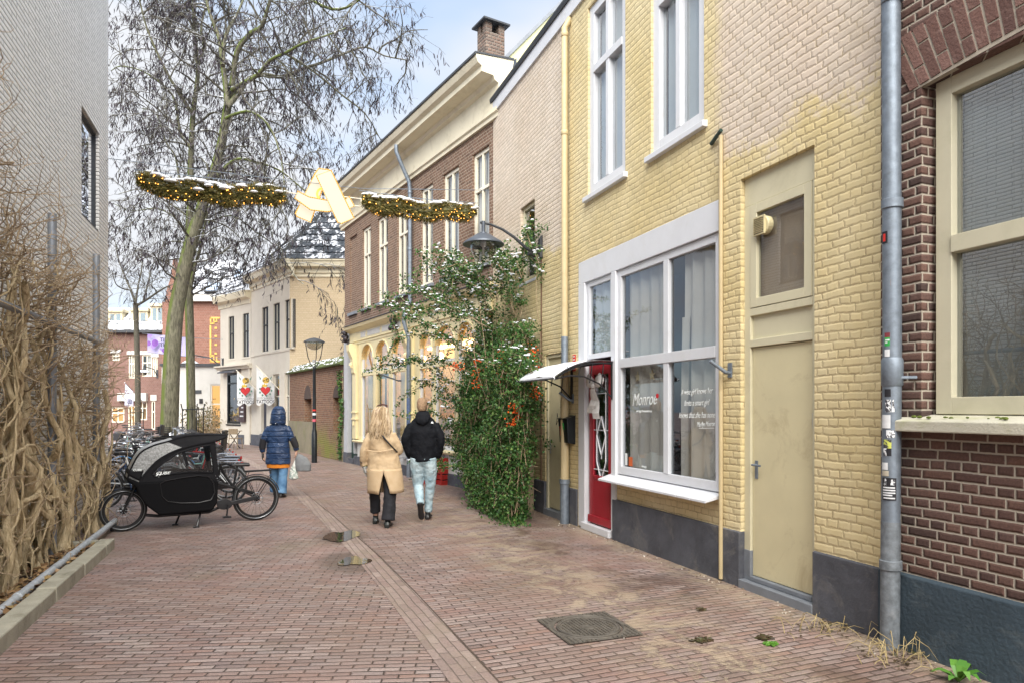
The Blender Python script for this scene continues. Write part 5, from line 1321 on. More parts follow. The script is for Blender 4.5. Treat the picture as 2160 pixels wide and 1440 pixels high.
# ================================================================== tattoo flags
M['flag'] = plain('white_flag_cloth', (.74, .75, .74), .8, var=.05)
def flag(pb, pe, corners, label, group, d0):
    """pb pole foot, pe pole tip in photo pixels; corners of the cloth: the cloth hangs from the pole"""
    d = d0; O = atd(*pb, d); T = empty('flag', label, 'flag', O, 0, group)
    def at(px, py, dd=0): return atd(px, py, d + dd) - O
    m = MB(); m.tube([at(*pb), at(*pe, -.6)], .018, 6); obj('pole', m, M['cream_paint'], T)
    # cloth grid between the pole and the lower hem
    (x0, x1, yb) = corners; nu, nv = 14, 12; vs = []
    def topy(x): return pb[1] + (pe[1] - pb[1]) * (x - pb[0]) / (pe[0] - pb[0])
    for i in range(nu + 1):
        for j in range(nv + 1):
            x = x0 + (x1 - x0) * i / nu; yt = topy(x) + 1; y = yt + (yb + 3 * sin(i * .8) - yt) * j / nv
            vs.append(at(x, y, -.6 * (x - pb[0]) / (pe[0] - pb[0]) + .05 * sin(i * 1.1 + j * .25)))
    m.v = []; m.f = []; m.m = []; m.raw(vs, [(i * (nv + 1) + j, (i + 1) * (nv + 1) + j, (i + 1) * (nv + 1) + j + 1, i * (nv + 1) + j + 1) for i in range(nu) for j in range(nv)])
    cl = obj('cloth', m, M['flag'], T, smooth=True)
    R_ = Matrix.Rotation(-YAW, 4, 'Z') @ Matrix.Rotation(pi / 2, 4, 'X'); px_m = d / FPX
    cx = (x0 + x1) / 2
    def put(x, y, e=-.32): return Matrix.Translation(at(x, y, e - .33)) @ R_
    def patch(name, pts, cx_, cy_, mat, e=-.32):
        m = MB(); m.poly([put(cx_ + a, cy_ - b, e) @ Vector((0, 0, 0)) for a, b in pts]); obj(name, m, mat, cl)
    heart = [(9.5 * .0625 * 16 * sin(t) ** 3 * 1.0, (13 * cos(t) - 5 * cos(2 * t) - 2 * cos(3 * t) - cos(4 * t)) * .62) for t in [2 * pi * i / 28 for i in range(28)]]
    yh = yb - 29
    patch('heart', [(a * 1.12, b * 1.1) for a, b in heart], cx, yh, plain('heart_edge', (.12, .015, .02), .7), -.315); patch('heart', heart, cx, yh, plain('heart_red', (.50, .02, .025), .7))
    patch('skull', [(7.5 * cos(t), 6.8 * sin(t)) for t in [2 * pi * i / 16 for i in range(16)]], cx + 1, yh - 22, splat('gold_ornament', (.58, .38, .06), (.12, .08, .02), 9), -.32)
    patch('flame', [(-4, 0), (-5, 6), (-2, 4), (0, 8), (2, 4), (5, 6), (4, 0)], cx - 2, yh - 8, plain('flame_gold', (.70, .45, .05), .7), -.325)
    lf = plain('leaf_print', (.10, .20, .16), .7)
    for k in range(9):
        an = .35 + k * (2 * pi - .7) / 8 - pi / 2 + pi; rx, ry = 12.5 * cos(an + pi / 2 + .0), 11 * sin(an + pi / 2)
        patch('leaf', [(rx - 2, ry), (rx, ry + 3), (rx + 2.4, ry), (rx, ry - 3)], cx, yh, lf, -.31)
    for k in (-1, 1): patch('leaf', [(k * 9, 4), (k * 14, 9), (k * 11, 0)], cx, yh - 22, lf, -.31)
    tm = plain('flag_black', (.02, .02, .025), .7)
    text_obj('lettering', 'STITCHWERK', 5.2 * px_m * 1.25, plain('flag_grey', (.16, .16, .17), .7), cl, put(cx, yb - 12, -.33), sx=.92)
    text_obj('lettering', 'TATTOOS', 9.4 * px_m, tm, cl, put(cx, yb - 5.5, -.33), sx=.86, bold=.004)
dfl = (FC2.world(FC2.s_(500), 0) .dot(Vector((sY, cY, 0))))
flag((498, 779), (543, 823), (500, 535, 853), 'white tattoo shop flag with red heart, left one of the pair', 'flags over the tattoo shop', 31.0)
flag((540, 770), (609, 841), (541, 579, 852), 'white tattoo shop flag with red heart, right one with the longer pole', 'flags over the tattoo shop', 29.5)

# ================================================================== banner and small flag further away
dB = 33.0; O = atd(311, 704, dB); T = empty('banner', 'lilac banner with purple circles strung behind the mossy tree trunk', 'banner', O)
def ab(px, py, e=0): return atd(px, py, dB + e) - O
m = MB(); nu, nv = 20, 6; vs = []
for i in range(nu + 1):
    for j in range(nv + 1):
        u, v = i / nu, j / nv; vs.append(ab(311 + 88 * u, 704 + 8 * u + (39 + 1 * u) * v, .12 * sin(u * 9 + v)))
m.raw(vs, [(i * (nv + 1) + j, (i + 1) * (nv + 1) + j, (i + 1) * (nv + 1) + j + 1, i * (nv + 1) + j + 1) for i in range(nu) for j in range(nv)])
cl = obj('cloth', m, plain('lilac_cloth', (.50, .47, .74), .8, var=.12, scale=2), T, smooth=True)
def circ(px, py, r, mat, e=-.16, x0=None):
    m = MB(); m.poly([ab(max(px + r * cos(t), 311.3), max(py + r * sin(t), 705), e) for t in [2 * pi * i / 18 for i in range(18)]]); obj('circle', m, mat, cl)
PU = plain('purple_print', (.26, .11, .46), .8); PL = plain('light_purple_print', (.40, .27, .66), .8)
circ(327, 723, 7.2, PU); circ(313, 724, 5.5, PU); circ(315, 707, 6, PL); circ(346, 738.5, 4.8, PU); circ(339, 735, 2.3, PL); circ(323, 730, 5, PL, -.15); circ(397, 733, 4.5, PL)
R_ = Matrix.Rotation(-YAW, 4, 'Z') @ Matrix.Rotation(pi / 2, 4, 'X'); tmat = plain('dark_print', (.03, .03, .07), .8)
text_obj('lettering', 'TIU', 11.5 * dB / FPX, tmat, cl, Matrix.Translation(ab(337, 717, -.18)) @ R_, align='LEFT', bold=.004)
text_obj('lettering', 'TH', 11.5 * dB / FPX, tmat, cl, Matrix.Translation(ab(337, 727.5, -.18)) @ R_, align='LEFT', bold=.004)
m = MB(); m.tube([ab(300, 703), ab(311, 704), ab(399, 712), ab(470, 716)], .012, 5); m.tube([ab(300, 741), ab(311, 743), ab(399, 752), ab(470, 756)], .012, 5); obj('cord', m, M['zinc'], T)
d = 44; O = atd(263, 805, d); T = empty('flag', 'small pale lilac flag with text on a slanted pole at the far left', 'flag', O)
m = MB(); m.poly([atd(x, y, d) - O for x, y in ((264, 808), (281, 826), (281, 856), (263, 855))]); m.poly([atd(x, y, d + .02) - O for x, y in ((263, 855), (281, 856), (281, 826), (264, 808))]); cl = obj('cloth', m, plain('pale_lilac', (.55, .56, .72), .8), T)
m = MB(); 
for k in range(4): m.poly([atd(x, y, d - .04) - O for x, y in ((269, 841 + k * 2.6), (279, 842 + k * 2.6), (279, 843.2 + k * 2.6), (269, 842.2 + k * 2.6))])
obj('small_print', m, tmat, cl)
m = MB(); m.tube([atd(263, 806, d) - O, atd(305, 850, d + 3) - O], .03, 5); obj('pole', m, M['white_paint'], T)

# ================================================================== tree guards
def guard(px, wpx, d, ztop_, label, n_=3):
    b = atd(px, 860, d); b.z = 0; T = empty('tree_guard', label, 'tree guard', b, -YAW); w_ = wpx / FPX * d / 2
    m = MB()
    for (x, y) in ((-w_, -w_), (w_, -w_), (w_, w_), (-w_, w_)):
        m.tube([(x, y, 0), (x, y, ztop_ - .12), (x * 1.14, y * 1.14, ztop_ + .12)], .022, 6)
    for x in (-.35, .35):
        for y in (-1, 1): m.tube([(x * w_ * 1.0, y * w_, 0), (x * w_, y * w_, ztop_)], .014, 5)
    for zq in (.35, ztop_ - .1): m.tube([(-w_, -w_, zq), (w_, -w_, zq), (w_, w_, zq), (-w_, w_, zq)], .02, 5, closed=True)
    obj('bars', m, M['black_paint'], T)
guard(407, 30, 26.0, 1.75, 'black iron guard with flared tips round the straight mossy trunk')
guard(289, 17, 33.0, 1.6, 'black iron guard round the slim far tree')

# ================================================================== cafe furniture
def chair(px, py, label, rot, grp):
    g0 = gnd(px, py); T = empty('chair', label, 'chair', g0, rot, grp); r = .011
    m = MB()
    for sx_ in (-1, 1):
        m = MB(); m.tube([(sx_ * .21, -.22, 0), (sx_ * .20, -.14, .44), (sx_ * .19, .20, .45)], r, 8); obj('front_leg', m, M['alu'], T, smooth=True)
        m = MB(); m.tube([(sx_ * .21, .26, 0), (sx_ * .19, .12, .44), (sx_ * .185, .24, .84)], r, 8); obj('rear_leg', m, M['alu'], T, smooth=True)
    m = MB(); m.tube([(-.21, -.14, .62), (-.23, .1, .64), (-.19, .2, .66)], r, 6); m.tube([(.21, -.14, .62), (.23, .1, .64), (.19, .2, .66)], r, 6); m.tube([(-.21, -.14, .62), (-.20, -.14, .44)], r, 6); m.tube([(.21, -.14, .62), (.20, -.14, .44)], r, 6); obj('armrests', m, M['alu'], T, smooth=True)
    m = MB()
    for i in range(5): m.box(-.19, .19, -.16 + i * .072, -.11 + i * .072, .445, .457)
    obj('seat', m, M['alu'], T)
    m = MB()
    for i in range(4): m.box(-.185, .185, .165 + i * .026, .175 + i * .026, .58 + i * .07, .62 + i * .07)
    m.tube([(-.185, .24, .84), (0, .26, .86), (.185, .24, .84)], r, 6); obj('backrest', m, M['alu'], T)
chair(926, 1018, 'silver slatted cafe chair right of the man in black, by the red crates', radians(-75), 'silver cafe chairs at the shopfront')
chair(862, 1002, 'silver slatted cafe chair between the two walkers', radians(-60), 'silver cafe chairs at the shopfront')
for px, py, lab in ((905, 1018, 'red plastic crate stood up behind the man in black'), (936, 1020, 'red plastic crate beside the right silver cafe chair'), (850, 993, 'red plastic crate half hidden by the woman in the camel coat')):
    g0 = gnd(px, py); g0 = g0 + FB.dy * -.0
    T = empty('crate', lab, 'crate', g0, FB.ang, 'red crates at the shopfront'); m = MB(); w_, d_, h_ = .38, .30, .62
    for k in range(5):
        m.box(-w_ / 2, w_ / 2, -d_ / 2, -d_ / 2 + .02, k * .125, k * .125 + .10); m.box(-w_ / 2, w_ / 2, d_ / 2 - .02, d_ / 2, k * .125, k * .125 + .10)
        m.box(-w_ / 2, -w_ / 2 + .02, -d_ / 2 + .02, d_ / 2 - .02, k * .125, k * .125 + .10); m.box(w_ / 2 - .02, w_ / 2, -d_ / 2 + .02, d_ / 2 - .02, k * .125, k * .125 + .10)
    for a in (-1, 1):
        for b in (-1, 1): m.box(a * w_ / 2 - .02 * a, a * (w_ / 2 + .004), b * (d_ / 2 - .02), b * (d_ / 2 + .004), 0, h_)
    obj('crate_body', m, plain('red_crate', (.36, .02, .015), .5, var=.2), T)
# table and chair at the tattoo shop
g0 = gnd(484, 944); T = empty('cafe_table', 'small folding cafe table in front of the tattoo shop', 'table', g0, FC2.ang)
m = MB(); m.box(-.55, .55, -.3, .3, .72, .75); obj('tabletop', m, M['wood'], T)
for sx_ in (-1, 1):
    m = MB(); m.tube([(sx_ * .45, -.25, 0), (sx_ * .45, .25, .72)], .018, 6); m.tube([(sx_ * .45, .25, 0), (sx_ * .45, -.25, .72)], .018, 6); obj('leg', m, M['black_paint'], T)
g0 = gnd(497, 946); T = empty('chair', 'worn wooden chair beside the folding table at the tattoo shop', 'chair', g0, FC2.ang + .6)
m = MB(); m.box(-.2, .2, -.2, .2, .43, .46); obj('seat', m, M['wood'], T); m = MB(); m.box(-.2, .2, .17, .20, .62, .85); obj('backrest', m, M['wood'], T)
for a in (-1, 1):
    for b in (-1, 1): m = MB(); m.tube([(a * .2, b * .2, 0), (a * .17, b * .17, .85 if b > 0 else .43)], .018, 6); obj('leg', m, M['wood'], T)
# grey bollards at the tattoo house
for px, py, lab in ((552, 940, 'low dark stone guard block between the two doors of the cream house'), (567, 943, 'low dark stone guard block behind the woman in blue')):
    g0 = gnd(px, py); T = empty('guard_stone', lab, 'guard stone', g0, 0, 'guard stones'); m = MB(); m.lathe([(.14, 0), (.13, .45), (.09, .55), (.001, .57)], n=12); obj('stone', m, M['plinth_grey'], T, smooth=True)
# wooden post at the shrub
g0 = FR.world(s(1131), .12, 0); T = empty('wooden_post', 'short weathered wooden post beside the yellow door', 'post', g0, FR.ang)
m = MB(); m.box(-.075, .075, -.05, .06, 0, .78); m.box(-.05, .05, .06, .075, .05, .74); obj('post', m, M['wood'], T, bevel=.012)

# ================================================================== ground details
# manhole
pa = gnd(1241, 1325); T = empty('manhole_cover', 'square cast iron manhole cover with a round chequered lid', 'manhole cover', (pa.x, pa.y, 0), 0)
mc = [gnd(*q) for q in ((1127, 1312), (1192, 1360), (1362, 1337), (1283, 1291))]
ctr = sum(mc, Vector()) / 4
T.location = (ctr.x, ctr.y, 0)
ang_ = atan2((mc[2] - mc[1]).y, (mc[2] - mc[1]).x); T.rotation_euler = (0, 0, ang_); hw = (mc[2] - mc[1]).length / 2; hh = (mc[1] - mc[0]).length / 2
hw = hh = (hw + hh) / 2
m = MB(); R_in = hw * .86; k = 40
for i in range(k):
    a0, a1 = 2 * pi * i / k, 2 * pi * (i + 1) / k
    def sq(a): f = 1 / max(abs(cos(a)), abs(sin(a))); return (hw * cos(a) * f, hh * sin(a) * f, .010)
    m.poly([(R_in * cos(a0), R_in * sin(a0), .010), sq(a0), sq(a1), (R_in * cos(a1), R_in * sin(a1), .010)])
m.ring(R_in + .012, .007, (0, 0, .010), 40, 6, 'z'); m.ring(R_in - .02, .006, (0, 0, .010), 40, 6, 'z')
n_ = 17; st = 2 * hw / n_
for i in range(n_):
    for j in range(n_):
        x, y = -hw + st * (i + .5), -hw + st * (j + .5)
        if sqrt(x * x + y * y) > R_in + .03: m.box(x - st * .36, x + st * .36, y - st * .36, y + st * .36, .010, .016)
obj('frame', m, M['iron'], T)
m = MB(); m.lathe([(.001, .006), (R_in - .012, .006), (R_in - .012, .004)], n=40, cap=False)
m.lathe([(R_in - .03, .006), (R_in - .03, .013), (R_in - .045, .013), (R_in - .045, .006)], n=40, cap=False)
n_ = 18; st = 2 * R_in / n_
for i in range(n_):
    for j in range(n_):
        x, y = -R_in + st * (i + .5), -R_in + st * (j + .5); rr = sqrt(x * x + y * y)
        if rr < R_in - .06 and rr > .05: m.box(x - st * .34, x + st * .34, y - st * .34, y + st * .34, .006, .0135)
m.box(-.06, .06, -.012, .012, .006, .014)
obj('lid', m, M['iron'], T)
# puddles
def puddle(px, py, rx, ry, seed, label):
    g0 = gnd(px, py); T0 = None; m = MB(); R1 = random.Random(seed); k = 40; pts = []
    for i in range(k):
        a = 2 * pi * i / k; f = 1 + .55 * mnoise.noise(Vector((cos(a) * 1.3, sin(a) * 1.3, seed))) + .22 * mnoise.noise(Vector((cos(a) * 5, sin(a) * 5, seed)))
        pts.append((rx * f * cos(a), ry * f * sin(a), .0095))
    m.poly(pts); o = obj('puddle', m, M['water'], None); o.location = (g0.x, g0.y, 0); o.rotation_euler = (0, 0, -YAW); o['kind'] = 'structure'
n = N('puddle_water'); n.set((.035, .03, .025), .0, IOR=1.33, Specular_IOR_Level=1.0); n.bump(n.noise(3, 2), .0012); M['water'] = n.m
puddle(722, 1129, .25, .36, 3, 'a'); puddle(742, 1184, .17, .22, 9, 'b')
# weeds, straw and scraps
def straw(px, py, rx, ry, n_, label, seed, h=.18, col=None):
    g0 = gnd(px, py); T = empty('dry_weed', label, 'weed', g0, FR.ang, None); R1 = random.Random(seed); m = MB()
    for i in range(n_):
        x, y = R1.gauss(0, rx * .5), R1.gauss(0, ry * .5); a = R1.uniform(0, 6.28); L_ = R1.uniform(.08, .26); up_ = R1.uniform(.02, h)
        p0 = Vector((x, y, .004)); p2 = p0 + Vector((L_ * cos(a), L_ * sin(a), R1.uniform(0, .03))); p1 = (p0 + p2) / 2 + Vector((R1.uniform(-.04, .04), R1.uniform(-.04, .04), up_))
        m.tube([p0, p0 * .6 + p1 * .4 + Vector((0, 0, up_ * .3)), p1, p2 * .6 + p1 * .4 + Vector((0, 0, up_ * .2)), p2], [.003, .0028, .0024, .002, .001], 4)
    obj('stalks', m, col or M['straw'], T)
    m = MB()
    for i in range(n_ * 4):
        x, y = R1.gauss(0, rx * .55), R1.gauss(0, ry * .5); m.cbox(Matrix.Translation((x, y, R1.uniform(.004, .035))) @ Matrix.Rotation(R1.uniform(0, 6), 4, 'Z') @ Matrix.Rotation(R1.uniform(-.8, .8), 4, 'X'), R1.uniform(.01, .03), R1.uniform(.006, .014), .002)
    obj('dead_leaves', m, M['dead_dark'], T, kind='stuff')
M['straw'] = plain('dry_straw', (.42, .33, .16), .8, var=.4, scale=6); M['dead_dark'] = leafm('dead_dark_leaf', (.03, .022, .012), (.09, .06, .03), (.05, .06, .02))
straw(1915, 1388, .17, .32, 34, 'tangle of dry straw and dead weeds at the foot of the zinc drainpipe', 1, .16)
straw(1760, 1325, .15, .42, 30, 'dry weeds along the grey plinth between side door and drainpipe', 2, .13)
m = MB(); R1 = random.Random(8)
for i in range(260):
    y = R1.uniform(1.2, 12.5); x = 4.24 - abs(R1.gauss(0, .13)); r_ = R1.uniform(.003, .014); m.ball((x, y, r_ * .4), r_, r_ * R1.uniform(.6, 1), r_ * .6, 5, 3)
for i in range(160):
    y = R1.uniform(2, 13); x = R1.uniform(-1.4, 4.1); r_ = R1.uniform(.002, .006); m.ball((x, y, r_ * .4 + .002), r_ * 1.6, r_, r_ * .4, 5, 3)
o = obj('gravel_and_scraps', m, leafm('grit', (.10, .07, .05), (.35, .28, .2), (.62, .58, .52)), None); o['kind'] = 'stuff'
def clump(px, py, r, mat, label, seed, name='moss_clump', cat='moss', leaf=False):
    g0 = gnd(px, py); T = empty(name, label, cat, g0, 0); R1 = random.Random(seed); m = MB()
    if leaf:
        for i in range(9):
            a = i * 2.4; L_ = r * R1.uniform(.7, 1.1); wv = .03
            d_ = Vector((cos(a), sin(a), 0)); sd = Vector((-sin(a), cos(a), 0)); h_ = R1.uniform(.05, .12)
            p = [d_ * L_ * t + Vector((0, 0, h_ * sin(pi * t * .8) + .01)) for t in (0, .35, .7, 1)]
            for k, (w0_, w1_) in enumerate(((.006, wv), (wv, wv * .7), (wv * .7, .002))): m.poly([p[k] - sd * w0_, p[k + 1] - sd * w1_, p[k + 1] + sd * w1_, p[k] + sd * w0_])
    else:
        for i in range(60):
            x, y = R1.gauss(0, r * .45), R1.gauss(0, r * .35); q = R1.uniform(.006, .016); m.cbox(Matrix.Translation((x, y, q * .7)) @ Matrix.Rotation(R1.uniform(0, 6), 4, 'Z') @ Matrix.Rotation(R1.uniform(0, 3), 4, 'X'), q * 2.6, q * 1.4, q * .4)
    obj('leaves' if leaf else 'crumbs', m, mat, T)
clump(2022, 1440, .15, leafm('weed_leaf', (.05, .16, .02), (.10, .24, .035)), 'bright green leafy weed at the bottom right edge by the blue plinth', 1, 'weed', 'weed', True)
clump(1478, 1351, .07, M['dead_dark'], 'dark crumbled lump on the paving right of the manhole', 2, 'debris', 'debris')
clump(1609, 1346, .06, M['dead_dark'], 'dark scrap on the paving left of the green moss tuft', 3, 'debris', 'debris')
clump(1626, 1359, .045, leafm('moss_green', (.05, .16, .02), (.10, .24, .03)), 'small green moss tuft on the paving below the side door', 4)
clump(1478, 1286, .03, M['dead_dark'], 'tiny dark crumb beyond the manhole towards the wall', 5, 'debris', 'debris')
# leaf litter in the bed
m = MB(); R1 = random.Random(6)
for i in range(1500):
    x, y = R1.uniform(-2.45, -1.88), R1.uniform(2.5, KY1); m.cbox(Matrix.Translation((x, y, .075 + R1.random() * .04)) @ Matrix.Rotation(R1.uniform(0, 6), 4, 'Z') @ Matrix.Rotation(R1.uniform(-.9, .9), 4, 'X') @ Matrix.Rotation(R1.uniform(-.6, .6), 4, 'Y'), R1.uniform(.03, .08), R1.uniform(.015, .04), .002)
o = obj('leaf_litter', m, leafm('fallen_leaf', (.16, .09, .045), (.32, .20, .10), (.24, .17, .06)), None); o['kind'] = 'stuff'
# guard rail along the bed
T = empty('guard_rail', 'low galvanised tube rail along the planting bed', 'rail', (-1.96, 0, 0))
re = onX(243, 1097, -1.96); rz_ = .40
rz2 = re.z; y_e = re.y
rs = onX(0, 1288, -1.96)
m = MB(); m.tube([(0, -2, rs.z), (0, rs.y, rs.z), (0, y_e, rz2)], .038, 14)
for yq in (4.2, 5.15, 6.9, 8.6): m.tube([(0, yq - .03, rz2 + .0 + (rs.z - rz2) * max(0, (y_e - yq) / (y_e - rs.y))), (0, yq + .03, rz2 + (rs.z - rz2) * max(0, (y_e - yq) / (y_e - rs.y)))], .044, 12)
obj('tube', m, M['zinc_light'], T, smooth=True)
for yq in (4.2, 5.15, 6.9, 8.6, y_e - .15):
    m = MB(); zq = rz2 + (rs.z - rz2) * max(0, (y_e - yq) / (y_e - rs.y)); m.lathe([(.036, -.02), (.036, zq - .02)], (0, yq, 0), 10); m.box(-.05, .05, yq - .05, yq + .05, zq * .4, zq - .03); obj('post', m, M['slate'], T)
# trellis
T = empty('trellis', 'grey steel tube trellis behind the tangled vine', 'trellis', (LX, 0, 0))
for px, yb in ((110, 1200), (203, 1115), (-60, 1300)):
    g0 = onX(px, yb, LX + .30); m = MB(); m.tube([(.30, g0.y, 0), (.30, g0.y, 3.85)], .045, 14); obj('post', m, M['trellis_steel'], T, smooth=True)
h0, h1 = onX(20, 625, LX + .36), onX(205, 735, LX + .36)
m = MB(); m.tube([(.36, h0.y - 2.2, (h0.z + h1.z) / 2), (.36, h1.y + .1, (h0.z + h1.z) / 2)], .035, 12); obj('rail', m, M['trellis_steel'], T, smooth=True)
# ================================================================== trees
def rv(R1, s=1.0): return Vector((R1.gauss(0, 1), R1.gauss(0, 1), R1.gauss(0, 1))) * s
class Tree:
    def __init__(s, seed): s.R = random.Random(seed); s.tw = MB(); s.pods = MB(); s.ends = []
    def branch(s, p, d, ln, r, lvl, droop, nseg=6):
        """a limb that wanders and droops; returns its points"""
        pts = [p]; rs = [r]; d = d.normalized()
        for i in range(nseg):
            d = (d + rv(s.R, .16 if lvl < 3 else .22) + Vector((0, 0, -droop * (i + 1) / nseg * (.5 if lvl < 2 else 1)))).normalized()
            pts.append(pts[-1] + d * ln / nseg); rs.append(r * (1 - .72 * (i + 1) / nseg))
        s.tw.tube(pts, rs, 5 if lvl < 2 else (4 if lvl == 2 else 3), cap=False)
        return pts
    def pod(s, p, ln):
        a = s.R.uniform(0, 6.28); sd = Vector((cos(a), sin(a), 0)); q = p; cur = s.R.uniform(-1, 1); w = s.R.uniform(.012, .021)
        side = Vector((-sin(a), cos(a), 0)); prev = (q - side * w * .3, q + side * w * .3)
        for i in range(4):
            t = (i + 1) / 4; q = q + Vector((0, 0, -ln / 4)) + sd * (ln * .22 * sin(cur * 2.4 + t * 4.0 * cur) * (1 if cur > 0 else -1)); tw = t * 2.2 * cur
            sv = (side * cos(tw) + sd * sin(tw)) * w * (1 if i < 3 else .2); nx = (q - sv, q + sv)
            s.pods.poly([prev[0], prev[1], nx[1], nx[0]]); prev = nx
def limb_px(pts, d0, dd):
    """limb drawn in photo pixels at distance d0, with a depth offset running along it"""
    n_ = len(pts); return [atd(x, y, d0 + dd * i / max(n_ - 1, 1)) for i, (x, y) in enumerate(pts)]
def smooth_pts(pts, k=3):
    out = []
    for i in range(len(pts) - 1):
        p0, p1, p2, p3 = pts[max(i - 1, 0)], pts[i], pts[i + 1], pts[min(i + 2, len(pts) - 1)]
        for j in range(k):
            t = j / k; out.append(.5 * ((2 * p1) + (p2 - p0) * t + (2 * p0 - 5 * p1 + 4 * p2 - p3) * t * t + (3 * p1 - p0 - 3 * p2 + p3) * t ** 3))
    out.append(pts[-1]); return out
def build_tree(label, D, trunk, tr, limbs, seed, sec_step=.36, sec_len=(1.6, 3.6), pods=True, dens=1.0, base_z=0, moss='bark_moss'):
    t = Tree(seed); R1 = t.R
    b = atd(*trunk[0], D); b.z = 0
    T = empty('tree', label, 'tree', b)
    tp = smooth_pts([Vector((b.x, b.y, -.05))] + limb_px(trunk, D, 0)[0:], 3)
    m = MB(); rs = [tr[0] + (tr[1] - tr[0]) * (i / (len(tp) - 1)) for i in range(len(tp))]
    rs[0] *= 1.35; rs[1] *= 1.12
    m.tube([p - b for p in tp], rs, 16); mains = [([q for q in tp if q.z > 5.2], tr[1])]
    for pts, dd, r0, r1 in limbs:
        lp = smooth_pts(limb_px(pts, D, dd), 3); mains.append((lp, r0))
        rr = [r0 + (r1 - r0) * (i / (len(lp) - 1)) for i in range(len(lp))]; m.tube([p - b for p in lp], rr, 10)
    obj('trunk', m, M[moss], T, smooth=True)
    for lp, r0 in mains:
        if len(lp) < 2: continue
        acc = 0; tot = sum((lp[i + 1] - lp[i]).length for i in range(len(lp) - 1)); run = 0
        for i in range(len(lp) - 1):
            seg = lp[i + 1] - lp[i]; acc += seg.length; run += seg.length
            while acc > sec_step / dens:
                acc -= sec_step / dens; p = lp[i] + seg * R1.random() - b; dirn = seg.normalized()
                a = rv(R1); a = (a - dirn * a.dot(dirn)); a.y *= .8; a.normalize()
                f = 1 - .35 * run / max(tot, .1)
                d_ = (a * 1.0 + dirn * R1.uniform(.1, .6) + Vector((0, 0, .25))).normalized()
                sp = t.branch(p, d_, R1.uniform(*sec_len) * f, min(r0 * .4, .045), 1, .30, 8)
                for k in range(int(7 * dens) + 1):
                    j = R1.randint(1, len(sp) - 1); q = sp[j]; dd_ = ((sp[j] - sp[j - 1]).normalized() * .7 + rv(R1, .5)).normalized()
                    tp_ = t.branch(q, dd_, R1.uniform(.6, 1.7), .013, 2, .42, 5)
                    for k2 in range(4):
                        j2 = R1.randint(1, len(tp_) - 1); q2 = tp_[j2]; d3 = ((tp_[j2] - tp_[j2 - 1]).normalized() * .6 + rv(R1, .55)).normalized()
                        tq = t.branch(q2, d3, R1.uniform(.3, .8), .0075, 3, .5, 3)
                        if pods and R1.random() < .88:
                            for k3 in range(R1.randint(1, 6)): t.pod(tq[R1.randint(1, 3)] + rv(R1, .02), R1.uniform(.12, .26))
                    t.ends.append(tp_[-1])
    obj('crown', t.tw, M['bark_twig'], T, smooth=True)
    if pods: obj('seed_pods', t.pods, M['pod'], T, kind='stuff')
    return T
build_tree('big leaning tree with mossy trunk, snowy twigs and hanging dark seed pods', 24.0,
    [(352, 975), (357, 900), (361, 790), (367, 700), (374, 640), (391, 560), (406, 500), (424, 445)], (.33, .20),
    [([(424, 445), (436, 405), (452, 365), (462, 325), (470, 290), (480, 226), (490, 180)], .6, .19, .13),
     ([(480, 226), (476, 180), (470, 139), (462, 80), (440, 20), (425, -60)], 1.5, .11, .04),
     ([(480, 226), (505, 195), (525, 167), (560, 158), (595, 163), (640, 145), (681, 132), (730, 112), (772, 100), (810, 118), (862, 128)], 1.5, .095, .018),
     ([(490, 190), (510, 178), (542, 160), (570, 128), (605, 111), (640, 92), (690, 75), (730, 60)], -2.5, .085, .02),
     ([(490, 180), (500, 110), (530, 70), (553, 55), (570, 0), (590, -60)], -1.5, .10, .04),
     ([(470, 139), (473, 87), (490, 45), (500, 31), (530, -40)], 2.5, .08, .03),
     ([(440, 395), (480, 350), (505, 335), (540, 342), (590, 360), (640, 400), (690, 440)], -1.5, .07, .018),
     ([(476, 250), (500, 240), (530, 236), (565, 262), (590, 320), (600, 390)], -2, .06, .018),
     ([(430, 430), (470, 415), (520, 418), (580, 428), (640, 436)], 1.5, .045, .015),
     ([(560, -60), (640, -10), (700, 20), (745, 10), (770, -15)], -3, .07, .02),
     ([(600, 112), (660, 150), (720, 200), (770, 240), (800, 290)], 1.5, .05, .015)], 11, dens=.78)
build_tree('straight slimmer mossy tree in the iron guard, bare with seed pods', 26.0,
    [(407, 965), (404, 900), (402, 780), (400, 680), (398, 600), (402, 540), (399, 500), (401, 450), (404, 417)], (.17, .13),
    [([(404, 417), (402, 360), (404, 312), (407, 243), (416, 174), (417, 139), (410, 60), (408, -50)], .5, .125, .05),
     ([(401, 612), (412, 560), (424, 520), (432, 485), (440, 440), (470, 400)], -.8, .07, .03),
     ([(407, 243), (380, 200), (350, 150), (310, 60), (290, -20)], -2, .07, .02),
     ([(404, 312), (380, 280), (370, 215), (345, 180), (300, 150), (255, 140), (235, 150)], 2, .06, .015),
     ([(417, 139), (430, 100), (425, 50), (450, -30)], 1, .06, .03),
     ([(404, 417), (380, 380), (370, 330), (350, 300), (330, 240), (300, 230)], 1.0, .05, .015),
     ([(402, 500), (370, 460), (330, 440), (280, 445), (240, 430)], 1.0, .04, .012),
     ([(402, 460), (350, 425), (300, 400), (250, 410)], -1, .035, .012),
     ([(440, 470), (490, 455), (540, 490), (580, 520), (620, 580), (640, 600)], -2, .035, .01)], 23, dens=.8)
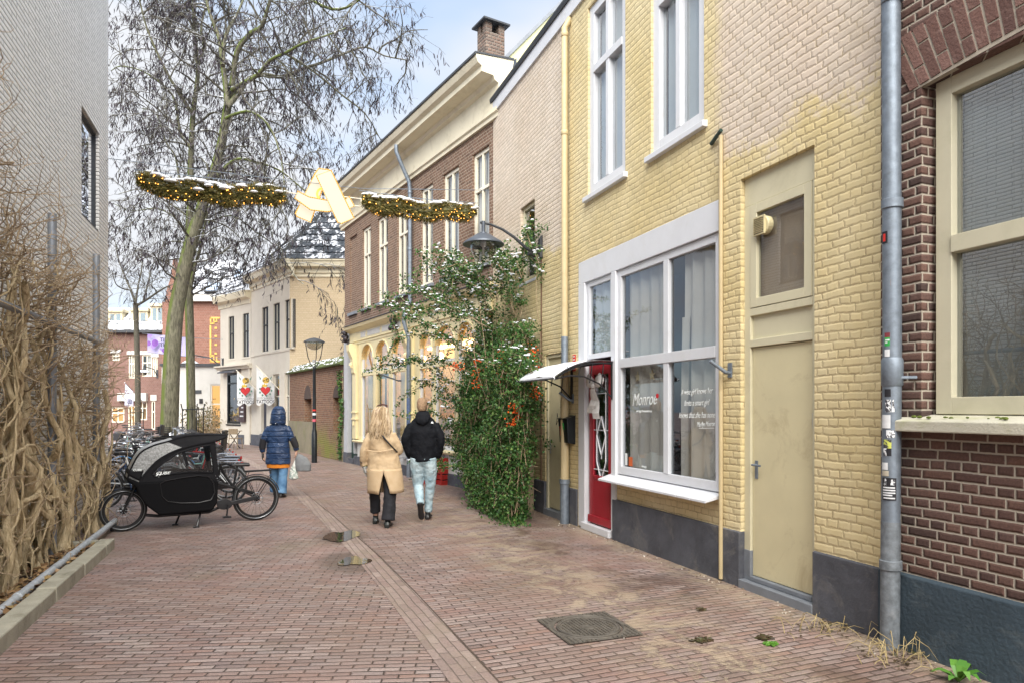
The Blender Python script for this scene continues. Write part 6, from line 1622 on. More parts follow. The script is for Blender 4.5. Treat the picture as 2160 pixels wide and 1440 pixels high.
build_tree('slim bare street tree without pods further down the street', 31.0,
    [(289, 930), (291, 860), (290, 780), (288, 700), (286, 640)], (.13, .11),
    [([(286, 640), (275, 610), (262, 580), (248, 540), (243, 510)], .8, .06, .015), ([(288, 645), (310, 632), (335, 615), (352, 605), (368, 600)], -1, .06, .015),
     ([(286, 640), (292, 600), (300, 560), (296, 520)], 1, .05, .015), ([(275, 612), (262, 610), (245, 600), (235, 570)], -1, .04, .012), ([(302, 636), (312, 600), (322, 560), (340, 530)], 0, .04, .012)], 5, sec_step=.5, sec_len=(.8, 1.8), pods=False, dens=.7, moss='bark_twig')

# ================================================================== climbing vine on the left wall
def vine(label, seed, y0, y1, n_trunk, ztop):
    R1 = random.Random(seed); T = empty('climbing_vine', label, 'vine', (LX + .2, (y0 + y1) / 2, 0)); o = Vector(T.location)
    m = MB(); tw = MB(); hubs = []
    def strand(p, d, ln, r, step, wig, up=0.0, xr=(LX + .04, LX + .40), taper=.75, n_=7, mb=None, curl=0):
        pts = [p]; k = max(3, int(ln / step)); d = d.normalized(); ph = R1.uniform(0, 6)
        for i in range(k):
            d = (d + rv(R1, wig) + Vector((0, 0, up)) + Vector((0, cos(ph + i * .7), sin(ph + i * .7))) * curl).normalized(); q = pts[-1] + d * step
            if q.x < xr[0]: q.x = xr[0]; d.x = abs(d.x) * .5
            if q.x > xr[1]: q.x = xr[1]; d.x = -abs(d.x) * .5
            if q.z < .03: q.z = .03; d.z = abs(d.z)
            pts.append(q)
        (mb or m).tube([q - o for q in pts], [r * (1 - taper * i / k) for i in range(k + 1)], n_, cap=False); return pts
    for i in range(n_trunk):      # stems from the ground
        y = R1.uniform(y0, y1); p = Vector((R1.uniform(LX + .15, LX + .42), y, .0)); big = R1.random() < .16
        r = R1.uniform(.036, .066) if big else R1.uniform(.010, .023)
        pts = strand(p, Vector((0, R1.uniform(-.5, .5), 1)), R1.uniform(1.6, 3.4) * (ztop(y) / 3.2), r, .11, .20, .17, curl=.09, n_=8 if big else 6, taper=.5); hubs += pts[2:]
        if big:
            q = strand(pts[len(pts) // 3], Vector((.2, R1.choice([-1, 1]), .3)), R1.uniform(.8, 1.8), r * .6, .1, .25, .04, curl=.22); hubs += q
    for i in range(int(n_trunk * 2.3)):     # crossing ropes
        p = R1.choice(hubs); p = p.copy(); q = strand(p, Vector((.2, R1.choice([-1, 1]), R1.uniform(-.5, .8))), R1.uniform(.7, 2.0), R1.uniform(.006, .014), .09, .30, .02, curl=.16, n_=5); hubs += q
    tips = []
    for i in range(int(n_trunk * 2.2)):    # long whips
        p = R1.choice(hubs).copy()
        if p.z > ztop(p.y) + .2: continue
        q = strand(p, Vector((R1.uniform(0, .8), R1.uniform(-1, 1), R1.uniform(-.3, 1.1))), R1.uniform(.5, 1.5), R1.uniform(.0045, .009), .085, .30, .03, xr=(LX + .03, LX + .60), curl=.05, n_=4, mb=tw); tips += q
    # bushy head: twigs pointing out and up along the top of the vine
    for i in range(int(n_trunk * 4.2)):
        y = R1.uniform(y0 - .2, y1 + .2); z_ = ztop(y) - abs(R1.gauss(0, .6)); p = Vector((LX + R1.uniform(.05, .35), y, max(.5, z_ - .25)))
        q = strand(p, Vector((R1.uniform(.3, 1.3), R1.uniform(-.9, .9), R1.uniform(-.2, .9))), R1.uniform(.45, 1.15), R1.uniform(.006, .011), .07, .24, .03, xr=(LX + .03, LX + .70), n_=4, mb=tw)
        for k in range(3):
            s0 = q[R1.randint(1, len(q) - 1)]; strand(s0, Vector((R1.uniform(.0, 1), R1.uniform(-1, 1), R1.uniform(-.2, 1))), R1.uniform(.12, .35), .0035, .05, .25, .05, xr=(LX + .03, LX + .78), n_=3, mb=tw)
    obj('stems', m, M['vine_old'], T, smooth=True); obj('twigs', tw, M['vine_twig'], T, smooth=True, kind='stuff'); return T
def zt_(y): return max(2.3, 4.45 - (y - 4.6) * .27)
vine('tangled leafless vine with the thickest stems, nearest at the left edge', 3, 3.4, 6.2, 22, zt_)
vine('tangled leafless vine round the first trellis post, in the middle of the white wall', 8, 6.2, 8.6, 30, zt_)
vine('tangled leafless vine round the far trellis post near the building corner', 14, 8.6, 11.3, 32, zt_)

# ================================================================== firethorn shrub against the yellow wall
def shrub():
    R1 = random.Random(77); base = FR.world(FR.s_(1075), .45, 0)
    T = empty('shrub', 'tall green firethorn shrub with orange berries and snowy arching shoots', 'shrub', base); o = base.copy()
    br = MB(); lf = MB(); sn = MB(); be = MB()
    def leaf(p, sc=1.0, mb=lf):
        a = rv(R1).normalized(); b = a.orthogonal().normalized(); b.rotate(Matrix.Rotation(R1.uniform(0, 6.28), 3, a)); ln = R1.uniform(.034, .06) * sc; w = ln * .36
        n_ = a.cross(b) * ln * .15
        mb.poly([p, p + a * ln * .5 + b * w + n_, p + a * ln, p + a * ln * .5 - b * w + n_])
    # body: column of foliage in front of the wall, with lumps; px outline of the photo as (z, px_left, px_right)
    prof = [(0.02, 1010, 1092), (.4, 985, 1096), (.8, 965, 1102), (1.3, 965, 1112), (1.8, 962, 1118), (2.3, 980, 1118), (2.8, 985, 1110), (3.2, 1000, 1106), (3.6, 1015, 1102), (4.0, 1030, 1100), (4.6, 1045, 1100), (5.2, 1060, 1100)]
    def bounds(z_):
        for (z0, a0, b0), (z1, a1, b1) in zip(prof[:-1], prof[1:]):
            if z0 <= z_ <= z1:
                t = (z_ - z0) / (z1 - z0); return a0 + (a1 - a0) * t, b0 + (b1 - b0) * t
        return prof[-1][1:]
    # stems
    stems = []
    for i in range(16):
        px = R1.uniform(1025, 1105); p = FR.world(FR.s_(px, .3), R1.uniform(.1, .5), 0) - o; pts = [p]; d = Vector((R1.uniform(-.12, .12), R1.uniform(-.12, .12), 1)); H_ = R1.uniform(2.6, 4.6); k = int(H_ / .3)
        for j in range(k):
            d = (d + rv(R1, .10) + Vector((0, 0, .12))).normalized(); q = pts[-1] + d * .3; q.x = min(q.x, 4.22 - o.x); pts.append(q)
        br.tube(pts, [.016 * (1 - .8 * j / k) for j in range(k + 1)], 5); stems += pts
    # leaf clumps
    clumps = []
    for i in range(2200):
        z_ = R1.uniform(0, 1) ** 1.45 * 4.4; a, b = bounds(z_); b += 26 * mnoise.noise(Vector((z_ * 1.9, 1.7, 4))); px = R1.uniform(a, b); dens = 1 if z_ < 2.4 else max(.08, 1 - (z_ - 2.1) * .6)
        if R1.random() > dens: continue
        yo = R1.uniform(.05, .95 if z_ < 2.6 else .5) * (1 - .3 * abs((px - (a + b) / 2) / (b - a)))
        p = FR.world(FR.s_(px, yo), yo, z_)
        if mnoise.noise(p * 1.7) < -.34: continue
        clumps.append(p)
    for c in clumps:
        k = R1.randint(40, 62) if c.z < 3 else R1.randint(24, 36); r_ = R1.uniform(.09, .19)
        st = R1.choice(stems) + o; 
        for j in range(k):
            g_ = rv(R1); p = c + Vector((g_.x, g_.y, g_.z * .8)) * r_ * .6; p.x = min(p.x, 4.25); p.z = max(p.z, .02); leaf(p - o)
        tip = c + rv(R1, .1); br.tube([c - o + Vector((R1.uniform(-.1, .1), 0, -.25)), c - o, tip - o], [.006, .005, .002], 4)
    # arching shoots outwards over the street
    shoots = []
    def shoot(p, d, ln, lf_d=1.0, snow=.5, up=.05, droop=.09, r=.012):
        pts = [p]; k = int(ln / .12); d = d.normalized()
        for j in range(k):
            d = (d + rv(R1, .09) + Vector((0, 0, up - droop * 2 * j / k))).normalized(); q = pts[-1] + d * .12
            if q.x > 4.2: q.x = 4.2
            pts.append(q)
        br.tube([q - o for q in pts], [r * (1 - .8 * j / k) + .0015 for j in range(k + 1)], 5)
        for j, q in enumerate(pts):
            for i in range(int(13 * lf_d)): leaf(q + rv(R1, .035) - o, 1.0)
            if R1.random() < snow:
                for i in range(R1.randint(1, 3)): w_ = R1.uniform(.013, .027); sn.ball(q + rv(R1, .025) + Vector((0, 0, .025)) - o, w_ * 1.3, w_, w_ * .6, 6, 4)
        return pts
    G = lambda px, z_, y_: FR.world(FR.s_(px, y_), y_, z_)
    heads = [((1030, 2.6, .5), (-1, .25, .75), 2.3), ((1020, 2.9, .5), (-1, .5, .6), 2.0), ((1010, 2.3, .5), (-1, .1, .35), 1.9), ((1000, 1.9, .6), (-1, .0, .45), 1.7), ((990, 1.6, .6), (-1, .2, .25), 1.3), ((1020, 3.3, .4), (-.8, .4, .9), 1.9),
             ((1010, 2.5, .5), (-1, -.3, .5), 2.2), ((985, 1.2, .6), (-1, -.1, .4), 1.1), ((980, .9, .6), (-1, .1, .2), .9), ((1040, 3.6, .4), (-.6, .4, 1), 1.4), ((1030, 3.3, .4), (-.5, .1, 1), 1.6), ((1060, 3.9, .3), (-.3, .3, 1), 1.0),
             ((1080, 3.8, .25), (-.1, .3, 1), 1.1), ((1100, 3.8, .2), (0, -.3, 1), 1.3), ((1050, 3.8, .3), (-.9, .6, .8), 1.5), ((1035, 3.1, .5), (-1, .9, .6), 1.9), ((1100, 1.3, .4), (-.2, -1, .25), .6), ((1102, 2.2, .3), (-.1, -1, .4), .5), ((1000, .6, .6), (-1, .1, .3), .9)]
    for (px, z_, y_), d, ln in heads:
        for r_ in range(2 if z_ > 2.7 else 1):
            q = shoot(G(px, z_ + R1.uniform(-.1, .1), y_), Vector(d) + rv(R1, .16), ln * R1.uniform(.75, 1.08), 1.0, .55 if z_ > 1.4 else .12)
            for k in range(4):
                s0 = q[R1.randint(len(q) // 3, len(q) - 1)]; q2 = shoot(s0, Vector((d[0] * .6, d[1], -.1)) + rv(R1, .55), R1.uniform(.35, .85), 1.0, .5 if z_ > 1.4 else .1, r=.006)
    # snow resting on the upper clumps
    for c in clumps:
        if c.z > 2.2 and R1.random() < .3:
            for i in range(3): w_ = R1.uniform(.015, .032); sn.ball(c + Vector((R1.gauss(0, .07), R1.gauss(0, .07), .09 + R1.uniform(0, .04))) - o, w_ * 1.4, w_, w_ * .5, 6, 4)
    # berries
    for px, py, yo, hh in ((1060, 765, .75, .22), (1066, 790, .75, .12), (1009, 790, .9, .25), (1124, 775, .35, .3), (1119, 760, .3, .28), (1122, 815, .35, .2), (1084, 878, .85, .14), (1087, 855, .8, .04), (962, 772, 1.2, .07), (1128, 835, .3, .1)):
        c = G(px, FR.z_(px, py, yo), yo)
        for i in range(int(25 + 130 * hh)):
            p = c + Vector((R1.gauss(0, .05), R1.gauss(0, .05), R1.uniform(-hh, hh))); p.x = min(p.x, 4.24); r_ = R1.uniform(.010, .015); be.ball(p - o, r_, n=6, m=4)
    obj('stems', br, M['vine_twig'], T, smooth=True); obj('leaves', lf, M['leaf'], T, kind='stuff'); obj('snow', sn, M['snow'], T, smooth=True, kind='stuff'); obj('berries', be, M['berry'], T, smooth=True, kind='stuff')
shrub()
# small bare shrubs against the low shop
R1 = random.Random(9)
for px, d, hgt, w_, lab in ((428, 34.5, 1.9, .7, 'round hedge like bush behind the iron tree guard'), (456, 34.0, 2.2, .5, 'bare climber in front of the orange lit window')):
    b = atd(px, 860, d); b.z = 0; T = empty('bush', lab, 'bush', b); m = MB(); lf = MB()
    for i in range(80):
        pts = [Vector((R1.gauss(0, w_ * .25), R1.gauss(0, .15), 0))]; dd = Vector((R1.uniform(-.4, .4), R1.uniform(-.4, .4), 1))
        for j in range(8): dd = (dd + rv(R1, .3)).normalized(); pts.append(pts[-1] + dd * hgt / 8)
        m.tube(pts, [.014 * (1 - j / 10) for j in range(9)], 3, cap=False)
        for j in range(14 if px == 428 else 3):
            q = R1.choice(pts[2:]) + rv(R1, .1); a = rv(R1).normalized() * .045; c_ = a.orthogonal() * .8; lf.poly([q, q + a + c_, q + a * 2, q + a - c_])
    obj('twigs', m, M['vine_twig'], T); obj('leaves', lf, leafm('hedge_leaf', (.08, .08, .03), (.16, .14, .06)), T, kind='stuff')
# ================================================================== bicycles
M['frame_black'] = plain('black_bike_frame', (.018, .018, .02), .3, .2, var=.2)
M['chrome'] = plain('bike_chrome', (.60, .62, .65), .22, .95, var=.1)
M['steel'] = plain('spoke_steel', (.50, .52, .55), .35, .8, var=.1)
M['saddle'] = plain('saddle_vinyl', (.02, .018, .017), .45, var=.3)
M['reflector'] = plain('red_reflector', (.55, .02, .02), .2)
def wheel(T, x, R=.335, rim='steel', tw=.019, nsp=18, hub=.028, tyre='rubber'):
    w = MB(); w.ring(R - tw, tw, (x, 0, R), 36, 8, 'y'); wo_ = obj('wheel', w, M[tyre], T, smooth=True)
    m = MB(); m.ring(R - tw * 2.3, .010, (x, 0, R), 32, 5, 'y'); m.lathe([(.012, -.05), (hub, -.03), (hub * .6, -.02), (hub * .6, .02), (hub, .03), (.012, .05)], (x, 0, R), 10, 'y')
    for i in range(nsp):
        a = 2 * pi * i / nsp; a2 = a + .25 * (1 if i % 2 else -1); sy = .025 * (1 if i % 4 < 2 else -1)
        m.tube([(x + hub * cos(a2), sy, R + hub * sin(a2)), (x + (R - tw * 2.4) * cos(a), 0, R + (R - tw * 2.4) * sin(a))], .0018, 3, cap=False)
    obj('rim', m, M[rim], wo_, smooth=True); return wo_
def arc(cx, cz, R, a0, a1, n_=14): return [(cx + R * cos(radians(a0 + (a1 - a0) * i / n_)), 0, cz + R * sin(radians(a0 + (a1 - a0) * i / n_))) for i in range(n_ + 1)]
def mudguard(T, cx, R, a0, a1, mat):
    m = MB(); pr = arc(cx, R, R + .022, a0, a1, 16); 
    for i in range(16):
        p, q = Vector(pr[i]), Vector(pr[i + 1]); n0 = (p - Vector((cx, 0, R))).normalized(); n1 = (q - Vector((cx, 0, R))).normalized()
        a = [p + Vector((0, -.026, 0)) - n0 * .012, p, p + Vector((0, .026, 0)) - n0 * .012]; b = [q + Vector((0, -.026, 0)) - n1 * .012, q, q + Vector((0, .026, 0)) - n1 * .012]
        m.poly([a[0], b[0], b[1], a[1]]); m.poly([a[1], b[1], b[2], a[2]])
    return obj('mudguard', m, mat, T, smooth=True)
def bicycle(label, fmat, guard, style='low', sad='saddle', extra=None, group='bicycles parked in the rack'):
    T = empty('bicycle', label, 'bicycle', (0, 0, 0), 0, group); R = .335; m = MB(); r = .016
    rh, fh, bb = (-.55, 0, R), (.55, 0, R), (-.09, 0, .29)
    m.tube([bb, (-.16, 0, .55), (-.23, 0, .80)], r, 8); m.tube([(.345, 0, .60), (.31, 0, .90)], r * 1.15, 8)
    if style == 'low': m.tube([bb, (.05, 0, .34), (.22, 0, .47), (.35, 0, .66)], r * 1.2, 8); m.tube([(-.14, 0, .47), (.05, 0, .46), (.22, 0, .58), (.335, 0, .76)], r, 8)
    else: m.tube([bb, (.345, 0, .63)], r * 1.1, 8); m.tube([(-.215, 0, .77), (.32, 0, .82)], r, 8)
    for sg_ in (-1, 1):
        m.tube([(-.11, sg_ * .03, .30), (rh[0], sg_ * .05, R)], .009, 6); m.tube([(-.22, sg_ * .02, .74), (rh[0], sg_ * .05, R)], .008, 6)
        m.tube([(.35, sg_ * .02, .60), (.36, sg_ * .05, .56), (.44, sg_ * .052, .42), (.55, sg_ * .05, R)], .010, 6)
    fo = obj('frame', m, fmat, T, smooth=True)
    wheel(T, -.55); wheel(T, .55)
    mudguard(T, -.55, R, 15, 150, guard); mudguard(T, .55, R, 35, 165, guard)
    m = MB(); m.tube([(.31, 0, .88), (.295, 0, 1.0), (.30, 0, 1.04)], .012, 6); m.tube([(.02, -.27, 1.02), (.12, -.28, 1.03), (.27, -.20, 1.05), (.32, 0, 1.06), (.27, .20, 1.05), (.12, .28, 1.03), (.02, .27, 1.02)], .011, 6); hb = obj('handlebar', m, M['chrome'], T, smooth=True)
    for sg_ in (-1, 1): m = MB(); m.tube([(.0, sg_ * .27, 1.018), (.12, sg_ * .28, 1.03)], .017, 8); obj('grip', m, M['black_plastic'], hb, smooth=True)
    m = MB(); m.tube([(-.225, 0, .78), (-.255, 0, .90)], .011, 6); m.loft([(-.40, 0, .935, .001, .09, 0, 1.57), (-.385, 0, .935, .028, .10, 0, 1.57), (-.30, 0, .94, .03, .085, 0, 1.57), (-.20, 0, .94, .024, .04, 0, 1.57), (-.12, 0, .935, .015, .018, 0, 1.57), (-.11, 0, .93, .004, .005, 0, 1.57)], 12)
    obj('saddle', m, M[sad], T, smooth=True)
    m = MB(); 
    for sg_ in (-1, 0, 1): m.tube([(-.28, sg_ * .055, .745), (-.78, sg_ * .06, .745)], .006, 5)
    m.tube([(-.78, -.06, .745), (-.78, .06, .745)], .006, 5)
    for sg_ in (-1, 1): m.tube([(-.60, sg_ * .06, .745), (-.55, sg_ * .05, R)], .005, 5); m.tube([(-.76, sg_ * .06, .745), (-.55, sg_ * .05, R)], .005, 5)
    rk = obj('rack', m, M['chrome'], T, smooth=True)
    m = MB(); m.box(-.80, -.785, -.035, .035, .69, .74); obj('reflector', m, M['reflector'], rk)
    m = MB(); m.loft([(-.09, .055, .29, .001, .001, 1.57), (-.09, .055, .29, .09, .09, 1.57), (-.09, .065, .29, .09, .09, 1.57), (-.09, .066, .29, .001, .001, 1.57)], 14); m.prism([(-.10, .205), (-.55, .28), (-.58, .335), (-.55, .39), (-.10, .375), (-.04, .29)], .052, .066); obj('chain_case', m, M['black_plastic'], T)
    m = MB(); m.tube([(-.09, -.07, .29), (-.02, -.07, .14), (-.02, -.15, .14)], .009, 6); m.tube([(-.09, .07, .29), (-.16, .07, .44), (-.16, .15, .44)], .009, 6); m.box(-.06, .03, -.18, -.08, .128, .148); m.box(-.20, -.11, .08, .18, .428, .448); obj('pedals', m, M['black_plastic'], T)
    m = MB(); m.lathe([(.018, -.03), (.04, .0), (.042, .05), (.038, .055)], (.37, 0, .83), 12, 'x'); obj('front_lamp', m, M['chrome'], T, smooth=True)
    m = MB(); m.tube([(-.14, .04, .27), (-.20, .14, .02)], .009, 6); obj('kickstand', m, M['alu'], T)
    if extra == 'crate':
        m = MB(); 
        for k in range(4): m.box(.40, .80, -.19, -.175, .84 + k * .06, .875 + k * .06); m.box(.40, .80, .175, .19, .84 + k * .06, .875 + k * .06); m.box(.385, .40, -.19, .19, .84 + k * .06, .875 + k * .06); m.box(.80, .815, -.19, .19, .84 + k * .06, .875 + k * .06)
        m.box(.385, .815, -.19, .19, .82, .835); obj('front_crate', m, M['black_plastic'], T)
    if extra == 'bags':
        for sg_ in (-1, 1): m = MB(); m.box(-.74, -.42, sg_ * .07, sg_ * .18, .42, .72); obj('pannier', m, plain('pannier', (.03, .03, .035), .7), T, bevel=.02)
    if extra == 'seat':
        m = MB(); m.box(-.62, -.38, -.13, .13, .76, .82); m.prism([(-.62, .8), (-.66, 1.2), (-.60, 1.22), (-.56, .82)], -.15, .15); obj('child_seat', m, M['black_plastic'], T, bevel=.02)
    return T
CB = lambda nm, c, r=.3: plain(nm, c, r, .1, var=.1)
FRM = {'black': M['frame_black'], 'blue': CB('blue_bike_paint', (.03, .22, .50)), 'white': CB('white_bike_paint', (.62, .65, .66)), 'red': CB('red_bike_paint', (.50, .02, .02)),
       'grey': CB('grey_bike_paint', (.16, .17, .18)), 'navy': CB('navy_bike_paint', (.02, .045, .11)), 'mint': CB('mint_bike_paint', (.22, .45, .40))}
protos = {'black': ('black', 'black', 'low', None), 'blue': ('black', 'blue', 'low', None), 'white': ('white', 'grey', 'low', None), 'red': ('red', 'black', 'high', None), 'grey': ('grey', 'grey', 'high', 'bags'), 'navy': ('navy', 'black', 'low', 'crate'), 'mint': ('mint', 'white', 'low', 'seat')}
names = {'black': 'black city bike', 'blue': 'black bike with bright blue mudguards', 'white': 'white low step city bike', 'red': 'red framed bike with straight top tube', 'grey': 'dark grey bike with black panniers', 'navy': 'navy bike with a front crate', 'mint': 'mint green bike with a child seat'}
spots = [  # kind, px of the street-side end, distance, row (0 street side, 1 inner), where
    ('white', 522, 12.2, 0, 'just behind the cargo bike, street side'), ('black', 516, 12.9, 0, 'second behind the cargo bike, street side'), ('grey', 520, 13.7, 0, 'its rear wheel standing out furthest into the street'),
    ('red', 508, 14.5, 0, 'seen through the cargo bike window'), ('mint', 500, 15.3, 0, 'fifth in the street side row'), ('navy', 494, 16.2, 0, 'sixth in the street side row'), ('white', 486, 17.1, 0, 'seventh in the street side row'),
    ('black', 478, 18.0, 0, 'eighth in the street side row'), ('red', 470, 18.9, 0, 'its red frame above the cargo bike roof'), ('black', 463, 19.9, 0, 'tenth in the street side row'), ('grey', 456, 20.9, 0, 'eleventh in the street side row'),
    ('white', 450, 22.0, 0, 'in front of the iron tree guard'), ('black', 446, 23.0, 0, 'last but one in the street side row'), ('navy', 442, 24.0, 0, 'last in the street side row beside the tree guard'),
    ('navy', 405, 11.7, 1, 'nearest to the white wall, front of the inner row'), ('white', 396, 12.6, 1, 'second in the inner row beside the vine'), ('black', 400, 13.6, 1, 'third in the inner row'), ('blue', 413, 14.7, 1, 'its blue mudguard showing above the cargo bike hood'),
    ('black', 392, 15.8, 1, 'fifth in the inner row'), ('white', 380, 16.9, 1, 'sixth in the inner row, white wheel arch at the left'), ('grey', 372, 18.0, 1, 'seventh in the inner row'), ('black', 366, 19.2, 1, 'eighth in the inner row'),
    ('mint', 360, 20.6, 1, 'ninth in the inner row'), ('white', 356, 22.2, 1, 'tenth in the inner row'), ('black', 350, 24.5, 1, 'between the two mossy trunks and the slim tree'), ('grey', 330, 27.5, 1, 'near the slim bare tree'), ('black', 318, 30.5, 1, 'farthest, beside the slim tree guard')]
PR = {}
R1 = random.Random(31)
for k, (fr_, gd, st, ex) in protos.items(): PR[k] = bicycle('proto', FRM[fr_], FRM[gd], st, extra=ex)
index_kids()
used = set()
for i, (k, px, d, row, where) in enumerate(spots):
    o = PR[k] if k not in used else copy_tree(PR[k]); used.add(k)
    e = atd(px, 860, d); e.z = 0; rz = -YAW + radians(R1.uniform(-8, 8)) + radians(6)
    # street-side end = rear wheel (x=-.88 local), bike points away from the street to the left
    if R1.random() < .35 and row == 1: off, a = Vector((.88, 0, 0)), rz
    else: off, a = Vector((-.88, 0, 0)), rz + pi
    Rm = Matrix.Rotation(a, 3, 'Z'); o.location = e - Rm @ off; o.rotation_euler = (radians(R1.uniform(-5, 5)), 0, a); o['label'] = names[k] + ', ' + where

# ================================================================== black cargo bike
pA, pB = gnd(260, 1120), gnd(540, 1096)
FCB = Frame(pA, atan2(pB.y - pA.y, pB.x - pA.x)); LB = (pB - pA).length
T = empty('cargo_bike', 'black front box cargo bike with raised rain hood, parked across the left side', 'cargo bike', pA, FCB.ang)
def c2(x, y, yo=0): px, py = 200 + x / 4.696, 840 + y / 4.696; return (FCB.s_(px, yo), FCB.z_(px, py, yo))
def P2(x, y, yo=0): a, b = c2(x, y, yo); return (a, yo, b)
def cwheel(x, R, label):
    m = MB(); tw = .028; m.ring(R - tw, tw, (x, 0, R), 44, 8, 'y'); w_ = obj('wheel', m, M['rubber'], T, smooth=True)
    m = MB(); m.ring(R - tw * 2 - .008, .013, (x, 0, R), 40, 6, 'y'); m.lathe([(.015, -.06), (.05, -.045), (.05, .045), (.015, .06)], (x, 0, R), 14, 'y')
    for i in range(24):
        a = 2 * pi * i / 24; a2 = a + .3 * (1 if i % 2 else -1); m.tube([(x + .045 * cos(a2), .03 * (1 if i % 4 < 2 else -1), R + .045 * sin(a2)), (x + (R - tw * 2.2) * cos(a), 0, R + (R - tw * 2.2) * sin(a))], .0022, 3, cap=False)
    obj('rim', m, M['frame_black'], w_, smooth=True)
    m = MB(); m.ring(R - tw * 1.25, .004, (x, -.026, R), 44, 4, 'y'); obj('reflex_stripe', m, M['steel'], w_, smooth=True)
    m = MB(); m.ring(.085, .004, (x, -.055, R), 24, 4, 'y'); 
    for i in range(6): a = i * pi / 3; m.tube([(x, -.055, R), (x + .085 * cos(a), -.055, R + .085 * sin(a))], .004, 4)
    obj('brake_disc', m, M['steel'], w_); return w_
RF, RR = .295, .34
xf, xr = 0.0, LB
cwheel(xf, RF, 'f'); cwheel(xr, RR, 'r')
def cguard(cx, R, a0, a1, mat, w_=.035):
    m = MB(); k = 16
    for i in range(k):
        A0 = radians(a0 + (a1 - a0) * i / k); A1 = radians(a0 + (a1 - a0) * (i + 1) / k); q = R + .025
        f = lambda a, rr, y: (cx + rr * cos(a), y, R + rr * sin(a))
        m.poly([f(A0, q - .012, -w_), f(A1, q - .012, -w_), f(A1, q, 0), f(A0, q, 0)]); m.poly([f(A0, q, 0), f(A1, q, 0), f(A1, q - .012, w_), f(A0, q - .012, w_)])
    return obj('mudguard', m, mat, T, smooth=True)
cguard(xf, RF, 20, 165, M['black_plastic']); cguard(xr, RR, 15, 168, M['black_plastic'])
hb = .29
body_pts = [P2(430, 812)[0:3:2], P2(310, 760)[0:3:2], P2(305, 800)[0:3:2], P2(395, 860)[0:3:2], P2(430, 950)[0:3:2], P2(510, 1050)[0:3:2], P2(620, 1130)[0:3:2], P2(1130, 1085)[0:3:2], P2(1180, 1010)[0:3:2], P2(1190, 790)[0:3:2], P2(1000, 745)[0:3:2], P2(850, 760)[0:3:2], P2(640, 800)[0:3:2]]
fab = N('black_tub_fabric'); fab.set((.005, .005, .006), .9, Specular_IOR_Level=.15); fab.bump(fab.noise(220, 2), .002)
fab2 = N('black_hood_fabric'); _v = fab2.noise(5, 3); fab2.set((.007, .007, .009), .7, Specular_IOR_Level=.2); fab2.bump(_v, .02)
m = MB(); m.prism(body_pts, -hb, hb); tub = obj('tub', m, fab.m, T, bevel=.025)
m = MB(); pts = [P2(650, 840, -hb), P2(760, 800, -hb), P2(1130, 770, -hb), P2(1150, 1000, -hb), P2(720, 1015, -hb), P2(650, 840, -hb)]
m.tube([(p[0], -hb - .004, p[2]) for p in smooth_pts([Vector(q) for q in pts], 3)], .007, 5); obj('panel_crease', m, M['frame_black'], tub, smooth=True)
# hood: frame hoops each side, roof sheet, clear windows
top = [P2(310, 790), P2(340, 690), P2(430, 530), P2(560, 455), P2(690, 418), P2(880, 362), P2(1080, 352), P2(1278, 358)]
low = [P2(430, 810), P2(470, 740), P2(590, 610), P2(720, 530), P2(850, 478), P2(1000, 440), P2(1160, 412), P2(1278, 366)]
m = MB(); n_ = len(top)
topS = smooth_pts([Vector(p) for p in top], 3); 
yw = .235
nS = len(topS)
split = int(nS * .60)
def hood_rows(pts, dz=0): return [[Vector((p.x, yw * c_, p.z + dz + .018 * (1 - c_ * c_))) for c_ in (-1, -.6, -.2, .2, .6, 1)] for p in pts]
def grid(rows, mb):
    for i in range(len(rows) - 1):
        pass
    W_ = len(rows[0]); mb.raw([p for r in rows for p in r], [(i * W_ + j, (i + 1) * W_ + j, (i + 1) * W_ + j + 1, i * W_ + j + 1) for i in range(len(rows) - 1) for j in range(W_ - 1)])
g1_ = MB(); grid(hood_rows(topS[:split + 1]), g1_)
rain = N('clouded_rain_window'); rv_ = rain.noise(45, 4, .7, dist=.3); rain.set(rain.mix(rain.mapr(rv_, .4, .62), (.15, .15, .15), (.33, .34, .34)), .28); rain.bump(rv_, .004)
obj('front_window', g1_, rain.m, T, smooth=True)
g2_ = MB(); grid(hood_rows(topS[split:]), g2_); ro = obj('hood_roof', g2_, fab2.m, T, smooth=True); sm_ = ro.modifiers.new('solidify', 'SOLIDIFY'); sm_.thickness = .012
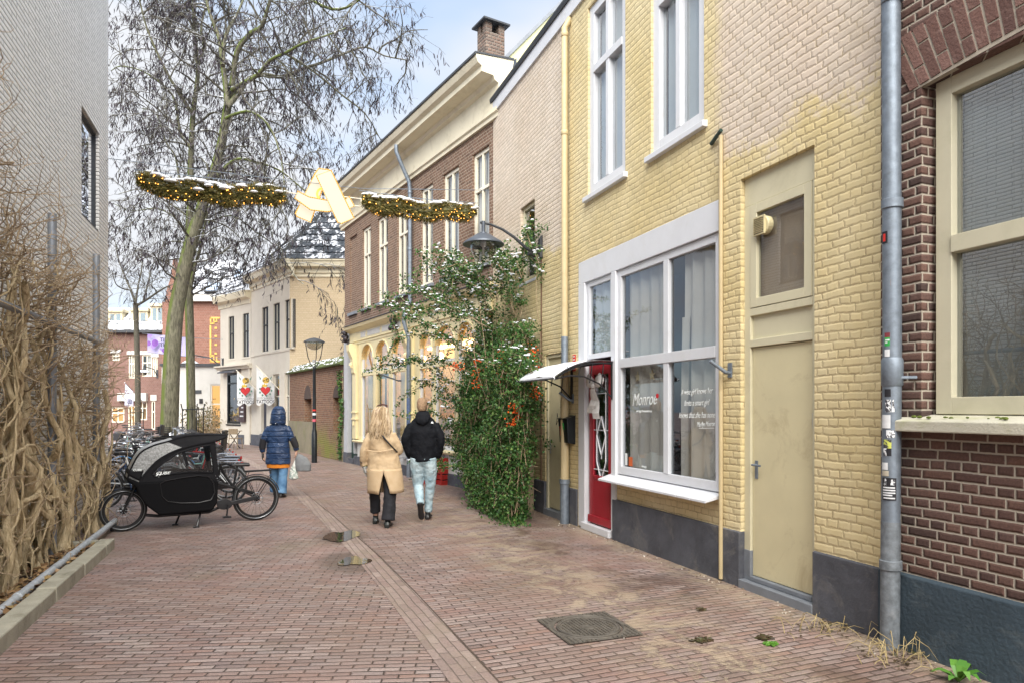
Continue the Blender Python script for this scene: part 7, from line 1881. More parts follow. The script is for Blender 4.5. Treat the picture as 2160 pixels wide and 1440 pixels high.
for sg_ in (-1, 1):
    m = MB(); y_ = sg_ * yw
    T_ = [Vector((p[0], y_, p[2])) for p in top]; B_ = [Vector((p[0], sg_ * .27, p[2])) for p in low]
    m.tube(smooth_pts(B_, 3), .014, 6); m.tube(smooth_pts([p + Vector((0, 0, -.004)) for p in T_], 3), .012, 6)
    ov = smooth_pts([Vector((p[0], y_, p[2])) for p in top[4:]], 3); ol = smooth_pts([Vector((p[0], sg_ * .27, p[2])) for p in low[4:]], 3)
    for a, b, c, d in zip(ov[:-1], ov[1:], ol[1:], ol[:-1]): m.poly([a, b, c, d])
    obj('hood_side', m, fab2.m, T, smooth=True)
    tri = smooth_pts([Vector((p[0], y_, p[2])) for p in top[:5]], 3); tl_ = smooth_pts([Vector((p[0], sg_ * .27, p[2])) for p in low[:5]], 3)
    m = MB()
    for a, b, c, d in zip(tri[:-1], tri[1:], tl_[1:], tl_[:-1]): m.poly([a, b, c, d])
    obj('rain_edge', m, rain.m, T, smooth=True)
    # clear side windows with black surround
    win = [P2(545, 725), P2(570, 755), P2(700, 735), P2(900, 712), P2(1140, 715), P2(1135, 600), P2(1105, 448), P2(960, 475), P2(800, 525), P2(660, 620)]
    m = MB(); m.poly([(p[0], sg_ * .272, p[2]) for p in win]); obj('side_window', m, glass_mat('clear_vinyl', (.72, .74, .74), boost=1.3), T)
    m = MB(); m.tube([(p[0], sg_ * .275, p[2]) for p in win], .012, 5, closed=True)
    def quad(*q): m.poly([(*P2(*a)[:1], sg_ * .273, P2(*a)[2]) for a in q])
    quad((430, 812), (470, 740), (545, 725), (570, 755), (640, 800)); quad((570, 755), (700, 735), (850, 760), (640, 800)); quad((700, 735), (900, 712), (1000, 745), (850, 760)); quad((900, 712), (1140, 715), (1190, 790), (1000, 745))
    quad((1105, 448), (1160, 412), (1200, 790), (1140, 715), (1135, 600)); quad((830, 515), (865, 505), (905, 640), (880, 660)); quad((470, 740), (590, 610), (660, 620), (545, 725)); quad((590, 610), (720, 530), (800, 525), (660, 620)); quad((720, 530), (850, 478), (960, 475), (800, 525)); quad((850, 478), (1160, 412), (1105, 448), (960, 475))
    obj('hood_panel', m, fab2.m, T)
RT = Matrix.Rotation(pi / 2, 4, 'X')
a, b = c2(650, 722); text_obj('lettering', 'CUBE', .055, M['vinyl'], T, Matrix.Translation((a, -.280, b)) @ RT, shear=.3, sx=1.3, bold=.001)
m = MB(); a, b = c2(575, 738); 
for k in range(2): m.prism([(a + k * .035, b - .03), (a + .018 + k * .035, b - .03), (a + .05 + k * .035, b + .02), (a + .032 + k * .035, b + .02)], -.282, -.279)
obj('stripe_mark', m, M['vinyl'], T)
a, b = c2(400, 690); text_obj('lettering', 'CUBE', .036, M['vinyl'], T, Matrix.Translation((a + .005, -.300, b)) @ Matrix.Rotation(radians(-14), 4, 'Z') @ RT, sx=1.2, bold=.001)
m = MB(); q = [P2(325, 690), P2(470, 690), P2(430, 800), P2(315, 740)]; m.prism([(p[0], p[2]) for p in q], -.288, .288); obj('nose_bumper', m, fab2.m, T, bevel=.02)
# frame
m = MB(); r = .022
m.tube([P2(500, 1150), P2(620, 1160), P2(1130, 1120), P2(1330, 1030)], .022, 8)            # long floor tube
m.tube([P2(1180, 830), P2(1400, 885), P2(1560, 930), (xr, .0, RR + .01)], .024, 8)
m.tube([P2(1400, 880), P2(1370, 1010), P2(1330, 1060)], .026, 8); m.tube([P2(1370, 880), P2(1410, 690)], .018, 8)
m.tube([P2(1240, 660), P2(1290, 760), P2(1370, 870)], .02, 8)
for sg_ in (-1, 1): m.tube([(P2(1370, 1010)[0], sg_ * .05, P2(1370, 1010)[2]), (xr, sg_ * .07, RR)], .012, 6); m.tube([(P2(1400, 885)[0], sg_ * .03, P2(1400, 885)[2]), (xr, sg_ * .07, RR)], .012, 6)
obj('frame', m, M['frame_black'], T, smooth=True)
m = MB()
for sg_ in (-1, 1): m.tube([(P2(400, 860)[0], sg_ * .065, P2(400, 860)[2]), (P2(340, 990)[0], sg_ * .065, P2(340, 990)[2]), (xf, sg_ * .065, RF)], [.014, .018, .012], 8)
m.tube([P2(405, 830), P2(400, 860)], .03, 8); obj('fork', m, M['frame_black'], T, smooth=True)
m = MB(); c_ = P2(1290, 1040); m.loft([(c_[0] - .02, -.09, c_[2], .001, .001, 1.57), (c_[0] - .02, -.085, c_[2], .11, .075, 1.57), (c_[0], .07, c_[2], .11, .075, 1.57), (c_[0], .08, c_[2], .001, .001, 1.57)], 16); mo_ = obj('motor', m, M['black_plastic'], T, smooth=True)
m = MB(); m.tube([(c_[0] + .02, -.12, c_[2]), (c_[0] - .0, -.13, c_[2] - .16)], .012, 6); m.box(c_[0] - .06, c_[0] + .05, -.2, -.13, c_[2] - .185, c_[2] - .16); m.tube([(c_[0] + .02, .1, c_[2]), (c_[0] + .04, .11, c_[2] + .16)], .012, 6); obj('cranks', m, M['frame_black'], T)
m = MB(); m.prism([(c_[0], c_[2] + .03), (xr - .06, RR + .035), (xr + .02, RR + .02), (xr + .02, RR - .02), (xr - .06, RR - .03), (c_[0], c_[2] - .03)], -.075, -.058); obj('belt_guard', m, M['black_plastic'], T, bevel=.006)
m = MB(); s0 = P2(1410, 690); m.tube([s0, (s0[0] + .0, 0, s0[2] + .03)], .015, 8)
sx_, sz_ = c2(1430, 655); m.loft([(sx_ + .145, 0, sz_, .001, .07, 0, 1.57), (sx_ + .135, 0, sz_, .028, .08, 0, 1.57), (sx_ + .05, 0, sz_ + .005, .03, .07, 0, 1.57), (sx_ - .06, 0, sz_, .022, .03, 0, 1.57), (sx_ - .13, 0, sz_ - .008, .012, .014, 0, 1.57)], 12); obj('saddle', m, M['saddle'], T, smooth=True)
m = MB()
for sg_ in (-1, 1):
    m.tube([(P2(1480, 720)[0], sg_ * .06, P2(1480, 720)[2]), (P2(1740, 705)[0], sg_ * .06, P2(1740, 705)[2])], .009, 6); m.tube([(P2(1520, 710)[0], sg_ * .06, P2(1500, 720)[2]), (P2(1500, 740)[0], sg_ * .06, P2(1500, 770)[2]), (xr, sg_ * .075, RR)], .006, 5)
    m.tube([(P2(1740, 760)[0], sg_ * .06, P2(1740, 760)[2]), (xr, sg_ * .075, RR)], .006, 5)
m.tube([P2(1740, 705), P2(1742, 740)], .01, 5); obj('rack', m, M['frame_black'], T, smooth=True)
m = MB(); h0 = P2(1230, 690); m.tube([(h0[0], 0, h0[2] - .1), (h0[0] + .02, 0, h0[2] + .06)], .014, 8); m.tube([(h0[0] + .14, -.30, h0[2] + .05), (h0[0] + .06, -.2, h0[2] + .08), (h0[0] + .02, 0, h0[2] + .07), (h0[0] + .06, .2, h0[2] + .08), (h0[0] + .14, .30, h0[2] + .05)], .012, 8); obj('handlebar', m, M['frame_black'], T, smooth=True)
for sg_, xa in ((-1, 990), (1, 820)):
    m = MB(); a0 = P2(xa + 50, 1105); m.tube([(a0[0], sg_ * .10, a0[2]), (P2(xa, 1290)[0], sg_ * .20, .015)], .014, 8); m.box(P2(xa, 1290)[0] - .05, P2(xa, 1290)[0] + .03, sg_ * .17, sg_ * .23, 0.0, .02); obj('stand_leg', m, M['frame_black'], T)
m = MB(); l0 = P2(325, 870); m.lathe([(.02, -.03), (.035, 0), (.035, .05)], (l0[0] - .02, 0, l0[2]), 12, 'x'); obj('front_lamp', m, M['black_plastic'], T)

# ================================================================== people
def organic(o, voxel=.012, sm=2, fold=0, fs=.12, seed=0):
    r_ = o.modifiers.new('remesh', 'REMESH'); r_.mode = 'VOXEL'; r_.voxel_size = voxel; r_.use_smooth_shade = True
    if sm: s_ = o.modifiers.new('smooth', 'SMOOTH'); s_.iterations = sm; s_.factor = .5
    if fold:
        tx = bpy.data.textures.new('folds', 'CLOUDS'); tx.noise_scale = fs; tx.noise_depth = 2
        d_ = o.modifiers.new('folds', 'DISPLACE'); d_.texture = tx; d_.strength = fold; d_.mid_level = .5; d_.texture_coords = 'LOCAL'
def hand(mb, w, dr, palm_n, s_=1.0, curl=.5, side=1):
    """palm and five fingers from the wrist w towards dr; palm_n is the palm's facing"""
    w = Vector(w); dr = Vector(dr).normalized(); pn = Vector(palm_n); pn = (pn - dr * pn.dot(dr)).normalized(); ac = dr.cross(pn) * side
    c = w + dr * .045 * s_
    Mx = Matrix((ac, pn, dr)).transposed().to_4x4(); Mx.translation = c
    vs = []; rings = [(-.05, .026, .020), (-.02, .034, .018), (.02, .040, .016), (.045, .040, .013)]
    for z_, a_, b_ in rings:
        for k in range(12): t = 2 * pi * k / 12; vs.append(Mx @ Vector((a_ * s_ * cos(t), b_ * s_ * sin(t), z_ * s_)))
    mb.raw(vs, [(i * 12 + k, i * 12 + (k + 1) % 12, (i + 1) * 12 + (k + 1) % 12, (i + 1) * 12 + k) for i in range(3) for k in range(12)] + [tuple(range(11, -1, -1)), tuple(36 + k for k in range(12))])
    for i, ln in enumerate((.070, .080, .074, .058)):
        x_ = (-.030 + .020 * i) * s_; p = Mx @ Vector((x_, 0, .035 * s_)); d_ = dr.copy(); pts = [p]; 
        for k in range(3):
            d_ = (d_ + pn * curl * (.5 + .3 * k)).normalized(); pts.append(pts[-1] + d_ * ln * s_ / 2.6)
        mb.tube(pts, [.0095 * s_, .009 * s_, .0082 * s_, .007 * s_], 8)
    p = Mx @ Vector((-.032 * s_, .004, -.015 * s_)); mb.tube([p, p - ac * .022 * s_ + dr * .03 * s_ + pn * .012, p - ac * .024 * s_ + dr * .062 * s_ + pn * .022], [.0115 * s_, .010 * s_, .008 * s_], 8)
def head(mb, c, s_=1.0, yaw=0.0):
    cx, cy, cz = c; R_ = Matrix.Rotation(yaw, 3, 'Z')
    rows = [(-.115, .035, .045, .018), (-.10, .05, .062, .012), (-.07, .062, .078, .006), (-.03, .070, .088, 0), (.01, .074, .094, -.003), (.05, .074, .095, -.005), (.085, .062, .082, -.005), (.108, .040, .055, -.004), (.118, .012, .018, -.003)]
    mb.loft([(cx, cy + o_, cz + z_ * s_, a * s_, b * s_) for z_, a, b, o_ in rows], 20)
    for sg_ in (-1, 1):
        mb.ball(Vector((cx, cy, cz)) + R_ @ Vector((sg_ * .076 * s_, -.005, -.01)), .010, .022, .032, 10, 8); mb.ball(Vector((cx, cy, cz)) + R_ @ Vector((sg_ * .03, .082 * s_, .008)), .014, .010, .009, 8, 6)
    mb.tube([Vector((cx, cy, cz)) + R_ @ Vector(q) for q in ((0, .088, .02), (0, .106, -.018), (0, .112, -.032))], [.008, .012, .013], 8)
    mb.tube([Vector((cx, cy, cz)) + R_ @ Vector(q) for q in ((-.022, .084, -.062), (0, .094, -.060), (.022, .084, -.062))], [.006, .008, .006], 8)
def shoe(mb, ankle, d, ln=.26, w=.045, pitch=0.0, boot=.10):
    """d: horizontal heading; pitch>0 lifts the heel"""
    a = Vector(ankle); d = Vector(d).normalized(); sd = Vector((-d.y, d.x, 0)); up = Vector((0, 0, 1))
    f = d * cos(pitch) - up * sin(pitch); u = up * cos(pitch) + d * sin(pitch)
    rows = [(-.075, .020, .032), (-.06, .038, .040), (0, .046, .044), (.06, .038, .044), (.12, .030, .048), (.17, .022, .042), (.19, .010, .025)]
    vs = []
    for x_, h_, w_ in rows:
        c = a + f * x_ * ln / .26 - u * (.085 - h_)
        for k in range(12): t = 2 * pi * k / 12; vs.append(c + sd * w_ * cos(t) + u * h_ * sin(t) * (1 if sin(t) > 0 else .95))
    mb.raw(vs, [(i * 12 + k, (i + 1) * 12 + k, (i + 1) * 12 + (k + 1) % 12, i * 12 + (k + 1) % 12) for i in range(len(rows) - 1) for k in range(12)] + [tuple(range(12)), tuple((len(rows) - 1) * 12 + k for k in range(11, -1, -1))])
    mb.tube([a - u * .04, a, a + u * boot], [.042, .040, .046], 12)
skin = plain('skin', (.55, .33, .24), .55, var=.06)
def limb(mb, pts, rs, n_=12): mb.tube(smooth_pts([Vector(p) for p in pts], 4), [rs[min(int(i / 4), len(rs) - 2)] * (1 - (i / 4 - min(int(i / 4), len(rs) - 2))) + rs[min(int(i / 4), len(rs) - 2) + 1] * (i / 4 - min(int(i / 4), len(rs) - 2)) for i in range(4 * (len(pts) - 1) + 1)], n_)

# --- woman in the camel coat
g0 = gnd(808, 1108); T = empty('person', 'woman with long blonde hair walking away in a camel coat and wide black trousers', 'person', g0, -YAW)
m = MB(); head(m, (-.02, .03, 1.60)); m.tube([(-.02, .01, 1.36), (-.02, .02, 1.50)], [.06, .05], 12)
m.loft([(-.02, 0, .90, .15, .10), (-.02, 0, 1.10, .14, .10), (-.02, 0, 1.28, .13, .09), (-.02, 0, 1.36, .08, .06)], 14)
limb(m, [(-.14, 0, 1.28), (-.27, -.02, 1.08), (-.275, .03, .86)], [.045, .04, .03]); limb(m, [(.10, 0, 1.28), (.22, .05, 1.08), (.10, .24, 1.10)], [.05, .04, .03]); hand(m, (.10, .24, 1.10), (-.8, .4, .2), (0, -1, 0), 1, .4)
limb(m, [(-.09, 0, .92), (-.12, .03, .72), (-.145, .12, .45), (-.15, .21, .12)], [.075, .06, .045, .035]); limb(m, [(.08, 0, .92), (.10, .0, .72), (.11, -.06, .45), (.095, -.12, .10)], [.075, .06, .045, .035])
hand(m, (-.275, .03, .86), (.03, .05, -1), (1, .1, 0), .98, .5, -1)
obj('body', m, skin, T); organic(bpy.data.objects[-1] if False else T.children[-1] if False else [o for o in bpy.data.objects if o.parent == T][-1], .008, 1)
def last(T): return [o for o in bpy.data.objects if o.parent == T][-1]
camel = N('camel_wool'); camel.set(camel.mix(camel.mapr(camel.noise(9, 4), .3, .7), (.47, .34, .20), (.54, .41, .26)), .9); camel.bump(camel.noise(180, 2), .002)
m = MB(); m.loft([(-.02, 0, 1.40, .07, .06), (-.02, 0, 1.385, .11, .085), (-.02, 0, 1.34, .175, .115), (-.02, 0, 1.24, .215, .145), (-.01, 0, 1.14, .200, .14), (-.0, 0, 1.09, .195, .135), (.01, 0, .98, .225, .16), (.02, 0, .86, .245, .175), (.02, 0, .80, .248, .178)], 28)
limb(m, [(-.155, 0, 1.315), (-.22, -.01, 1.21), (-.275, -.02, 1.06), (-.285, .02, .92), (-.275, .03, .865)], [.068, .070, .062, .055, .056]); limb(m, [(.115, 0, 1.315), (.175, .01, 1.21), (.225, .05, 1.08), (.17, .16, 1.08), (.12, .22, 1.10)], [.075, .072, .062, .052, .05])
coat = obj('coat', m, camel.m, T); organic(coat, .011, 4, .022, .10)
m = MB(); rows = []
for (cx, cz, rx, ry, gp_) in ((.02, .83, .250, .180, 0.0), (.02, .80, .253, .183, .0), (.025, .76, .256, .186, .03), (.03, .70, .258, .19, .10), (.035, .62, .26, .195, .19), (.04, .54, .262, .20, .27), (.04, .50, .262, .202, .30)):
    rw = []
    for k in range(45):
        t = k / 44; a = -pi / 2 + .06 + gp_ + t * (2 * pi - 2 * gp_) ; f = 1 + .025 * sin(a * 7 + cz * 5) * (1 - cz) ; rw.append(Vector((cx + rx * f * cos(a), ry * f * sin(a), cz + (.015 * sin(a * 2) if cz < .52 else 0) - (.03 if (cz < .52 and cos(a) < 0) else 0))))
    rows.append(rw)
grid(rows, m); sk = obj('coat_skirt', m, camel.m, coat, smooth=True); so_ = sk.modifiers.new('solidify', 'SOLIDIFY'); so_.thickness = .010
m = MB(); m.tube([(-.20, -.14, 1.10), (-.1, -.165, 1.085), (0, -.17, 1.085), (.1, -.165, 1.10), (.17, -.14, 1.115)], .010, 6); obj('belt_seam', m, camel.m, coat, smooth=True)
m = MB(); m.box(-.315, -.31, -.035, .03, .88, .95); m.ball((-.315, -.02, .92), .012, n=8, m=5); m.ball((-.30, -.05, .92), .011, n=8, m=5); obj('cuff_buttons', m, plain('horn_button', (.06, .035, .02), .4), coat)
m = MB(); m.tube([(-.08, -.10, 1.40), (-.03, -.128, 1.37), (.06, -.158, 1.26), (.13, -.155, 1.18), (.18, -.12, 1.12), (.21, .0, 1.06)], .013, 6); obj('bag_strap', m, M['black_plastic'], T, smooth=True)
# hair
m = MB(); m.loft([(-.02, .02, 1.725, .01, .01), (-.02, .015, 1.715, .05, .06), (-.02, .01, 1.68, .082, .095), (-.02, .0, 1.62, .094, .105), (-.02, -.02, 1.55, .094, .095), (-.03, -.045, 1.48, .10, .08), (-.03, -.065, 1.41, .11, .07), (-.03, -.08, 1.36, .10, .05), (-.02, -.085, 1.33, .06, .03)], 24)
R1 = random.Random(2)
for i in range(230):
    a = R1.uniform(-pi - .35, .35); r0 = R1.uniform(.075, .095); p = Vector((-.02 + .088 * cos(a), .01 + .098 * sin(a), 1.655 + R1.uniform(-.03, .05))); pts = [Vector((-.02 + R1.uniform(-.01, .01), .0, 1.722)), p]; L_ = R1.uniform(.26, .40); ph = R1.uniform(0, 6)
    for k in range(7):
        t = (k + 1) / 7; pts.append(Vector((-.03 + (.09 + .062 * t) * cos(a) + .012 * sin(ph + t * 8), -.0 + (.10 + .01 * t) * sin(a) - .045 * t + .010 * cos(ph + t * 8), p.z - L_ * t)))
    m.tube(pts, [.004, .009, .011, .011, .011, .010, .009, .007, .003], 5)
hn = N('blonde_hair'); r_ = hn.new('ShaderNodeNewGeometry').outputs['Random Per Island']; hn.set(hn.ramp(r_, [(0, (.22, .15, .085)), (.5, (.40, .29, .17)), (1, (.54, .42, .28))]), .45); obj('hair', m, hn.m, T, smooth=True)
m = MB(); m.tube([(-.09, .04, 1.735), (-.05, .07, 1.75), (-.02, .08, 1.752), (.01, .07, 1.75), (.05, .04, 1.735)], .010, 6); m.tube([(-.09, .04, 1.735), (-.105, -.02, 1.70)], .005, 5); m.tube([(.05, .04, 1.735), (.065, -.02, 1.70)], .005, 5); obj('sunglasses', m, plain('tortoiseshell', (.08, .02, .015), .3), T)
m = MB(); limb(m, [(-.09, 0, .95), (-.12, .03, .72), (-.145, .12, .45), (-.15, .20, .17)], [.11, .095, .080, .078]); limb(m, [(.08, 0, .95), (.10, .0, .72), (.11, -.06, .45), (.095, -.12, .10)], [.12, .105, .092, .098]); m.ball((0, 0, .92), .16, .12, .12, 16, 10)
tr = obj('trousers', m, plain('black_trousers', (.012, .013, .018), .85, var=.2), T); organic(tr, .012, 3, .02, .10)
for a_, d_, p_ in (((-.15, .22, .10), (-.15, 1, 0), .25), ((.09, -.12, .10), (.05, 1, 0), .12)):
    m = MB(); shoe(m, a_, d_, .25, pitch=p_, boot=.12); m.box(a_[0] - .03, a_[0] + .03, a_[1] - .085, a_[1] - .03, a_[2] - .1, a_[2] - .05); so_ = obj('boot', m, plain('black_boot_leather', (.012, .016, .016), .35), T); organic(so_, .007, 2)
m = MB(); hand(m, (-.275, .03, .87), (.03, .05, -1), (1, .1, 0), 1.12, .5, -1); m.tube([(-.275, .03, .90), (-.275, .03, .83)], .036, 12); gl = obj('glove', m, plain('grey_knit_glove', (.33, .34, .33), .9, var=.3, scale=40), T); organic(gl, .006, 1)
m = MB(); m.tube([(-.275, .03, .905), (-.275, .03, .865)], .042, 12); obj('glove_cuff', m, plain('lime_lining', (.40, .45, .08), .8), gl)

# --- man in the black jacket
g0 = gnd(893, 1096); T = empty('person', 'man with cropped fair hair walking away in black hooded jacket and light jeans', 'person', g0, -YAW)
m = MB(); head(m, (-.02, .03, 1.735), 1.0, -.15); m.tube([(-.02, .0, 1.50), (-.02, .02, 1.64)], [.07, .058], 12); m.loft([(0, 0, .95, .15, .10), (0, 0, 1.2, .15, .11), (0, 0, 1.40, .15, .09), (0, 0, 1.50, .08, .06)], 14)
limb(m, [(-.15, 0, 1.40), (-.255, -.04, 1.20), (-.20, .06, .98)], [.05, .045, .03]); limb(m, [(.15, 0, 1.40), (.26, -.04, 1.20), (.20, .06, .98)], [.055, .045, .03])
hand(m, (-.20, .06, .98), (.2, .1, -1), (1, 0, 0), 1, .3, -1); hand(m, (.20, .06, .98), (-.2, .1, -1), (-1, 0, 0), 1, .3, 1)
limb(m, [(-.09, 0, .95), (-.075, .05, .52), (-.01, -.22, .28)], [.085, .055, .04]); limb(m, [(.09, 0, .95), (.10, .06, .52), (.055, .10, .10)], [.085, .055, .04])
bo = obj('body', m, skin, T); organic(bo, .008, 1)
m = MB(); m.loft([(-.02, .02, 1.862, .01, .01), (-.02, .02, 1.855, .045, .055), (-.02, .018, 1.83, .070, .082), (-.02, .012, 1.79, .0795, .096), (-.02, .005, 1.74, .078, .096), (-.02, -.004, 1.69, .070, .088), (-.02, -.008, 1.665, .060, .075)], 22)
hr = N('cropped_fair_hair'); hr.set(hr.mix(hr.mapr(hr.noise(60, 3), .35, .65), (.20, .125, .07), (.38, .25, .15)), .7); hr.bump(hr.noise(250, 2), .006); ho = obj('hair', m, hr.m, T, smooth=True)
jk = N('black_shell_fabric'); jk.set((.005, .006, .009), .8, Specular_IOR_Level=.2); jk.bump(jk.noise(14, 4, .6), .012)
m = MB(); m.loft([(-.0, -.0, 1.60, .07, .065), (-.0, 0, 1.565, .11, .085), (0, 0, 1.53, .155, .10), (0, 0, 1.47, .200, .12), (0, 0, 1.35, .225, .14), (0, 0, 1.20, .215, .14), (0, 0, 1.05, .205, .135), (0, 0, .93, .19, .13), (0, 0, .89, .18, .125)], 28)
limb(m, [(-.165, 0, 1.445), (-.225, -.02, 1.34), (-.265, -.04, 1.22), (-.235, .0, 1.06), (-.195, .05, .95)], [.078, .074, .066, .06, .052]); limb(m, [(.165, 0, 1.445), (.225, -.02, 1.34), (.27, -.04, 1.22), (.24, .0, 1.06), (.20, .05, .95)], [.078, .074, .066, .06, .052])
jo = obj('jacket', m, jk.m, T); organic(jo, .012, 3, .028, .12)
m = MB(); m.loft([(0, -.04, 1.655, .075, .06, .2), (0, -.06, 1.62, .105, .075, .25), (0, -.085, 1.56, .12, .075, .3), (0, -.11, 1.50, .10, .05, .35), (0, -.12, 1.455, .05, .025, .4)], 20); hd = obj('hood', m, jk.m, jo); organic(hd, .012, 3, .02, .08)
m = MB(); pts = [(.13, 1.475), (.17, 1.47), (.168, 1.49), (.155, 1.503), (.138, 1.498)]; m.poly([(x, -.118 - .0, z_) for x, z_ in pts][::-1]); o_ = obj('chest_logo', m, M['vinyl'], jo); o_.location.y = -.022
m = MB(); limb(m, [(-.085, 0, .95), (-.095, .02, .78), (-.085, .05, .52), (-.045, -.10, .38), (-.015, -.22, .26)], [.115, .105, .078, .066, .058]); limb(m, [(.085, 0, .95), (.10, .02, .78), (.10, .06, .52), (.075, .09, .30), (.06, .10, .11)], [.115, .105, .078, .064, .06]); m.ball((0, 0, .93), .175, .125, .12, 18, 10)
dn = N('light_denim'); dn.set(dn.mix(dn.mapr(dn.noise(7, 4, .6), .35, .65), (.24, .36, .42), (.44, .54, .58)), .8); dn.bump(dn.noise(16, 4, .6), .018); jo2 = obj('jeans', m, dn.m, T); organic(jo2, .011, 2, .022, .07)
for a_, d_, p_ in (((-.005, -.235, .26), (.1, 1, 0), 1.1), ((.055, .10, .09), (.05, 1, 0), .0)):
    m = MB(); shoe(m, a_, d_, .28, pitch=p_, boot=.05); so_ = obj('shoe', m, plain('black_shoe_leather', (.014, .014, .015), .45), T); organic(so_, .007, 2)

# --- woman in the blue quilted coat
g0 = gnd(587, 1047); T = empty('person', 'person in a blue quilted hooded coat and jeans walking away with bags', 'person', g0, -YAW)
m = MB(); head(m, (0, .03, 1.60), .95); m.tube([(0, 0, 1.36), (0, .02, 1.50)], [.06, .05], 12); m.loft([(0, 0, .85, .15, .10), (0, 0, 1.1, .14, .10), (0, 0, 1.28, .13, .09), (0, 0, 1.36, .08, .06)], 14)
limb(m, [(-.13, 0, 1.28), (-.27, -.02, 1.10), (-.305, .02, .84)], [.045, .04, .03]); limb(m, [(.13, 0, 1.28), (.27, -.02, 1.12), (.34, .03, .88)], [.05, .04, .03]); hand(m, (.34, .03, .88), (.05, .05, -1), (-1, 0, 0), .95, .9, 1); hand(m, (-.305, .02, .84), (0, .05, -1), (1, 0, 0), .95, .5, -1)
limb(m, [(-.09, 0, .9), (-.09, .05, .48), (-.10, .12, .10)], [.08, .055, .04]); limb(m, [(.09, 0, .9), (.09, -.02, .48), (.09, -.10, .09)], [.08, .055, .04])
bo = obj('body', m, skin, T); organic(bo, .008, 1)
bl = N('blue_quilted_nylon'); z_ = bl.sep(bl.coord())[2]; w_ = bl.math('ABSOLUTE', bl.math('SINE', bl.math('MULTIPLY', z_, pi / .105))); bl.set(bl.mix(bl.mapr(bl.noise(5, 3), .3, .7), (.010, .027, .075), (.021, .052, .130)), .38); bl.bump(bl.math('ADD', bl.mapr(w_, 0, .35, 0, 1, True), bl.math('MULTIPLY', bl.noise(18, 4, .6), .9)), .022)
m = MB(); m.loft([(0, 0, 1.44, .09, .08), (0, 0, 1.40, .13, .095), (0, 0, 1.35, .18, .115), (0, 0, 1.2, .215, .14), (0, 0, 1.05, .205, .135), (0, 0, .9, .225, .15), (0, 0, .75, .235, .155), (0, 0, .635, .238, .157)], 26)
limb(m, [(-.15, 0, 1.325), (-.215, -.01, 1.23), (-.27, -.02, 1.10), (-.305, .0, .96), (-.305, .02, .86)], [.078, .072, .062, .055, .05]); limb(m, [(.15, 0, 1.325), (.215, -.01, 1.23), (.27, -.02, 1.12), (.325, .0, 1.0), (.34, .03, .90)], [.078, .072, .062, .055, .05])
co = obj('coat', m, bl.m, T); organic(co, .012, 3, .02, .09)
m = MB(); m.loft([(0, .03, 1.745, .02, .02), (0, .02, 1.735, .07, .07), (0, .015, 1.69, .11, .115), (0, .01, 1.62, .135, .13), (0, .0, 1.54, .14, .135), (0, -.01, 1.46, .15, .125), (0, -.02, 1.40, .155, .11)], 24); hd = obj('hood', m, bl.m, co); organic(hd, .012, 3, .02, .07)
m = MB(); m.ring(.012, .003, (0, -.135, 1.42), 14, 5, 'y'); obj('badge', m, M['chrome'], co)
for sg_, pp_ in ((-1, [(-.272, -.02, 1.12), (-.305, -.0, .98), (-.305, .01, .92)]), (1, [(.272, -.02, 1.14), (.32, .0, 1.02), (.335, .02, .95)])):
    m = MB(); m.tube(pp_, [.069, .064, .058], 12); pa_ = obj('sleeve_patch', m, plain('black_sleeve_panel', (.02, .02, .025), .8), co, smooth=True)
m = MB(); m.lathe([(.215, .565), (.22, .61), (.21, .68)], (0, 0, 0), 24); o_ = obj('orange_hem', m, plain('orange_knit', (.62, .20, .015), .85), T, smooth=True); o_.scale = (1, .66, 1)
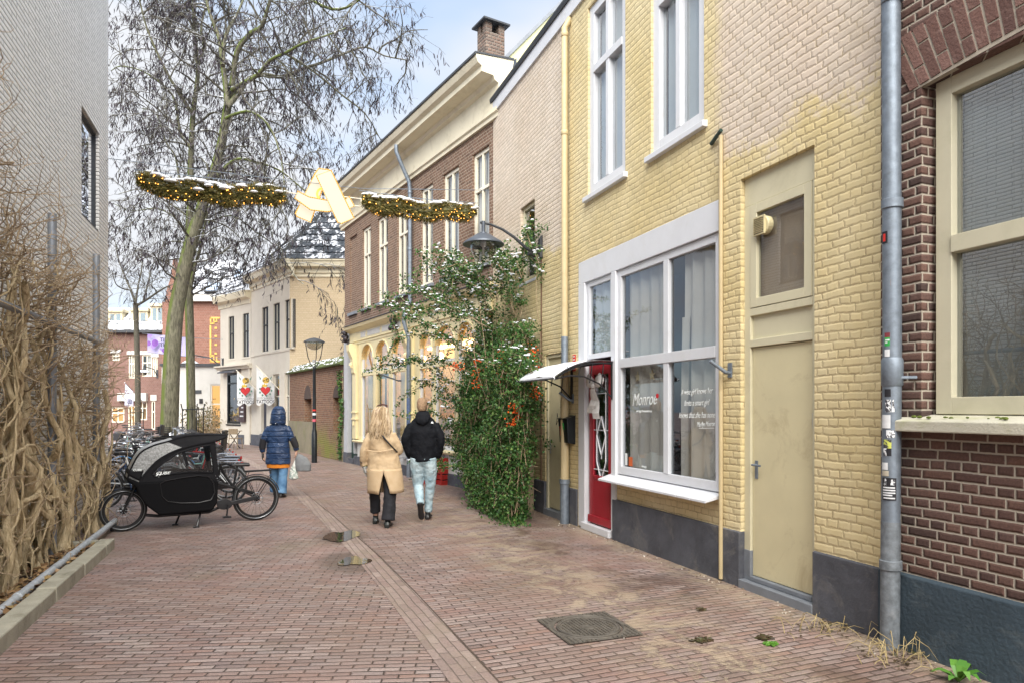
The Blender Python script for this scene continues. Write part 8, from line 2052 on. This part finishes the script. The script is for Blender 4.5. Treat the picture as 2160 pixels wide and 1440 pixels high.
m = MB(); limb(m, [(-.09, 0, .88), (-.10, .02, .65), (-.095, .06, .40), (-.10, .12, .10)], [.115, .10, .085, .10]); limb(m, [(.09, 0, .88), (.10, .0, .65), (.10, -.04, .40), (.09, -.10, .08)], [.115, .10, .085, .10]); m.ball((0, 0, .86), .16, .12, .1, 14, 8)
jm = N('blue_denim'); jm.set(jm.mix(jm.mapr(jm.noise(6, 4), .35, .65), (.055, .14, .27), (.13, .26, .42)), .85); j_ = obj('jeans', m, jm.m, T); organic(j_, .012, 3, .02, .10)
for a_, d_, p_ in (((-.10, .16, .09), (-.1, 1, 0), .1), ((.09, -.10, .09), (.1, 1, 0), .1)):
    m = MB(); shoe(m, a_, d_, .25, pitch=p_, boot=.04); so_ = obj('shoe', m, M['saddle'], T); organic(so_, .008, 2)
m = MB(); hand(m, (-.305, .02, .85), (0, .05, -1), (1, 0, 0), 1.08, .35, -1); gl = obj('glove', m, M['saddle'], T); organic(gl, .007, 1)
# bags
hw_ = g0 + Matrix.Rotation(-YAW, 3, 'Z') @ Vector((.345, .03, .78))
b0 = Vector((hw_.x, hw_.y, 0)); T = empty('bag', 'grey padded bag carried in the right hand of the person in blue', 'bag', b0, -YAW)
m = MB(); m.loft([(.12, 0, .49, .13, .07), (.12, 0, .50, .155, .095), (.12, 0, .62, .16, .10), (.09, 0, .74, .12, .08), (.05, 0, .81, .05, .04)], 18); bo = obj('bag_body', m, plain('grey_felt', (.19, .20, .21), .85, var=.2), T); organic(bo, .012, 2, .02, .1)
m = MB(); m.tube([(.02, -.03, .74), (.0, -.01, .82), (.0, .0, .86), (.03, .02, .82), (.10, .04, .74)], .010, 6); obj('handles', m, plain('strap_grey', (.25, .25, .26), .8), T, smooth=True)
T = empty('bag', 'crumpled white plastic bag with print hanging beside the grey bag', 'bag', b0, -YAW)
m = MB(); m.loft([(-.05, -.03, .33, .05, .03), (-.05, -.03, .36, .09, .05), (-.05, -.03, .46, .085, .05), (-.04, -.03, .58, .05, .035), (-.01, -.02, .72, .018, .012), (.0, 0, .83, .008, .006)], 16); bo = obj('bag_body', m, splat('white_plastic_print', (.66, .68, .64), (.35, .42, .38), 14), T); organic(bo, .009, 1, .03, .05)
